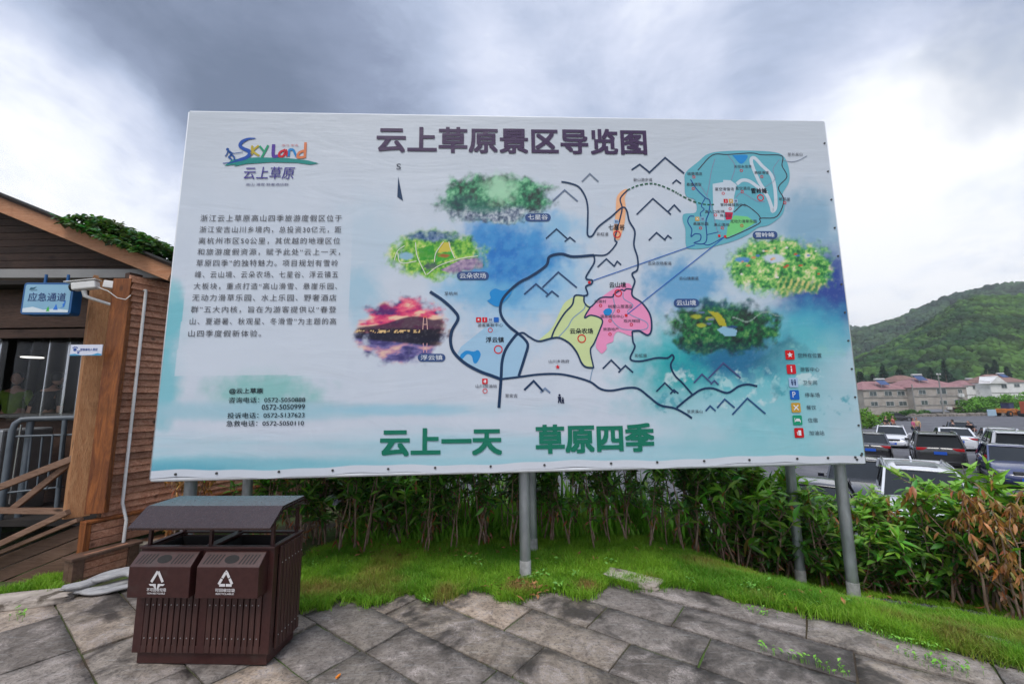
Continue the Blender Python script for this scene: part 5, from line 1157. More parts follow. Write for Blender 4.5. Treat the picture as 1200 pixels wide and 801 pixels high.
# conduit clipped to the wall
M_pvc = mat('white_conduit', (.72, .71, .70), (.60, .59, .57), 4, .5, dirt=(.35, .30, .26), dscale=4, dlo=.6, dhi=.75)
a_, b_, c_ = at_y(133, 333, 4.18), at_y(152, 341, 4.30), at_y(167, 347, 4.62)
cfoot = wl(-.14, .125, .26); ctop = wl(-.14, .035, 2.72); mb = CB(); mb.tube([a_, b_, wl(-.14, .035, 2.78), ctop, wl(-.14, .035, .62), wl(-.14, .13, .47), cfoot], .014, 10); mb.build('conduit', M_pvc, cabin, True)
mb = CB(); mb.box(tuple(at_y(132, 334, 4.16)), (.13, .07, .075), rz=.2, ry=.12); mb.build('junction_box', M_pvc, cabin, bevel=.006)
# surveillance camera
M_cam = mat('camera_white', (.74, .73, .71), (.66, .65, .63), 6, .4)
cc = at_y(99, 335, 3.98); cctv = empty('security_camera', cc, 0, 'white bullet security camera on a bracket above the cabin post', 'camera')
mb = MB(); R = Euler((0, rad(-10), rad(14))).to_matrix().to_4x4(); mb.box((0.01, 0, .0), (.20, .080, .080), R); mb.build('housing', M_cam, cctv, bevel=.014, seg=3)
mb = MB(); mb.box((-.01, 0, .049), (.26, .094, .010), R); mb.build('sun_shield', M_cam, cctv, bevel=.004)
mb = MB(); mb.cyl(R @ Vector((-.088, 0, -.006)), R @ Vector((-.11, 0, -.006)), .034, 16); mb.build('lens', M_dark, cctv, True)
mb = MB(); mb.tube([(.0, 0, -.045), (.01, .01, -.10), (.04, .03, -.115), (.16, .16, -.165)], [.022, .020, .015, .014], 10); mb.cyl((.16, .155, -.168), (.175, .185, -.172), .042, 16); mb.build('bracket', M_cam, cctv, True)
mb = MB(); mb.tube([(.12, .02, -.01), (.19, .05, -.04), (.25, .09, -.10), (.30, .13, -.11), (.33, .15, -.06)], .005, 6); mb.build('cable', M_pvc, cctv, True)
# hanging light-box sign
sgc = at_y(61.5, 351, 4.05); sign = empty('hanging_sign', sgc, rad(4), 'blue framed hanging sign reading 应急通道 under the cabin eaves', 'sign')
M_blue = mat('sign_blue', (.010, .085, .24), (.012, .10, .28), 5, .35); M_face = mat('sign_face', (.24, .44, .58), (.20, .39, .54), 2, .3)
def rrect(w_, h_, r, n=5): return [(sx * (w_ - r) + r * math.cos(rad(a0 + k * 90 / n)), sz * (h_ - r) + r * math.sin(rad(a0 + k * 90 / n))) for sx, sz, a0 in ((1, 1, 0), (-1, 1, 90), (-1, -1, 180), (1, -1, 270)) for k in range(n + 1)]
mb = MB(); mb.prism(rrect(.232, .162, .03), -.05, .05, 'y'); mb.build('frame', M_blue, sign, bevel=.004)
mb = MB(); mb.prism(rrect(.212, .142, .02), -.0525, -.0505, 'y'); face = mb.build('face', M_face, sign)
stamp('lettering', '应急通道', 0, -.03, .35, .088, -.0545, mat('sign_ink', (.010, .040, .16), rough=.4), face, .008)
mb = MB(); mb.add([(-.21, -.0532, -.14), (.21, -.0532, -.14), (.21, -.0532, -.118), (.10, -.0532, -.104), (-.02, -.0532, -.115), (-.12, -.0532, -.085), (-.21, -.0532, -.10)], [list(range(7))]); mb.build('snow_hill', mat('snow_print', (.62, .70, .74), rough=.4), face)
mb = MB(); mb.prism([(.005, -.13), (.04, -.13), (.03, -.112), (.037, -.112), (.023, -.08), (.008, -.112), (.015, -.112)], -.0541, -.0538, 'y'); mb.build('fir_print', mat('fir_print', (.05, .42, .06), rough=.4), face)
mb = MB(); mb.prism([(.07, -.115), (.115, -.115), (.093, -.055)], -.0541, -.0538, 'y'); mb.prism([(.13, -.10), (.17, -.085), (.178, -.035), (.15, -.06), (.16, -.08)], -.0541, -.0538, 'y'); mb.cyl((.168, -.0541, -.028), (.168, -.0538, -.028), .010, 10); mb.build('skier_print', mat('blue_print', (.01, .16, .62), rough=.4), face)
mb = MB(); mb.prism([(-.175, .085), (-.13, .095), (-.11, .118), (-.14, .11), (-.165, .112)], -.0541, -.0538, 'y'); mb.prism([(-.16, .078), (-.10, .082), (-.10, .088), (-.16, .084)], -.0541, -.0538, 'y'); mb.build('emblem_print', mat('emblem_print', (.02, .10, .16), rough=.4), face)
for x in (-.09, .12): mb = MB(); mb.cyl((x, 0, .16), (x, 0, .26), .012, 8); mb.build('hanger', M_blue, sign, True)
# little notice nailed to the post
nc = at_y(101.5, 410, 4.01); notice = empty('notice_plate', nc, rad(3), 'small white notice with blue paw prints nailed to the cabin post', 'sign')
mb = MB(); mb.box((0, 0, 0), (.295, .008, .108)); mb.build('plate', mat('notice_white', (.62, .64, .74), rough=.4), notice)
M_nb = mat('notice_blue', (.02, .07, .30), rough=.4)
stamp('lettering', '宠物请勿入景区', .025, -.008, .165, .026, -.0055, M_nb, notice, .015)
mb = MB()
for x, z, k in ((-.105, .012, 1.0), (-.070, -.020, .7)):
    mb.cyl((x, -.0046, z - .008 * k), (x, -.0042, z - .008 * k), .016 * k, 12)
    for a in (-.9, -.3, .3, .9): mb.cyl((x + .024 * k * math.sin(a), -.0046, z + .018 * k * math.cos(a)), (x + .024 * k * math.sin(a), -.0042, z + .018 * k * math.cos(a)), .0065 * k, 8)
mb.build('paw_print', M_nb, notice)
mb = MB(); mb.add([(-.147, -.0045, -.054), (.147, -.0045, -.054), (.147, -.0045, -.04), (.11, -.0045, -.03), (.06, -.0045, -.046), (-.04, -.0045, -.05), (-.10, -.0045, -.036), (-.147, -.0045, -.04)], [list(range(8))]); mb.build('wave_print', mat('wave_print', (.05, .30, .52), rough=.4), notice)
# grey queue railing inside the entrance
M_pipe = mat('grey_pipe', (.085, .105, .125), (.11, .13, .15), 8, .4)
qr = empty('metal_railing', at_y(40, 590, 4.5), 0, 'grey tubular metal railing inside the cabin entrance', 'railing'); QO = Vector(qr.location)
def pipe(name, pts, r):
    mb = MB(); mb.tube([at_y(*p[:2], p[2]) - QO for p in pts], r, 12); mb.build(name, M_pipe, qr, True)
pipe('top_rail', [(-6, 640, 4.42), (2, 590, 4.42), (9, 540, 4.42), (14, 505, 4.42), (18, 496, 4.43), (25, 491.5, 4.45), (36, 490.5, 4.5), (92, 489, 4.6)], .028)
pipe('middle_rail', [(19, 511, 4.44), (86, 509, 4.6)], .011); pipe('bottom_rail', [(9, 577, 4.44), (74, 570, 4.6)], .011)
for a, b in (((37, 509), (30, 576)), ((50, 509), (43, 574)), ((62, 509), (55, 572)), ((74, 509), (67, 571))): pipe('baluster', [(a[0], a[1], 4.52), (b[0], b[1], 4.52)], .009)
pipe('post', [(36, 493, 4.52), (24, 585, 4.52), (20, 612, 4.52)], .030); pipe('post', [(76, 492, 4.56), (66, 600, 4.56)], .022)
mb = MB(); mb.tube([at_y(25, 497, 4.46) - QO, at_y(11, 590, 4.46) - QO], .010, 8); mb.build('steel_rod', mat('polished_steel', (.5, .5, .5), rough=.25, metal=.9), qr, True)
# things on the counter
M_paper = mat('paper', (.36, .34, .42), (.30, .28, .36), 3, .6)
pc_ = Vector((-5.18, 5.25, 1.482)); paper = empty('paper_sheets', pc_, 0, 'loose white paper sheets lying on the cabin counter', 'papers')
for k, (dx, dy, a) in enumerate(((0, 0, .2), (.17, .06, -.3), (-.17, .03, .5))): mb = MB(); mb.box((dx, dy, .002 + k * .004), (.21, .30, .003), rz=a); mb.build('sheet', M_paper, paper)
fan = empty('desk_fan', (-4.93, 5.32, 1.482), 0, 'small pale round desk fan on the counter beside the post', 'fan'); mb = MB(); mb.cyl((0, 0, 0), (0, 0, .012), .05, 16); mb.cyl((0, 0, .01), (0, 0, .07), .010, 8); mb.build('stand', M_cam, fan, True)
mb = MB(); n_ = 20; mb.tube([(.062 * math.cos(k * 2 * math.pi / n_), -.01, .125 + .062 * math.sin(k * 2 * math.pi / n_)) for k in range(n_ + 1)], .007, 6, False); mb.cyl((0, -.015, .125), (0, .02, .125), .02, 12); mb.build('guard', M_cam, fan, True)
mb = MB()
for k in range(4): a = k * math.pi / 2; mb.add([(.015 * math.cos(a), -.005, .125 + .015 * math.sin(a)), (.055 * math.cos(a + .3), -.002, .125 + .055 * math.sin(a + .3)), (.055 * math.cos(a + 1.0), -.009, .125 + .055 * math.sin(a + 1.0))], [(0, 1, 2)])
mb.build('blades', M_cam, fan)
lp = at_y(38, 418, 6.2); lamp = empty('pendant_lamp', lp, 0, 'lit white pendant lamp hanging inside the dark cabin', 'lamp'); mb = MB(); mb.tube([(0, 0, .0), (0, 0, .05), (0, 0, .10)], [.16, .10, .03], 20); mb.build('shade', M_dark, lamp, True); mb = MB(); mb.cyl((0, 0, -.012), (0, 0, -.002), .12, 20); mb.build('bulb_disc', emit('lamp_glow', (1, .97, .92), 1.6), lamp); mb = MB(); mb.cyl((0, 0, .1), (0, 0, 2.96 - lp.z), .006, 6); mb.build('cord', M_dark, lamp)
gate = empty('ticket_gate', (-5.62, 4.75, .43), 0, 'grey steel ticket gate with a green light at the far left', 'gate'); mb = MB(); mb.box((0, 0, .45), (.30, .5, .9)); mb.build('cabinet', mat('brushed_steel', (.30, .31, .32), (.24, .25, .26), 8, .4, metal=.6), gate, bevel=.02); mb = MB(); mb.cyl((.08, -.2515, .50), (.08, -.256, .50), .05, 16); mb.build('light_panel', M_dark, gate)
mb = MB(); mb.prism([(.045, .49), (.085, .49), (.085, .475), (.115, .50), (.085, .525), (.085, .51), (.045, .51)], -.2585, -.257, 'y'); mb.build('arrow_light', emit('green_glow', (.05, .9, .2), .8), gate)
# creeper over the roof edge
rv_ = random.Random(9); items = []
for k in range(3400):
    px = rv_.uniform(118, 207); u = (px - 118) / 89; top = 268 + 40 * u ** 1.25; bot = 258 + (px - 118) * .46 + 26
    bk = rv_.uniform(-.04, .7); yy = 4.2 + bk; hgt = .155 * math.sin(min(1, u * 2.2 + .15) * math.pi / 2)
    base = at_y(px, 0, 4.2); uu = (base.x - apex.x) / (b1.x - apex.x); v = rp(uu, bk, .12 + rv_.uniform(0, 1) ** .7 * hgt + .04 * mnoise.noise((px * .12, bk * 3, 1)))
    if rv_.random() < .14: v = rp(uu, -.10 + rv_.uniform(-.03, .03), .115 - rv_.uniform(0, .05))
    a = rv_.uniform(0, 6.28); d = Vector((math.cos(a), math.sin(a), rv_.uniform(-.5, .5))).normalized(); items.append((v - Vector((0, 0, 0)), d, Vector((rv_.gauss(0, .5), rv_.gauss(-.3, .5), 1)).normalized(), rv_.uniform(.04, .085), rv_.uniform(.03, .05), tuple(x * rv_.uniform(.5, 1.3) for x in (.075, .16, .045)), .2))
V, Fq, Cc = leaves_mesh(items); o_ = rp(.9, .4, .1); V = V - np.array(o_); vine = link('roof_creeper', np_mesh('roof_creeper', V, Fq, Cc, True), M_leaf); vine.location = o_; tag(vine, 'dark green creeper growing over the right edge of the cabin roof', 'creeper')
# driftwood logs and stones heaped beside the bin
M_drift = wood('driftwood', (.27, .27, .28), (.42, .41, .40), (.12, .11, .10), axis='x', scale=2.5, rough=.85)
def log(px0, y0, px1, y1, r, seed, z0, z1, label):
    a, b = at_z(*px0, z0), at_z(*px1, z1); r_ = random.Random(seed); n = 12; c = (a + b) / 2; L = (b - a).length; mb = MB()
    pts = [(-L / 2 + L * i / n, .03 * math.sin(i * .8 + seed) , .012 * math.sin(i * .6 + seed)) for i in range(n + 1)]
    mb.tube(pts, [r * (.45 if i in (0,) else .75 + .35 * math.sin(i / n * math.pi) + r_.uniform(-.08, .08)) for i in range(n + 1)], 10)
    o = mb.build('driftwood_log', M_drift, None, 'all'); o.location = c; d = (b - a); o.rotation_euler = (0, -math.asin(d.z / L), math.atan2(d.y, d.x)); o.scale = (1, 1.25, .62); return tag(o, label, 'log', 'grey logs heaped beside the bin')
log((60, 697), 0, (185, 676), 0, .035, 1, .035, .04, 'longest grey driftwood log in front at the bottom of the heap beside the bin')
log((84, 694), 0, (190, 684), 0, .028, 2, .03, .03, 'thin grey log lying low at the right of the driftwood heap')
log((73, 688), 0, (180, 662), 0, .05, 3, .085, .09, 'thick pale grey log on top of the driftwood heap')
log((112, 676), 0, (190, 668), 0, .045, 4, .11, .11, 'short weathered brownish log at the back top of the driftwood heap')
M_cream = mat('cream_stone', (.42, .37, .29), (.30, .26, .20), 8, .9, bump=.02, bscale=20, dirt=(.14, .11, .08), dscale=6)
for px, z, d, sd_, lb in (((133, 664), .07, (.34, .2, .13), 3, 'flat cream stone behind the driftwood logs'), ((158, 660), .09, (.3, .22, .22), 8, 'upright cream stone against the cabin pier beside the bin'), ((147, 664), .05, (.12, .1, .10), 12, 'small dark grey stone between the cream stones')):
    q = at_z(*px, 0); rock('loose_stone', (q.x, q.y + .05, z), d, .3, M_cream if sd_ != 12 else M_stone, lb, sd_, rough_=.3)
# pale rubble bags behind the thin spot of the hedge
M_bag = mat('white_sack', (.50, .50, .54), (.40, .40, .44), 5, .7, bump=.03, bscale=9, dirt=(.2, .18, .16), dscale=3, dlo=.55, dhi=.7)
for k, (x, y, d, lb) in enumerate(((-1.70, 5.75, (.7, .45, .34), 'left white sack of rubble seen through the hedge right of the bin'), (-1.02, 5.95, (.66, .5, .42), 'right white sack of rubble seen through the hedge right of the bin'))): rock('rubble_sack', (x, y, gz(x, y) + d[2] * .42), d, .2 + k, M_bag, lb, 20 + k, 'sack', .35)
# ------------------------------------------------------------------ cars
M_glass = mat('car_glass', (.010, .013, .015), rough=.05, spec=.3); M_tyre = mat('tyre', (.018, .018, .019), rough=.8, bump=.002, bscale=80); M_rim = mat('alloy_rim', (.42, .42, .44), rough=.3, metal=.8)
M_trim = mat('black_trim', (.016, .016, .017), rough=.45); M_chrome = mat('chrome', (.62, .62, .63), rough=.14, metal=1.0); M_plate = mat('blue_plate', (.010, .085, .48), rough=.4)
M_sun = mat('sunroof_glass', (.20, .21, .23), rough=.12); M_red = mat('tail_lens', (.42, .008, .012), rough=.2, coat=.5); M_lens = mat('head_lens', (.40, .42, .44), (.20, .21, .22), 30, .12, coat=.8)
def paint(n, c): return mat(n, c, tuple(v * .96 for v in c), 4, .22, coat=1.0, spec=.5)
P_white = paint('white_car_paint', (.62, .63, .66)); P_black = paint('black_car_paint', (.012, .012, .014)); P_blue = paint('blue_car_paint', (.020, .030, .11)); P_grey = paint('dark_grey_car_paint', (.030, .029, .031)); P_silver = paint('silver_car_paint', (.42, .43, .46))
def make_car(kind, P, label, group=None, plate=True, rails=False, sunroof=False):
    suv = kind == 'suv'
    root = empty('parked_car', (0, 0, 0), 0, label, 'car', group)
    L = 4.65 if suv else 4.70; W_ = .925 if suv else .90; H = 1.72 if suv else 1.45; zb = .24 if suv else .18; belt = 1.14 if suv else .90; wr = .36 if suv else .325
    # side profile: x, top z of the lower body, half width at mid height
    if suv: prof = [(-2.32, .62, .70), (-2.31, 1.0, .82), (-2.20, 1.14, .90), (-1.6, 1.15, .925), (-.5, 1.12, .925), (.55, 1.10, .925), (1.05, 1.10, .92), (1.55, 1.06, .90), (1.95, .98, .86), (2.2, .88, .78), (2.31, .64, .68)]
    else: prof = [(-2.34, .56, .68), (-2.31, .88, .78), (-2.1, .98, .86), (-1.6, .98, .895), (-.5, .92, .90), (.55, .90, .90), (.95, .91, .89), (1.5, .84, .87), (1.95, .75, .82), (2.22, .66, .74), (2.35, .48, .64)]
    V, Fq = [], []; ns = 11
    for i, (x, zt, hw) in enumerate(prof):
        z0 = zb + (.10 if i in (0, len(prof) - 1) else 0); m_ = (z0 + zt) / 2
        ring_ = [(hw * .90, z0), (hw * .985, z0 + .10), (hw, m_), (hw * .985, zt - .12), (hw * .93, zt - .02), (hw * .62, zt + (.012)), ]
        ring_ = [(y, z) for y, z in ring_] + [(0, zt + .025)] + [(-y, z) for y, z in ring_[::-1]]
        V += [(x, y, z) for y, z in ring_]
    n = 13
    for i in range(len(prof) - 1):
        for k in range(n - 1): Fq.append((i * n + k, i * n + k + 1, (i + 1) * n + k + 1, (i + 1) * n + k))
        Fq.append((i * n + n - 1, i * n, (i + 1) * n, (i + 1) * n + n - 1))
    Fq.append(tuple(range(n))[::-1]); Fq.append(tuple((len(prof) - 1) * n + k for k in range(n)))
    mb = MB(); mb.add(V, Fq); mb.build('body', P, root, 'all', sub=2)
    # greenhouse
    wb, wt = W_ - .08, W_ - .24
    if suv: xb0, xt0, xt1, xb1 = -2.20, -2.03, .12, .98
    else: xb0, xt0, xt1, xb1 = -2.0, -1.15, .02, .92
    zt = H - .05
    gb = lambda x, s, z: (x, s * (wb if z < H - .2 else wt), z)
    A = [gb(xb0, -1, belt - .06), gb(xb1, -1, belt - .06), gb(xb1, 1, belt - .06), gb(xb0, 1, belt - .06), (xt0, -wt, zt), (xt1, -wt, zt), (xt1, wt, zt), (xt0, wt, zt)]
    mb = MB(); mb.add(A, [(0, 1, 5, 4), (1, 2, 6, 5), (2, 3, 7, 6), (3, 0, 4, 7)]); mb.build('window_glass', M_glass, root)
    mb = MB(); xm = (xt0 + xt1) / 2; hx = (xt1 - xt0) / 2 + .05; g_ = []
    for i in range(7):
        for k in range(7):
            u, v = -1 + i / 3, -1 + k / 3; g_.append((xm + hx * u * (1 - .03 * v * v), (wt + .025) * v * (1 - .05 * u * u), zt - .015 + .07 * (1 - .6 * abs(u) ** 2.6) * (1 - .75 * abs(v) ** 3)))
    mb.add(g_, [(i * 7 + k, (i + 1) * 7 + k, (i + 1) * 7 + k + 1, i * 7 + k + 1) for i in range(6) for k in range(6)]); b0_ = len(g_)
    rf = mb.build('roof', P, root, 'all'); md = rf.modifiers.new('solid', 'SOLIDIFY'); md.thickness = .035; md.offset = -1
    mb = MB()                                                 # pillars
    for s in (-1, 1):
        mb.bar((xb1 + .03, s * (wb - .01), belt - .05), (xt1 + .02, s * (wt + .01), zt), .06, .055); mb.bar((xb0 - .02, s * (wb - .01), belt - .05), (xt0 - .02, s * (wt + .01), zt), .10, .09)
        mb.bar((xt0, s * (wt + .012), zt + .0), (xt1, s * (wt + .012), zt + .0), .05, .05)
    mb.build('pillars', P, root, bevel=.012)
    mb = MB()
    for s in (-1, 1):
        xp = -.42; mb.bar((xp, s * (wb + .004), belt - .05), (xp + .02, s * (wt + .006), zt), .02, .07, up=(1, 0, 0))
        if suv: mb.bar((-1.40, s * (wb + .004), belt - .05), (-1.34, s * (wt + .006), zt), .02, .07, up=(1, 0, 0))
    mb.build('door_pillar', M_trim, root)
    mb = MB()
    for s in (-1, 1): mb.box((0, s * (W_ - .06), zb + .06), (2.3, .08, .10)); 
    mb.box((2.22, 0, zb + .16), (.16, 1.3, .16)); mb.box((-2.24, 0, zb + .18), (.16, 1.35, .20)); mb.box((0, 0, zb + .02), (4.0, 1.5, .10)); mb.build('underside', M_trim, root, bevel=.02)
    for x in (1.42, -1.38):
        for s in (-1, 1):
            y = s * (W_ - .12); mb = MB(); mb.cyl((x, s * (W_ - .02), wr + .02), (x, s * (W_ + .004), wr + .02), wr + .055, 24); mb.build('wheel_arch', M_trim, root, True)
            mb = MB(); mb.tube([(x, y - s * .11, wr), (x, y - s * .10, wr), (x, y + s * .11, wr), (x, y + s * .125, wr)], [wr - .03, wr, wr, wr - .03], 24); wl_ = mb.build('wheel', M_tyre, root, True)
            mb = MB(); mb.cyl((x, y + s * .12, wr), (x, y + s * .129, wr), wr * .66, 20)
            rim = mb.build('rim', M_rim, wl_, True); mb = MB()
            for k in range(5): a = k * 2 * math.pi / 5 + .3; mb.cyl((x + math.cos(a) * wr * .42, y + s * .1285, wr + math.sin(a) * wr * .42), (x + math.cos(a) * wr * .42, y + s * .131, wr + math.sin(a) * wr * .42), wr * .17, 8)
            mb.build('rim_holes', M_dark, wl_)
    hz = .84 if suv else .665; tz = 1.0 if suv else .83
    for s in (-1, 1):
        mb = MB(); mb.box((2.13, s * (.66 if suv else .64), hz), (.16, .30, .10), rz=-s * .42); mb.build('headlight', M_lens, root, bevel=.02)
        mb = MB(); mb.box((-2.26, s * .62, tz), (.10, .40, .13), rz=s * .20); mb.build('tail_light', M_red, root, bevel=.02)
        mb = MB(); mb.box((.82, s * (W_ + .07), belt + .06), (.11, .17, .12)); mb.box((.84, s * (W_ - .02), belt + .02), (.05, .12, .04)); mb.build('wing_mirror', P, root, bevel=.03)
        for x in (.12, -.85): mb = MB(); mb.box((x, s * (W_ + .0), belt - .13), (.19, .03, .03)); mb.build('door_handle', P, root, bevel=.008)
    mb = MB(); mb.box((2.275, 0, hz - .04), (.06, .80, .14)); gr = mb.build('grille', M_trim, root, bevel=.02); mb = MB()
    for k in range(4): mb.box((2.309, 0, hz - .09 + k * .033), (.006, .72, .008))
    mb.build('grille_bars', M_chrome, gr)
    mb = MB(); mb.cyl((2.31, 0, hz - .02), (2.318, 0, hz - .02), .05, 16); mb.cyl((-2.33, 0, tz + .03), (-2.322, 0, tz + .03), .045, 16); mb.build('emblem', M_chrome, root)
    mb = MB(); mb.box((-2.318, 0, tz - .02), (.02, .78, .02)); mb.box((-2.33, 0, zb + .20), (.02, 1.2, .025)); mb.build('rear_strip', M_chrome, root)
    mb = MB(); mb.box((2.335, 0, zb + .22), (.012, .44, .14)); mb.build('number_plate', M_plate, root); mb = MB(); mb.box((-2.345, 0, tz - .17), (.012, .44, .14)); mb.build('number_plate', M_plate, root)
    if suv or rails:
        for s in (-1, 1): mb = MB(); mb.tube([(xt0 + .05, s * (wt - .01), zt + .03), (xt0 + .15, s * (wt - .01), zt + .085), (xm, s * (wt - .01), zt + .095), (xt1 - .15, s * (wt - .01), zt + .085), (xt1 - .02, s * (wt - .01), zt + .03)], .018, 8); mb.build('roof_rail', M_chrome, root, True)
    if sunroof: mb = MB(); mb.box((xm + .30, 0, zt + .058), (.66, .86, .012)); mb.build('sunroof', M_sun, root, bevel=.004)
    if suv: mb = MB(); mb.box((xt0 - .06, 0, zt + .0), (.22, 2 * wt - .04, .04)); mb.build('spoiler', P, root, bevel=.015); mb = MB(); mb.prism([(xt0 + .35, zt + .05), (xt0 + .12, zt + .05), (xt0 + .10, zt + .14)], -.02, .02, 'y'); mb.build('antenna_fin', P, root)
    mb = MB(); mb.box((xb1 - .25, .2, belt + .12), (.02, .10, .02)); 
    return root
def put_car(o, px, y, az, dz=0.0):
    q = at_y(px, 520, y); o.location = (q.x, y, gz(q.x, y) + dz + .02); o.rotation_euler = (0, 0, rad(90 - az)); return o
GA = 'cars parked on the gravel lot'
put_car(make_car('suv', P_white, 'nearest white car with roof rails and sunroof facing the hedge', GA, sunroof=True), 1072, 11.6, 219, -.12)
put_car(make_car('suv', P_grey, 'black estate-like off-road car seen from behind with red tail lights and a blue plate', GA), 1095, 22.0, 41, -.12)
put_car(make_car('sedan', P_white, 'white saloon facing the camera left of the black off-road car', GA), 1046, 30.5, 222)
put_car(make_car('sedan', P_black, 'black saloon seen from behind, half hidden by the right edge of the billboard', GA), 1019, 24.4, 40)
put_car(make_car('sedan', P_white, 'white saloon partly hidden behind the right of the black off-road car', GA), 1116, 28.5, 38)
put_car(make_car('sedan', P_black, 'dark saloon beside the man in black, behind the white saloon', GA), 1128, 37, 44)
put_car(make_car('suv', P_white, 'white off-road car seen from behind at the right, left flank and rear window showing', GA), 1184, 20.8, 42)
put_car(make_car('sedan', P_silver, 'silver saloon in the back row above the white off-road car at the right', GA), 1171, 27.5, 42)
put_car(make_car('sedan', P_blue, 'dark blue saloon facing the camera at the right edge, its bonnet above the hedge', GA), 1186, 17.0, 222)
put_car(make_car('sedan', P_grey, 'far black saloon side-on in front of the grey houses', GA), 1054, 74, 100)
put_car(make_car('sedan', P_grey, 'dark saloon with its grille seen through the hedge behind the right posts', GA), 946, 10.6, 219)
put_car(make_car('sedan', P_black, 'black saloon just under the lower right corner of the billboard', GA), 1002, 14.2, 219)
# ------------------------------------------------------------------ people
def skin_mesh(name, verts, edges, radii, m, parent=None, sub=1):
    me = bpy.data.meshes.new(name); me.from_pydata(verts, edges, []); o = bpy.data.objects.new(name, me); C.objects.link(o)
    md = o.modifiers.new('skin', 'SKIN'); md.use_smooth_shade = True
    for v, r in zip(me.skin_vertices[0].data, radii): v.radius = (r, r)
    me.skin_vertices[0].data[0].use_root = True
    o.modifiers.new('sub', 'SUBSURF').levels = sub
    dg = bpy.context.evaluated_depsgraph_get(); m2 = bpy.data.meshes.new_from_object(o.evaluated_get(dg)); m2.name = name
    bpy.data.objects.remove(o); bpy.data.meshes.remove(me)
    m2.materials.clear(); m2.materials.append(m); m2.polygons.foreach_set('use_smooth', [True] * len(m2.polygons))
    return link(name, m2, None, parent)
M_skin = mat('skin', (.42, .24, .17), (.38, .21, .15), 8, .5); M_hair = mat('hair', (.012, .010, .010), rough=.5)
def person(loc, rz, label, shirt, trousers, long_hair=False, bend=0.0, arm=0.0, sit=False, group=None):
    root = empty('person', loc, rz, label, 'person', group)
    cb, sb = math.cos(bend), math.sin(bend)
    def up(x, y, z):                                          # bend forward (towards -y) at the hips
        return (x, y * cb - (z - .92) * sb, .92 + (z - .92) * cb + y * sb)
    J = [(0, 0, .92), up(0, .0, 1.10), up(0, 0, 1.32), up(0, 0, 1.45), up(0, -.01, 1.53)]
    R = [.13, .12, .135, .055, .05]; E = [(0, 1), (1, 2), (2, 3), (3, 4)]
    def chain(start, pts, rr):
        p = start
        for q, r in zip(pts, rr): J.append(q); R.append(r); E.append((p, len(J) - 1)); p = len(J) - 1
    for s in (-1, 1):
        chain(2, [up(s * .17, 0, 1.38), up(s * .25, -.02 - arm * .12, 1.12 + arm * .05), up(s * .24, -.10 - arm * .3, .90 + arm * .25), up(s * .235, -.14 - arm * .36, .82 + arm * .3)], [.062, .044, .034, .036])
        chain(0, [(s * .10, 0, .86), (s * .11, -.02, .48), (s * .115, .02, .09), (s * .12, -.12, .035)], [.098, .066, .045, .04])
    body = skin_mesh('body', J, E, R, M_skin, root)
    def shell(name, idx, k, m):
        mp = {i: n for n, i in enumerate(idx)}; return skin_mesh(name, [J[i] for i in idx], [(mp[a], mp[b]) for a, b in E if a in mp and b in mp], [R[i] * k + .008 for i in idx], m, root)
    # indices: 0-4 spine; arm L 5-8, leg L 9-12; arm R 13-16, leg R 17-20
    shell('shirt', [0, 1, 2, 5, 6, 13, 14], 1.08, mat('shirt_cloth', shirt, tuple(v * .8 for v in shirt), 14, .8)); shell('trousers', [0, 9, 10, 11, 17, 18, 19], 1.1, mat('trouser_cloth', trousers, None, rough=.8))
    h = Vector(up(0, -.015, 1.64)); mb = MB(); mb.ball(h, (.075, .092, .112), 14, 10); mb.ball(h + Vector((0, -.093, -.01)), (.013, .018, .02), 8, 6)
    for s in (-1, 1): mb.ball(h + Vector((s * .076, .01, -.005)), (.012, .022, .03), 8, 6)
    mb.build('head', M_skin, root, 'all')
    mb = MB()
    for s in (-1, 1): mb.ball(h + Vector((s * .030, -.084, .012)), (.011, .008, .007), 8, 6)
    mb.build('eyes', M_hair, root, 'all'); mb = MB(); mb.ball(h + Vector((0, -.083, -.052)), (.024, .008, .006), 8, 6); mb.build('mouth', mat('lips', (.30, .10, .08), rough=.5), root, 'all')
    mb = MB(); mb.ball(h + Vector((0, .022, .028)), (.084, .088, .102), 14, 10)
    if long_hair: mb.ball(h + Vector((0, .055, -.08)), (.085, .055, .15), 12, 8)
    mb.build('hair', M_hair, root, 'all'); return root
def put_person(px, y, face, *a, **k): q = at_y(px, 500, y); return person((q.x, y, gz(q.x, y) + .02), rad(face), *a, **k)
put_person(1070.5, 37.5, 30, 'woman with long black hair in a pink top behind the black off-road car', (.55, .10, .22), (.05, .06, .10), long_hair=True)
put_person(1075, 38.6, -60, 'person in a tan top right beside the woman in pink', (.50, .36, .20), (.05, .05, .06))
put_person(1117, 33, 200, 'dark-haired person whose head shows over the roof of the white saloon', (.05, .05, .06), (.03, .03, .04))
put_person(1138.5, 33, -70, 'man in a black shirt bending at an open car door', (.02, .02, .024), (.03, .03, .05), bend=.55, arm=.5)
put_person(1047, 44, 20, 'person in red behind the white saloon, right of another head', (.40, .10, .07), (.04, .04, .05))
put_person(1039, 44, 0, 'person in black behind the white saloon, left of the one in red', (.03, .03, .03), (.04, .04, .05), long_hair=True)
q = at_y(17, 470, 7.6); person((q.x, 7.6, .43), rad(20), 'attendant in a yellow-green vest inside the cabin window', (.14, .24, .02), (.03, .03, .05))
q = at_y(48, 470, 7.0); person((q.x, 7.0, .43), rad(180), 'dark-clothed person behind the cabin counter, bending over', (.02, .02, .022), (.03, .03, .04), bend=.3)

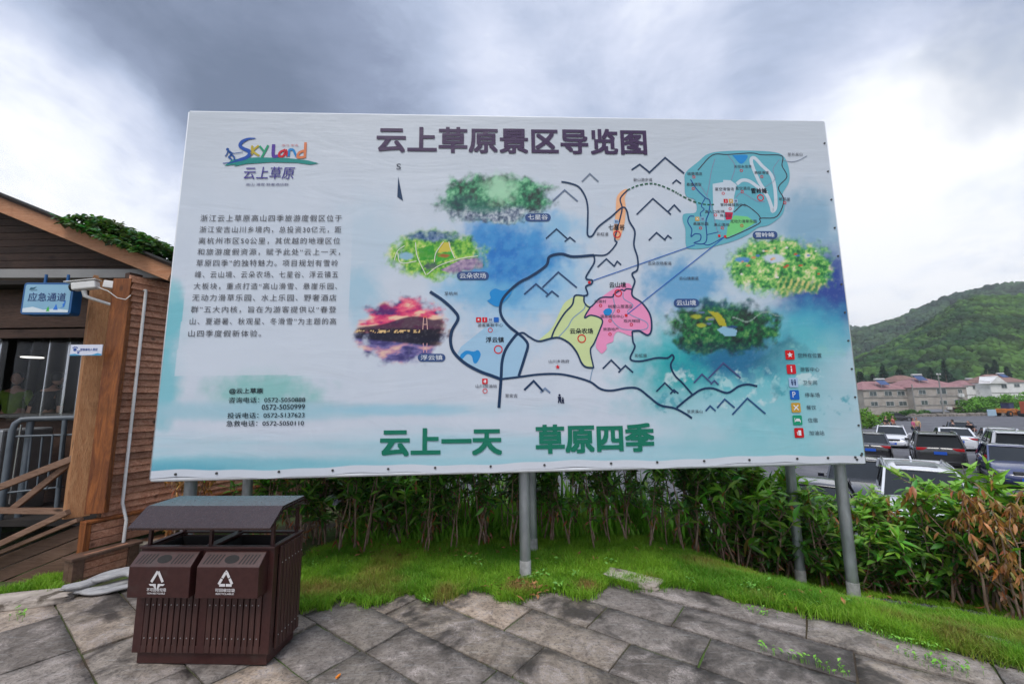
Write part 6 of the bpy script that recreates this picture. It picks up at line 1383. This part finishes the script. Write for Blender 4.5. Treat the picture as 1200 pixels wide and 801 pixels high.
# ------------------------------------------------------------------ houses, poles, plant beyond the car park
M_wall = mat('grey_render', (.33, .295, .265), (.40, .36, .325), .6, .9, bump=.01, bscale=6, dirt=(.24, .21, .19), dscale=.5, dlo=.5, dhi=.75)
M_wallw = mat('white_render', (.74, .73, .72), (.66, .65, .64), .5, .85, dirt=(.30, .28, .26), dscale=.4, dlo=.6, dhi=.8)
M_tile = mat('red_tile', (.25, .125, .130), (.30, .155, .155), 1.2, .75, bump=.05, bscale=6, dirt=(.12, .06, .06), dscale=.4, dlo=.55, dhi=.75); M_tile2 = mat('brown_tile', (.19, .10, .085), (.24, .14, .11), 1.2, .75, bump=.05, bscale=6)
M_pane = mat('window_pane', (.045, .060, .062), (.09, .11, .11), .8, .15, spec=.8); M_frame = mat('window_frame', (.42, .43, .42), rough=.5); M_conc = mat('concrete', (.30, .29, .28), (.22, .21, .20), 2, .9)
M_solar = mat('solar_panel', (.03, .06, .16), (.05, .09, .22), 3, .2, spec=.8)
def house(x0, x1, yt, yb, y, dep, roof, label, wall=M_wall, tile=M_tile, wins=(), rot=0.0, gable=False):
    """facade given by its corners in the photo at distance y"""
    A, B = at_y(x0, yt, y), at_y(x1, yt, y); bz = min(at_y(x0, yb, y).z, gz((A.x + B.x) / 2, y)) - .2; w_ = B.x - A.x; h = (A.z + B.z) / 2 - bz
    root = empty('house', ((A.x + B.x) / 2, y, bz), rad(rot), label, 'house')
    mb = MB(); mb.box((0, dep / 2, h / 2), (w_, dep, h)); wl_ = mb.build('wall', wall, root)
    mb = MB(); mb.box((0, -.06, h * .36), (w_ + .02, .12, .16)); mb.box((0, -.06, h * .68), (w_ + .02, .12, .16)); mb.build('string_course', M_conc, root)
    ov = .28; rz_ = roof; hx, hy0, hy1 = w_ / 2 + ov, -ov, dep + ov
    if gable: vs = [(-hx, hy0, h), (hx, hy0, h), (hx, hy1, h), (-hx, hy1, h), (-hx, dep / 2, h + rz_), (hx, dep / 2, h + rz_)]; fs = [(0, 1, 5, 4), (2, 3, 4, 5), (0, 4, 3), (1, 2, 5), (3, 2, 1, 0)]
    else:
        rx = max(.4, w_ / 2 - dep * .42); vs = [(-hx, hy0, h), (hx, hy0, h), (hx, hy1, h), (-hx, hy1, h), (-rx, dep / 2, h + rz_), (rx, dep / 2, h + rz_)]; fs = [(0, 1, 5, 4), (2, 3, 4, 5), (3, 0, 4), (1, 2, 5), (3, 2, 1, 0)]
    mb = MB(); mb.add(vs, fs); rf = mb.build('roof', tile, root)
    mb = MB(); mb.box((0, hy0 + .05, h - .08), (w_ + 2 * ov, .12, .16)); mb.build('eave', M_conc, root)
    for k, (a, b, c, d) in enumerate(wins):
        P0, P1 = at_y(a, b, y), at_y(c, d, y); ww, wh = P1.x - P0.x, P0.z - P1.z; cx_, cz_ = (P0.x + P1.x) / 2 - root.location.x, (P0.z + P1.z) / 2 - bz
        mb = MB()
        for (c_, d_) in (((cx_, -.03, cz_ + wh / 2), (ww + .16, .12, .10)), ((cx_, -.05, cz_ - wh / 2), (ww + .24, .18, .10)), ((cx_ - ww / 2, -.03, cz_), (.10, .12, wh - .1)), ((cx_ + ww / 2, -.03, cz_), (.10, .12, wh - .1)), ((cx_, -.028, cz_), (.07, .10, wh - .1))): mb.box(c_, d_)
        wf = mb.build('window', M_frame, root); mb = MB(); mb.box((cx_, -.012, cz_), (ww - .1, .04, wh - .1)); mb.build('pane', M_pane, wf)
    return root, w_, h
def solar(root, x, y, z, s=1.0):
    mb = MB(); mb.box((x, y, z + .75 * s), (1.9 * s, 1.6 * s, .06), rx=rad(38)); hp = mb.build('solar_heater', M_solar, root); mb = MB(); mb.cyl((x - 1.05 * s, y + .75 * s, z + 1.45 * s), (x + 1.05 * s, y + .75 * s, z + 1.45 * s), .24 * s, 14)
    for sx in (-.9, .9): mb.bar((x + sx * s, y + .7 * s, z - .4), (x + sx * s, y + .7 * s, z + 1.3 * s), .05, .05); mb.bar((x + sx * s, y - .6 * s, z - .4), (x + sx * s, y - .6 * s, z + .3 * s), .05, .05)
    mb.build('tank', mat('solar_tank', (.55, .54, .52), rough=.35, metal=.3), hp, True)
hY = 110
r1, w1, h1 = house(1011, 1066, 456, 485, hY, 9, 2.3, 'left grey two-storey house with a dull red hipped roof', wins=[(1018.5,458.5,1027.5,463.5),(1036,458.2,1045.5,463.3),(1051,458,1060.5,463),(1020,470.5,1029,476),(1038,470.2,1048,475.8),(1053,470,1063,475.5)])
solar(r1, 0.0, .8, h1 + .9, 1.25)
r2_, w2, h2 = house(1070, 1132, 453.5, 485, hY - 2, 11, 2.6, 'right grey house with a red hipped roof behind the utility pole', wins=[(1076,456.5,1085,461.5),(1097,454.8,1109,461.2),(1122,455.8,1127.5,460.3),(1079,469,1087.5,474),(1101,469,1110,473.5),(1118,468,1127.5,473)])
solar(r2_, -1.9, 2.8, h2 + 1.6, 1.25)
mb = MB(); mb.box((w2 / 2 - 2.0, -.35, h2 - 2.15), (1.3, .5, .8)); p = mb.build('air_conditioner', M_wallw, r2_, bevel=.03); mb = MB(); mb.cyl((w2 / 2 - 2.2, -.605, h2 - 2.15), (w2 / 2 - 2.2, -.615, h2 - 2.15), .3, 16); mb.build('fan_grille', M_frame, p)
mb = MB(); mb.box((1.4, -.35, h2 - 5.4), (1.1, .5, .7)); mb.build('air_conditioner', M_wallw, r2_, bevel=.03)
mb = MB(); mb.add([(-4.9, 0, h2 - 5.6), (.2, 0, h2 - 5.6), (.2, -1.6, h2 - 6.2), (-4.9, -1.6, h2 - 6.2), (-4.9, 0, h2 - 5.68), (.2, 0, h2 - 5.68), (.2, -1.6, h2 - 6.28), (-4.9, -1.6, h2 - 6.28)], [(0, 1, 2, 3), (4, 5, 6, 7), (0, 1, 5, 4), (1, 2, 6, 5), (2, 3, 7, 6), (3, 0, 4, 7)]); mb.build('awning', mat('grey_awning', (.16, .17, .20), rough=.6), r2_)
mb = MB(); mb.box((w2 / 2 - 2.6, -.5, h2 - 5.3), (4.0, 1.0, .12)); mb.build('awning', mat('red_awning', (.20, .03, .04), rough=.6), r2_)
house(1052, 1090, 447, 485, hY + 16, 9, 2.2, 'house with a brown roof half hidden between the two grey houses', tile=M_tile2)
rw, ww_, hw_ = house(1128, 1163, 451, 486, 150, 9, 2.0, 'left white house with a red roof behind the green thicket', M_wallw, M_tile, [(1139.5,452,1145,455.5),(1149.5,451.5,1154.5,455.5)]); solar(rw, 1.5, 3, hw_ + .7, 1.2)
rw2, ww_, hw_ = house(1160, 1205, 447.5, 486, 145, 10, 3.0, 'right white house with a brown tiled roof and a pointed gable', M_wallw, M_tile2, [(1173,450,1180,454.5),(1188,449.5,1195,453)]); solar(rw2, 2.5, 3.5, hw_ + 1.5, 1.2)
mb = MB(); hwd = 3.0; mb.add([(-4.4 - hwd, -.7, hw_ - .4), (-4.4 + hwd, -.7, hw_ - .4), (-4.4, -.7, hw_ + 2.2), (-4.4, 5, hw_ + 2.2), (-4.4 - hwd, 3, hw_ - .4), (-4.4 + hwd, 3, hw_ - .4)], [(0, 1, 2), (0, 2, 3, 4), (1, 5, 3, 2)]); mb.build('dormer', M_wallw, rw2)
def pole(px, ytop, y, label, arms=True):
    q = at_y(px, ytop, y); g_ = gz(q.x, y); root = empty('utility_pole', (q.x, y, g_), 0, label, 'utility pole'); H_ = q.z - g_
    mb = MB(); mb.tube([(0, 0, -.2), (0, 0, H_)], [.17, .11], 10); mb.build('shaft', M_conc, root, True)
    if arms: mb = MB(); mb.box((0, -.15, H_ - .3), (2.6, .1, .12), rz=.5); mb.box((0, -.15, H_ - 1.1), (1.8, .1, .12), rz=.5); mb.build('crossarm', M_conc, root); mb = MB(); [mb.cyl((x * math.cos(.5), -.15 + x * math.sin(.5), H_ - .24), (x * math.cos(.5), -.15 + x * math.sin(.5), H_ + .05), .07, 8) for x in (-1.2, -.5, .5, 1.2)]; mb.build('insulators', M_wallw, root)
    return root, q
pole(1099, 437.5, 96, 'tall concrete utility pole in front of the right grey house'); pole(1068.5, 450, 100, 'shorter plain pole between the two grey houses', False)
M_wire = mat('wire', (.03, .03, .03), rough=.6)
for (x0, y0, x1, y1) in ((900, 437, 1099, 438), (1099, 438, 1300, 441), (900, 441, 1099, 443), (1099, 443, 1300, 447)):
    a, b = at_y(x0, y0, 96), at_y(x1, y1, 96); mb = MB(); mb.tube([a + (b - a) * u + Vector((0, 0, -1.2 * 4 * u * (1 - u) * .5)) for u in np.linspace(0, 1, 12)], .022, 5); tag(mb.build('power_line', M_wire), {(900, 437): 'upper power line left of the tall pole', (1099, 438): 'upper power line right of the tall pole', (900, 441): 'lower power line left of the tall pole', (1099, 443): 'lower power line right of the tall pole'}[(x0, y0)], 'power line')
# orange wheel loader and the blue-white panel
q = at_y(1183, 489, 88); g0 = gz(q.x, 88); ld = empty('wheel_loader', (q.x, 88, g0), rad(8), 'orange wheel loader with a dark cab parked at the far edge of the lot', 'loader'); M_or = mat('machine_orange', (.55, .17, .02), (.45, .14, .02), 3, .5, dirt=(.2, .1, .05), dscale=1.5)
mb = MB(); mb.box((-.8, 0, 1.2), (2.6, 1.7, .9)); mb.box((1.4, 0, 1.0), (1.6, 1.1, .6)); mb.build('body', M_or, ld, bevel=.08); mb = MB(); mb.box((-.1, 0, 2.15), (1.3, 1.4, 1.2)); mb.build('cab', mat('cab_blue', (.03, .04, .10), rough=.3), ld, bevel=.06); mb = MB(); mb.box((-.1, 0, 2.8), (1.5, 1.55, .12)); mb.build('cab_roof', M_trim, ld, bevel=.03)
mb = MB(); mb.bar((1.2, -.5, 1.5), (2.9, -.5, .6), .18, .28); mb.bar((1.2, .5, 1.5), (2.9, .5, .6), .18, .28); mb.build('lift_arms', M_or, ld, bevel=.03); mb = MB(); mb.prism([(2.8, .9), (3.5, .35), (3.6, .12), (2.8, .15)], -1.1, 1.1, 'y'); mb.build('bucket', M_or, ld)
for x in (-1.3, 1.5):
    for s in (-1, 1): mb = MB(); mb.cyl((x, s * .75, .62), (x, s * 1.15, .62), .62, 20); wl_ = mb.build('wheel', M_tyre, ld, True); mb = MB(); mb.cyl((x, s * 1.15, .62), (x, s * 1.17, .62), .28, 14); mb.build('hub', M_or, wl_)
q = at_y(1163, 488, 86); pn = empty('hoarding', (q.x, 86, gz(q.x, 86)), 0, 'pale blue hoarding standing left of the orange wheel loader', 'hoarding'); mb = MB(); mb.box((0, 0, .9), (1.8, .08, 1.3)); mb.build('sheet', mat('pale_blue', (.30, .44, .55), (.36, .48, .56), 2, .5), pn); mb = MB(); [mb.box((x, .08, .7), (.08, .08, 1.5)) for x in (-.8, .8)]; mb.build('legs', M_conc, pn)
q = at_y(1201, 480, 84); rd = empty('site_machine', (q.x, 84, gz(q.x, 84)), 0, 'red-orange machine cut by the right edge beyond the lot', 'machine'); mb = MB(); mb.box((.2, 0, 1.9), (1.1, 1.0, 2.4)); mb.box((1.4, 0, 1.2), (2.4, 1.4, 1.0)); mb.build('body', mat('machine_red', (.42, .08, .03), rough=.5), rd, bevel=.06); mb = MB(); [mb.cyl((x, -.8, .5), (x, .8, .5), .5, 16) for x in (.2, 2.0)]; mb.build('wheels', M_tyre, rd, True)
mb = MB(); r5 = random.Random(8); a, b = at_y(1066, 486, 92), at_y(1240, 487, 92)
for k in range(90): u = k / 90; x = a.x + (b.x - a.x) * u; mb.box((x, 92 + r5.uniform(-.6, .6), gz(x, 92) + .25), (r5.uniform(.4, 1.1), .8, r5.uniform(.4, 1.0)), rz=r5.uniform(-.4, .4))
tag(mb.build('rubble_bank', mat('rubble', (.26, .23, .20), (.18, .16, .14), 1.5, .9, bump=.1, bscale=4, island=.3), bevel=.08), kind='stuff')
# ------------------------------------------------------------------ trees, thickets, hills
M_crown = bpy.data.materials.new('foliage'); M_crown.use_nodes = True; t = NT(M_crown.node_tree); M_crown.node_tree.nodes.clear()
at_ = t.n('ShaderNodeAttribute', attribute_name='col'); p = t.n('ShaderNodeBsdfPrincipled', i_0=at_.outputs[0]); p.inputs['Roughness'].default_value = .65; p.inputs['Specular IOR Level'].default_value = .2
tr = t.n('ShaderNodeBsdfTranslucent', i_0=at_.outputs[0]); t.link(t.n('ShaderNodeMixShader', i_0=.25, i_1=p.outputs[0], i_2=tr.outputs[0]).outputs[0], t.n('ShaderNodeOutputMaterial').inputs[0])
RT = np.random.default_rng(17)
def leaf_cloud(centres, radii, n_each, size, cols, up=.35):
    """quads scattered through ellipsoids: returns V, F, colour"""
    V, Cc = [], []
    for c, r, col in zip(centres, radii, cols):
        n = n_each; d = RT.normal(0, 1, (n, 3)); d /= np.linalg.norm(d, axis=1)[:, None]; rr = RT.uniform(.45, 1.05, (n, 1)) ** .6
        p = np.array(c) + d * rr * np.array(r); nrm = d * .6 + RT.normal(0, .5, (n, 3)) + np.array([0, 0, up]); nrm /= np.linalg.norm(nrm, axis=1)[:, None]
        a = np.cross(nrm, RT.normal(0, 1, (n, 3))); a /= np.linalg.norm(a, axis=1)[:, None]; b = np.cross(nrm, a); s = size * RT.uniform(.6, 1.4, (n, 1))
        V.append(np.stack([p - a * s, p - b * s * .55, p + a * s, p + b * s * .55], 1).reshape(-1, 3)); Cc.append(np.repeat(np.array(col)[None] * RT.uniform(.65, 1.35, (n, 1)), 4, 0))
    V = np.concatenate(V); Cc = np.concatenate(Cc); return V, np.arange(len(V)).reshape(-1, 4), Cc
def bush(name, x, y, w_, d_, h_, col, label, cat='bush', group=None, n=900, size=.16):
    g0 = gz(x, y); root = empty(name, (x, y, g0), 0, label, cat, group); cs, rs, cl = [], [], []
    for k in range(14): cs.append((RT.uniform(-.4, .4) * w_, RT.uniform(-.4, .4) * d_, h_ * RT.uniform(.25, .75))); rs.append((w_ * RT.uniform(.14, .24), d_ * RT.uniform(.14, .24), h_ * RT.uniform(.2, .34))); cl.append(np.array(col) * RT.uniform(.7, 1.35))
    V, Fq, Cc = leaf_cloud(cs, rs, n // 14, size, cl); link('foliage', np_mesh('foliage', V, Fq, Cc), M_crown, root)
    mb = MB()
    for k in range(5): a = RT.uniform(0, 6.28); mb.tube([(0, 0, -.1), (math.cos(a) * w_ * .12, math.sin(a) * d_ * .12, h_ * .3), (math.cos(a) * w_ * .25, math.sin(a) * d_ * .25, h_ * .6)], [.05, .035, .015], 6)
    mb.build('stem', M_stem, root, 'all'); return root
q = at_y(1019, 490, 52); bush('roadside_bush', q.x, 52, 4.0, 4, 2.7, (.12, .26, .03), 'big light green bush left of the far black car, beside the billboard edge', n=2400, size=.13)
for px, y, w_, h_, lb in ((1050, 95, 5.0, 1.3, 'low dark green bush in front of the left grey house'), (1073, 94, 5, 1.6, 'low green bush between the two grey houses')): q = at_y(px, 484, y); bush('roadside_bush', q.x, y, w_, 3, h_, (.06, .16, .03), lb, n=900, size=.2)
q = at_y(1150, 484, 93); bush('roadside_bush', q.x, 93, 2.6, 2, 1.5, (.03, .08, .02), 'round dark bush left of the pale blue hoarding', n=500, size=.16)
for k, (px, y, w_, h_, c) in enumerate(((1140, 104, 7, 3.8, (.10, .24, .03)), (1152, 108, 8, 4.6, (.12, .28, .035)), (1166, 112, 9, 5.0, (.10, .25, .03)), (1180, 106, 8, 5.2, (.13, .30, .04)), (1196, 110, 9, 5.8, (.11, .26, .03)), (1214, 106, 9, 5.4, (.12, .27, .04)), (1236, 108, 10, 5.6, (.10, .24, .03)), (1186, 98, 7, 2.6, (.14, .32, .05)))):
    q = at_y(px, 480, y); bush('bamboo_clump', q.x, y, w_, 6, h_, c, ['leftmost bright green thicket beside the right grey house', 'second bright green thicket right of the grey house', 'green thicket below the left white house', 'tall bright green thicket left of the right white house', 'tall green thicket below the right white house', 'green thicket at the right edge of the photo', 'outermost green thicket beyond the right edge', 'low bright green thicket behind the wheel loader'][k], 'thicket', None, 2200, .26)
# conifers along the foot of the hill
def conifer(x, y, H_, r_, label):
    g0 = -4.6; root = empty('conifer_tree', (x, y, g0), 0, label, 'tree', 'dark conifers at the foot of the hill'); n = 1500; u = RT.uniform(0, 1, n) ** 1.4; z = H_ * (.10 + .9 * u); a = RT.uniform(0, 6.28, n); rr = r_ * (1 - u) ** .8 * RT.uniform(.35, 1.05, n) * (1 + .22 * np.sin(z * 2.3)) + .1
    p = np.stack([np.cos(a) * rr, np.sin(a) * rr, z - rr * .25], -1); d = np.stack([np.cos(a), np.sin(a), -.35 + 0 * a], -1) + RT.normal(0, .25, (n, 3)); d /= np.linalg.norm(d, axis=1)[:, None]; s_ = np.cross(d, RT.normal(0, 1, (n, 3))); s_ /= np.linalg.norm(s_, axis=1)[:, None]; L = .75 * RT.uniform(.6, 1.3, (n, 1))
    V = np.stack([p - d * L * .5, p + s_ * .22, p + d * L * .6, p - s_ * .22], 1).reshape(-1, 3); col = np.repeat(np.array((.018, .050, .026))[None] * RT.uniform(.6, 1.5, (n, 1)), 4, 0)
    link('crown', np_mesh('crown', V, np.arange(4 * n).reshape(-1, 4), col), M_crown, root); mb = MB(); mb.tube([(0, 0, -.3), (0, 0, H_ * .95)], [.3, .04], 8); mb.build('trunk', M_stem, root, 'all'); return root
rc2 = random.Random(3); lab_c = 'dark green conifer in the row behind the houses at the foot of the hill'
for px in (1004, 1014, 1021, 1030, 1038, 1047, 1058, 1078, 1090, 1112, 1121, 1131, 1139, 1150, 1161, 1168, 1177, 1188, 1197, 1208, 1222): q = at_y(px, 450, 172); conifer(q.x, 172 + rc2.uniform(-6, 8), rc2.uniform(12, 18) + (2.5 if px in (1121, 1168, 1177) else 0), rc2.uniform(2.9, 4.2), lab_c)
# hills: terrain with bamboo woods on it
def hill(name, sil, y0, y1, z0, mat_, nx=150, ny=40, p0=640, p1=2100, drop_=5.0):
    S_ = np.array(sil, float); px = np.linspace(p0, p1, nx); u = np.linspace(0, 1.5, ny); U, PX = np.meshgrid(u, px, indexing='ij')
    Yd = y0 + (y1 - y0) * U; ypx = np.interp(PX, S_[:, 0], S_[:, 1]); tan_ = np.array([ray(600 + (x - 600), y_).z / ray(x, y_).y for x, y_ in zip(px, np.interp(px, S_[:, 0], S_[:, 1]))])
    top = EYE + tan_[None, :] * y1 - drop_; prof = np.sin(np.clip(U, 0, 1) * math.pi / 2) ** 1.15; prof = np.where(U > 1, 1 - (U - 1) * .5, prof)
    Xd = np.array([ray(x, 450).x / ray(x, 450).y for x in px])[None, :] * Yd
    Z = z0 + (top - z0) * prof + (fbm(Xd / 30, Yd / 30, 5, 4) - .5) * 7 * np.sin(np.clip(U, 0, 1) * math.pi)
    V = np.stack([Xd, Yd, Z], -1).reshape(-1, 3); i_ = np.arange(nx * ny).reshape(ny, nx); Fq = np.stack([i_[:-1, :-1], i_[:-1, 1:], i_[1:, 1:], i_[1:, :-1]], -1).reshape(-1, 4)
    o = link(name, np_mesh(name, V, Fq, None, True), mat_); tag(o, kind='structure'); return Xd, Yd, Z, PX, U
M_hill = mat('hill_floor', (.030, .060, .016), (.05, .09, .025), .05, .95)
NEAR = hill('hill', [(600, 470), (820, 452), (940, 436), (1000, 418), (1040, 405), (1080, 386), (1110, 369), (1140, 353), (1160, 347), (1200, 348), (1260, 340), (1400, 330), (1700, 330), (2100, 360)], 180, 330, -4.6, M_hill)
FAR = hill('far_hill', [(600, 440), (800, 425), (920, 402), (1000, 389), (1020, 384), (1060, 373), (1100, 357), (1130, 346), (1150, 341), (1200, 333), (1300, 322), (1500, 330), (2100, 350)], 400, 560, -4.6, M_hill)
FAR3 = hill('far_hill', [(600, 420), (800, 400), (960, 384), (1000, 385), (1020, 384.5), (1060, 392), (1200, 420), (2100, 430)], 700, 900, -4.6, M_hill)
ICO = []
for k in range(6):
    bm = bmesh.new(); bmesh.ops.create_icosphere(bm, subdivisions=2, radius=1)
    for v in bm.verts: v.co *= 1 + .45 * mnoise.noise(v.co * 1.9 + Vector((k * 9, 0, 0))) + .16 * mnoise.noise(v.co * 5 + Vector((k * 9, 0, 0)))
    ICO.append((np.array([v.co for v in bm.verts]), np.array([[v.index for v in f.verts] for f in bm.faces]))); bm.free()
def woods(name, H, n, p0, p1, u1, rr, cols, seed, zsc=1.15):
    Xd, Yd, Z, PX, U = H; R = np.random.default_rng(seed); ny, nx = Xd.shape
    V, Fq, Cc = [], [], []; b = 0
    pi = R.uniform(p0, p1, n); ui = R.uniform(0, u1, n); fi = (pi - PX[0, 0]) / (PX[0, -1] - PX[0, 0]) * (nx - 1); fj = ui / 1.5 * (ny - 1)
    i0 = np.clip(fi.astype(int), 0, nx - 2); j0 = np.clip(fj.astype(int), 0, ny - 2); a = fi - i0; c = fj - j0
    def bil(A): return (A[j0, i0] * (1 - a) + A[j0, i0 + 1] * a) * (1 - c) + (A[j0 + 1, i0] * (1 - a) + A[j0 + 1, i0 + 1] * a) * c
    x, y, z = bil(Xd), bil(Yd), bil(Z); tone = fbm(x / 26, (y + z) / 22, seed, 4); dk = fbm(x / 9 + 50, y / 9, seed + 1, 3)
    for k in range(n):
        v, f = ICO[k % 6]; r = R.uniform(*rr) * (1 if R.random() > .08 else 1.5); t_ = 2 * math.pi * R.random(); cs, sn = math.cos(t_), math.sin(t_)
        q = np.stack([v[:, 0] * cs - v[:, 1] * sn, v[:, 0] * sn + v[:, 1] * cs, v[:, 2] * zsc * R.uniform(.85, 1.3)], -1) * r + [x[k], y[k], z[k] + r * .45]
        V.append(q); Fq.append(f + b); b += len(v); w_ = np.clip((tone[k] - .38) * 4, 0, 1); col = np.array(cols[0]) * (1 - w_) + np.array(cols[1]) * w_
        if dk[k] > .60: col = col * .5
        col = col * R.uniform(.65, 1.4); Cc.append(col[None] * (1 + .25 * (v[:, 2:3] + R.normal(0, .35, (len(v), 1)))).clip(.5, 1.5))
    o = link(name, np_mesh(name, np.concatenate(V), np.concatenate(Fq), np.concatenate(Cc)), M_crown); return tag(o, kind='stuff')
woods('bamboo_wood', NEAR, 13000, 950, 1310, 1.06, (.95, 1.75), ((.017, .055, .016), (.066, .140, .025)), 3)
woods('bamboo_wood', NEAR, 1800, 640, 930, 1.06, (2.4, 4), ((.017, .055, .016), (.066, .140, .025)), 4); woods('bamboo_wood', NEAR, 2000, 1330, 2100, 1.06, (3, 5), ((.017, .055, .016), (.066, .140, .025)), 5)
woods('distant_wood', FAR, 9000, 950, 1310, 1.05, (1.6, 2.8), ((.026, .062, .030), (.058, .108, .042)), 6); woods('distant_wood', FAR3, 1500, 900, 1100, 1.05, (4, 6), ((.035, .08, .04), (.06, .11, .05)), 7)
# shrubs behind the cabin, seen through its back window
for k, (x, y) in enumerate(((-9.6, 11.5), (-8.2, 11.2), (-6.9, 11.8))): bush('garden_bush', x, y, 2.2, 1.4, 3.6, (.22, .42, .05), ['left green bush seen through the cabin back window', 'middle green bush seen through the cabin back window', 'right green bush seen through the cabin back window'][k], n=1600, size=.10)
# ------------------------------------------------------------------ the damp air
m = bpy.data.materials.new('damp_air'); m.use_nodes = True; t = NT(m.node_tree); m.node_tree.nodes.clear()
pv = t.n('ShaderNodeVolumePrincipled'); pv.inputs['Color'].default_value = (.86, .90, .96, 1); pv.inputs['Density'].default_value = .00034; pv.inputs['Anisotropy'].default_value = .2
t.link(pv.outputs[0], t.n('ShaderNodeOutputMaterial').inputs['Volume'])
mb = MB(); mb.box((0, 0, 0), (5200, 0, 0)); mb.v = []; mb.f = []; mb.mi = []
mb.box((0, 400, 115.0), (5400, 2800, 250)); tag(mb.build('haze', m), kind='stuff')
bpy.data.objects.remove(_txto); bpy.data.curves.remove(_txt)
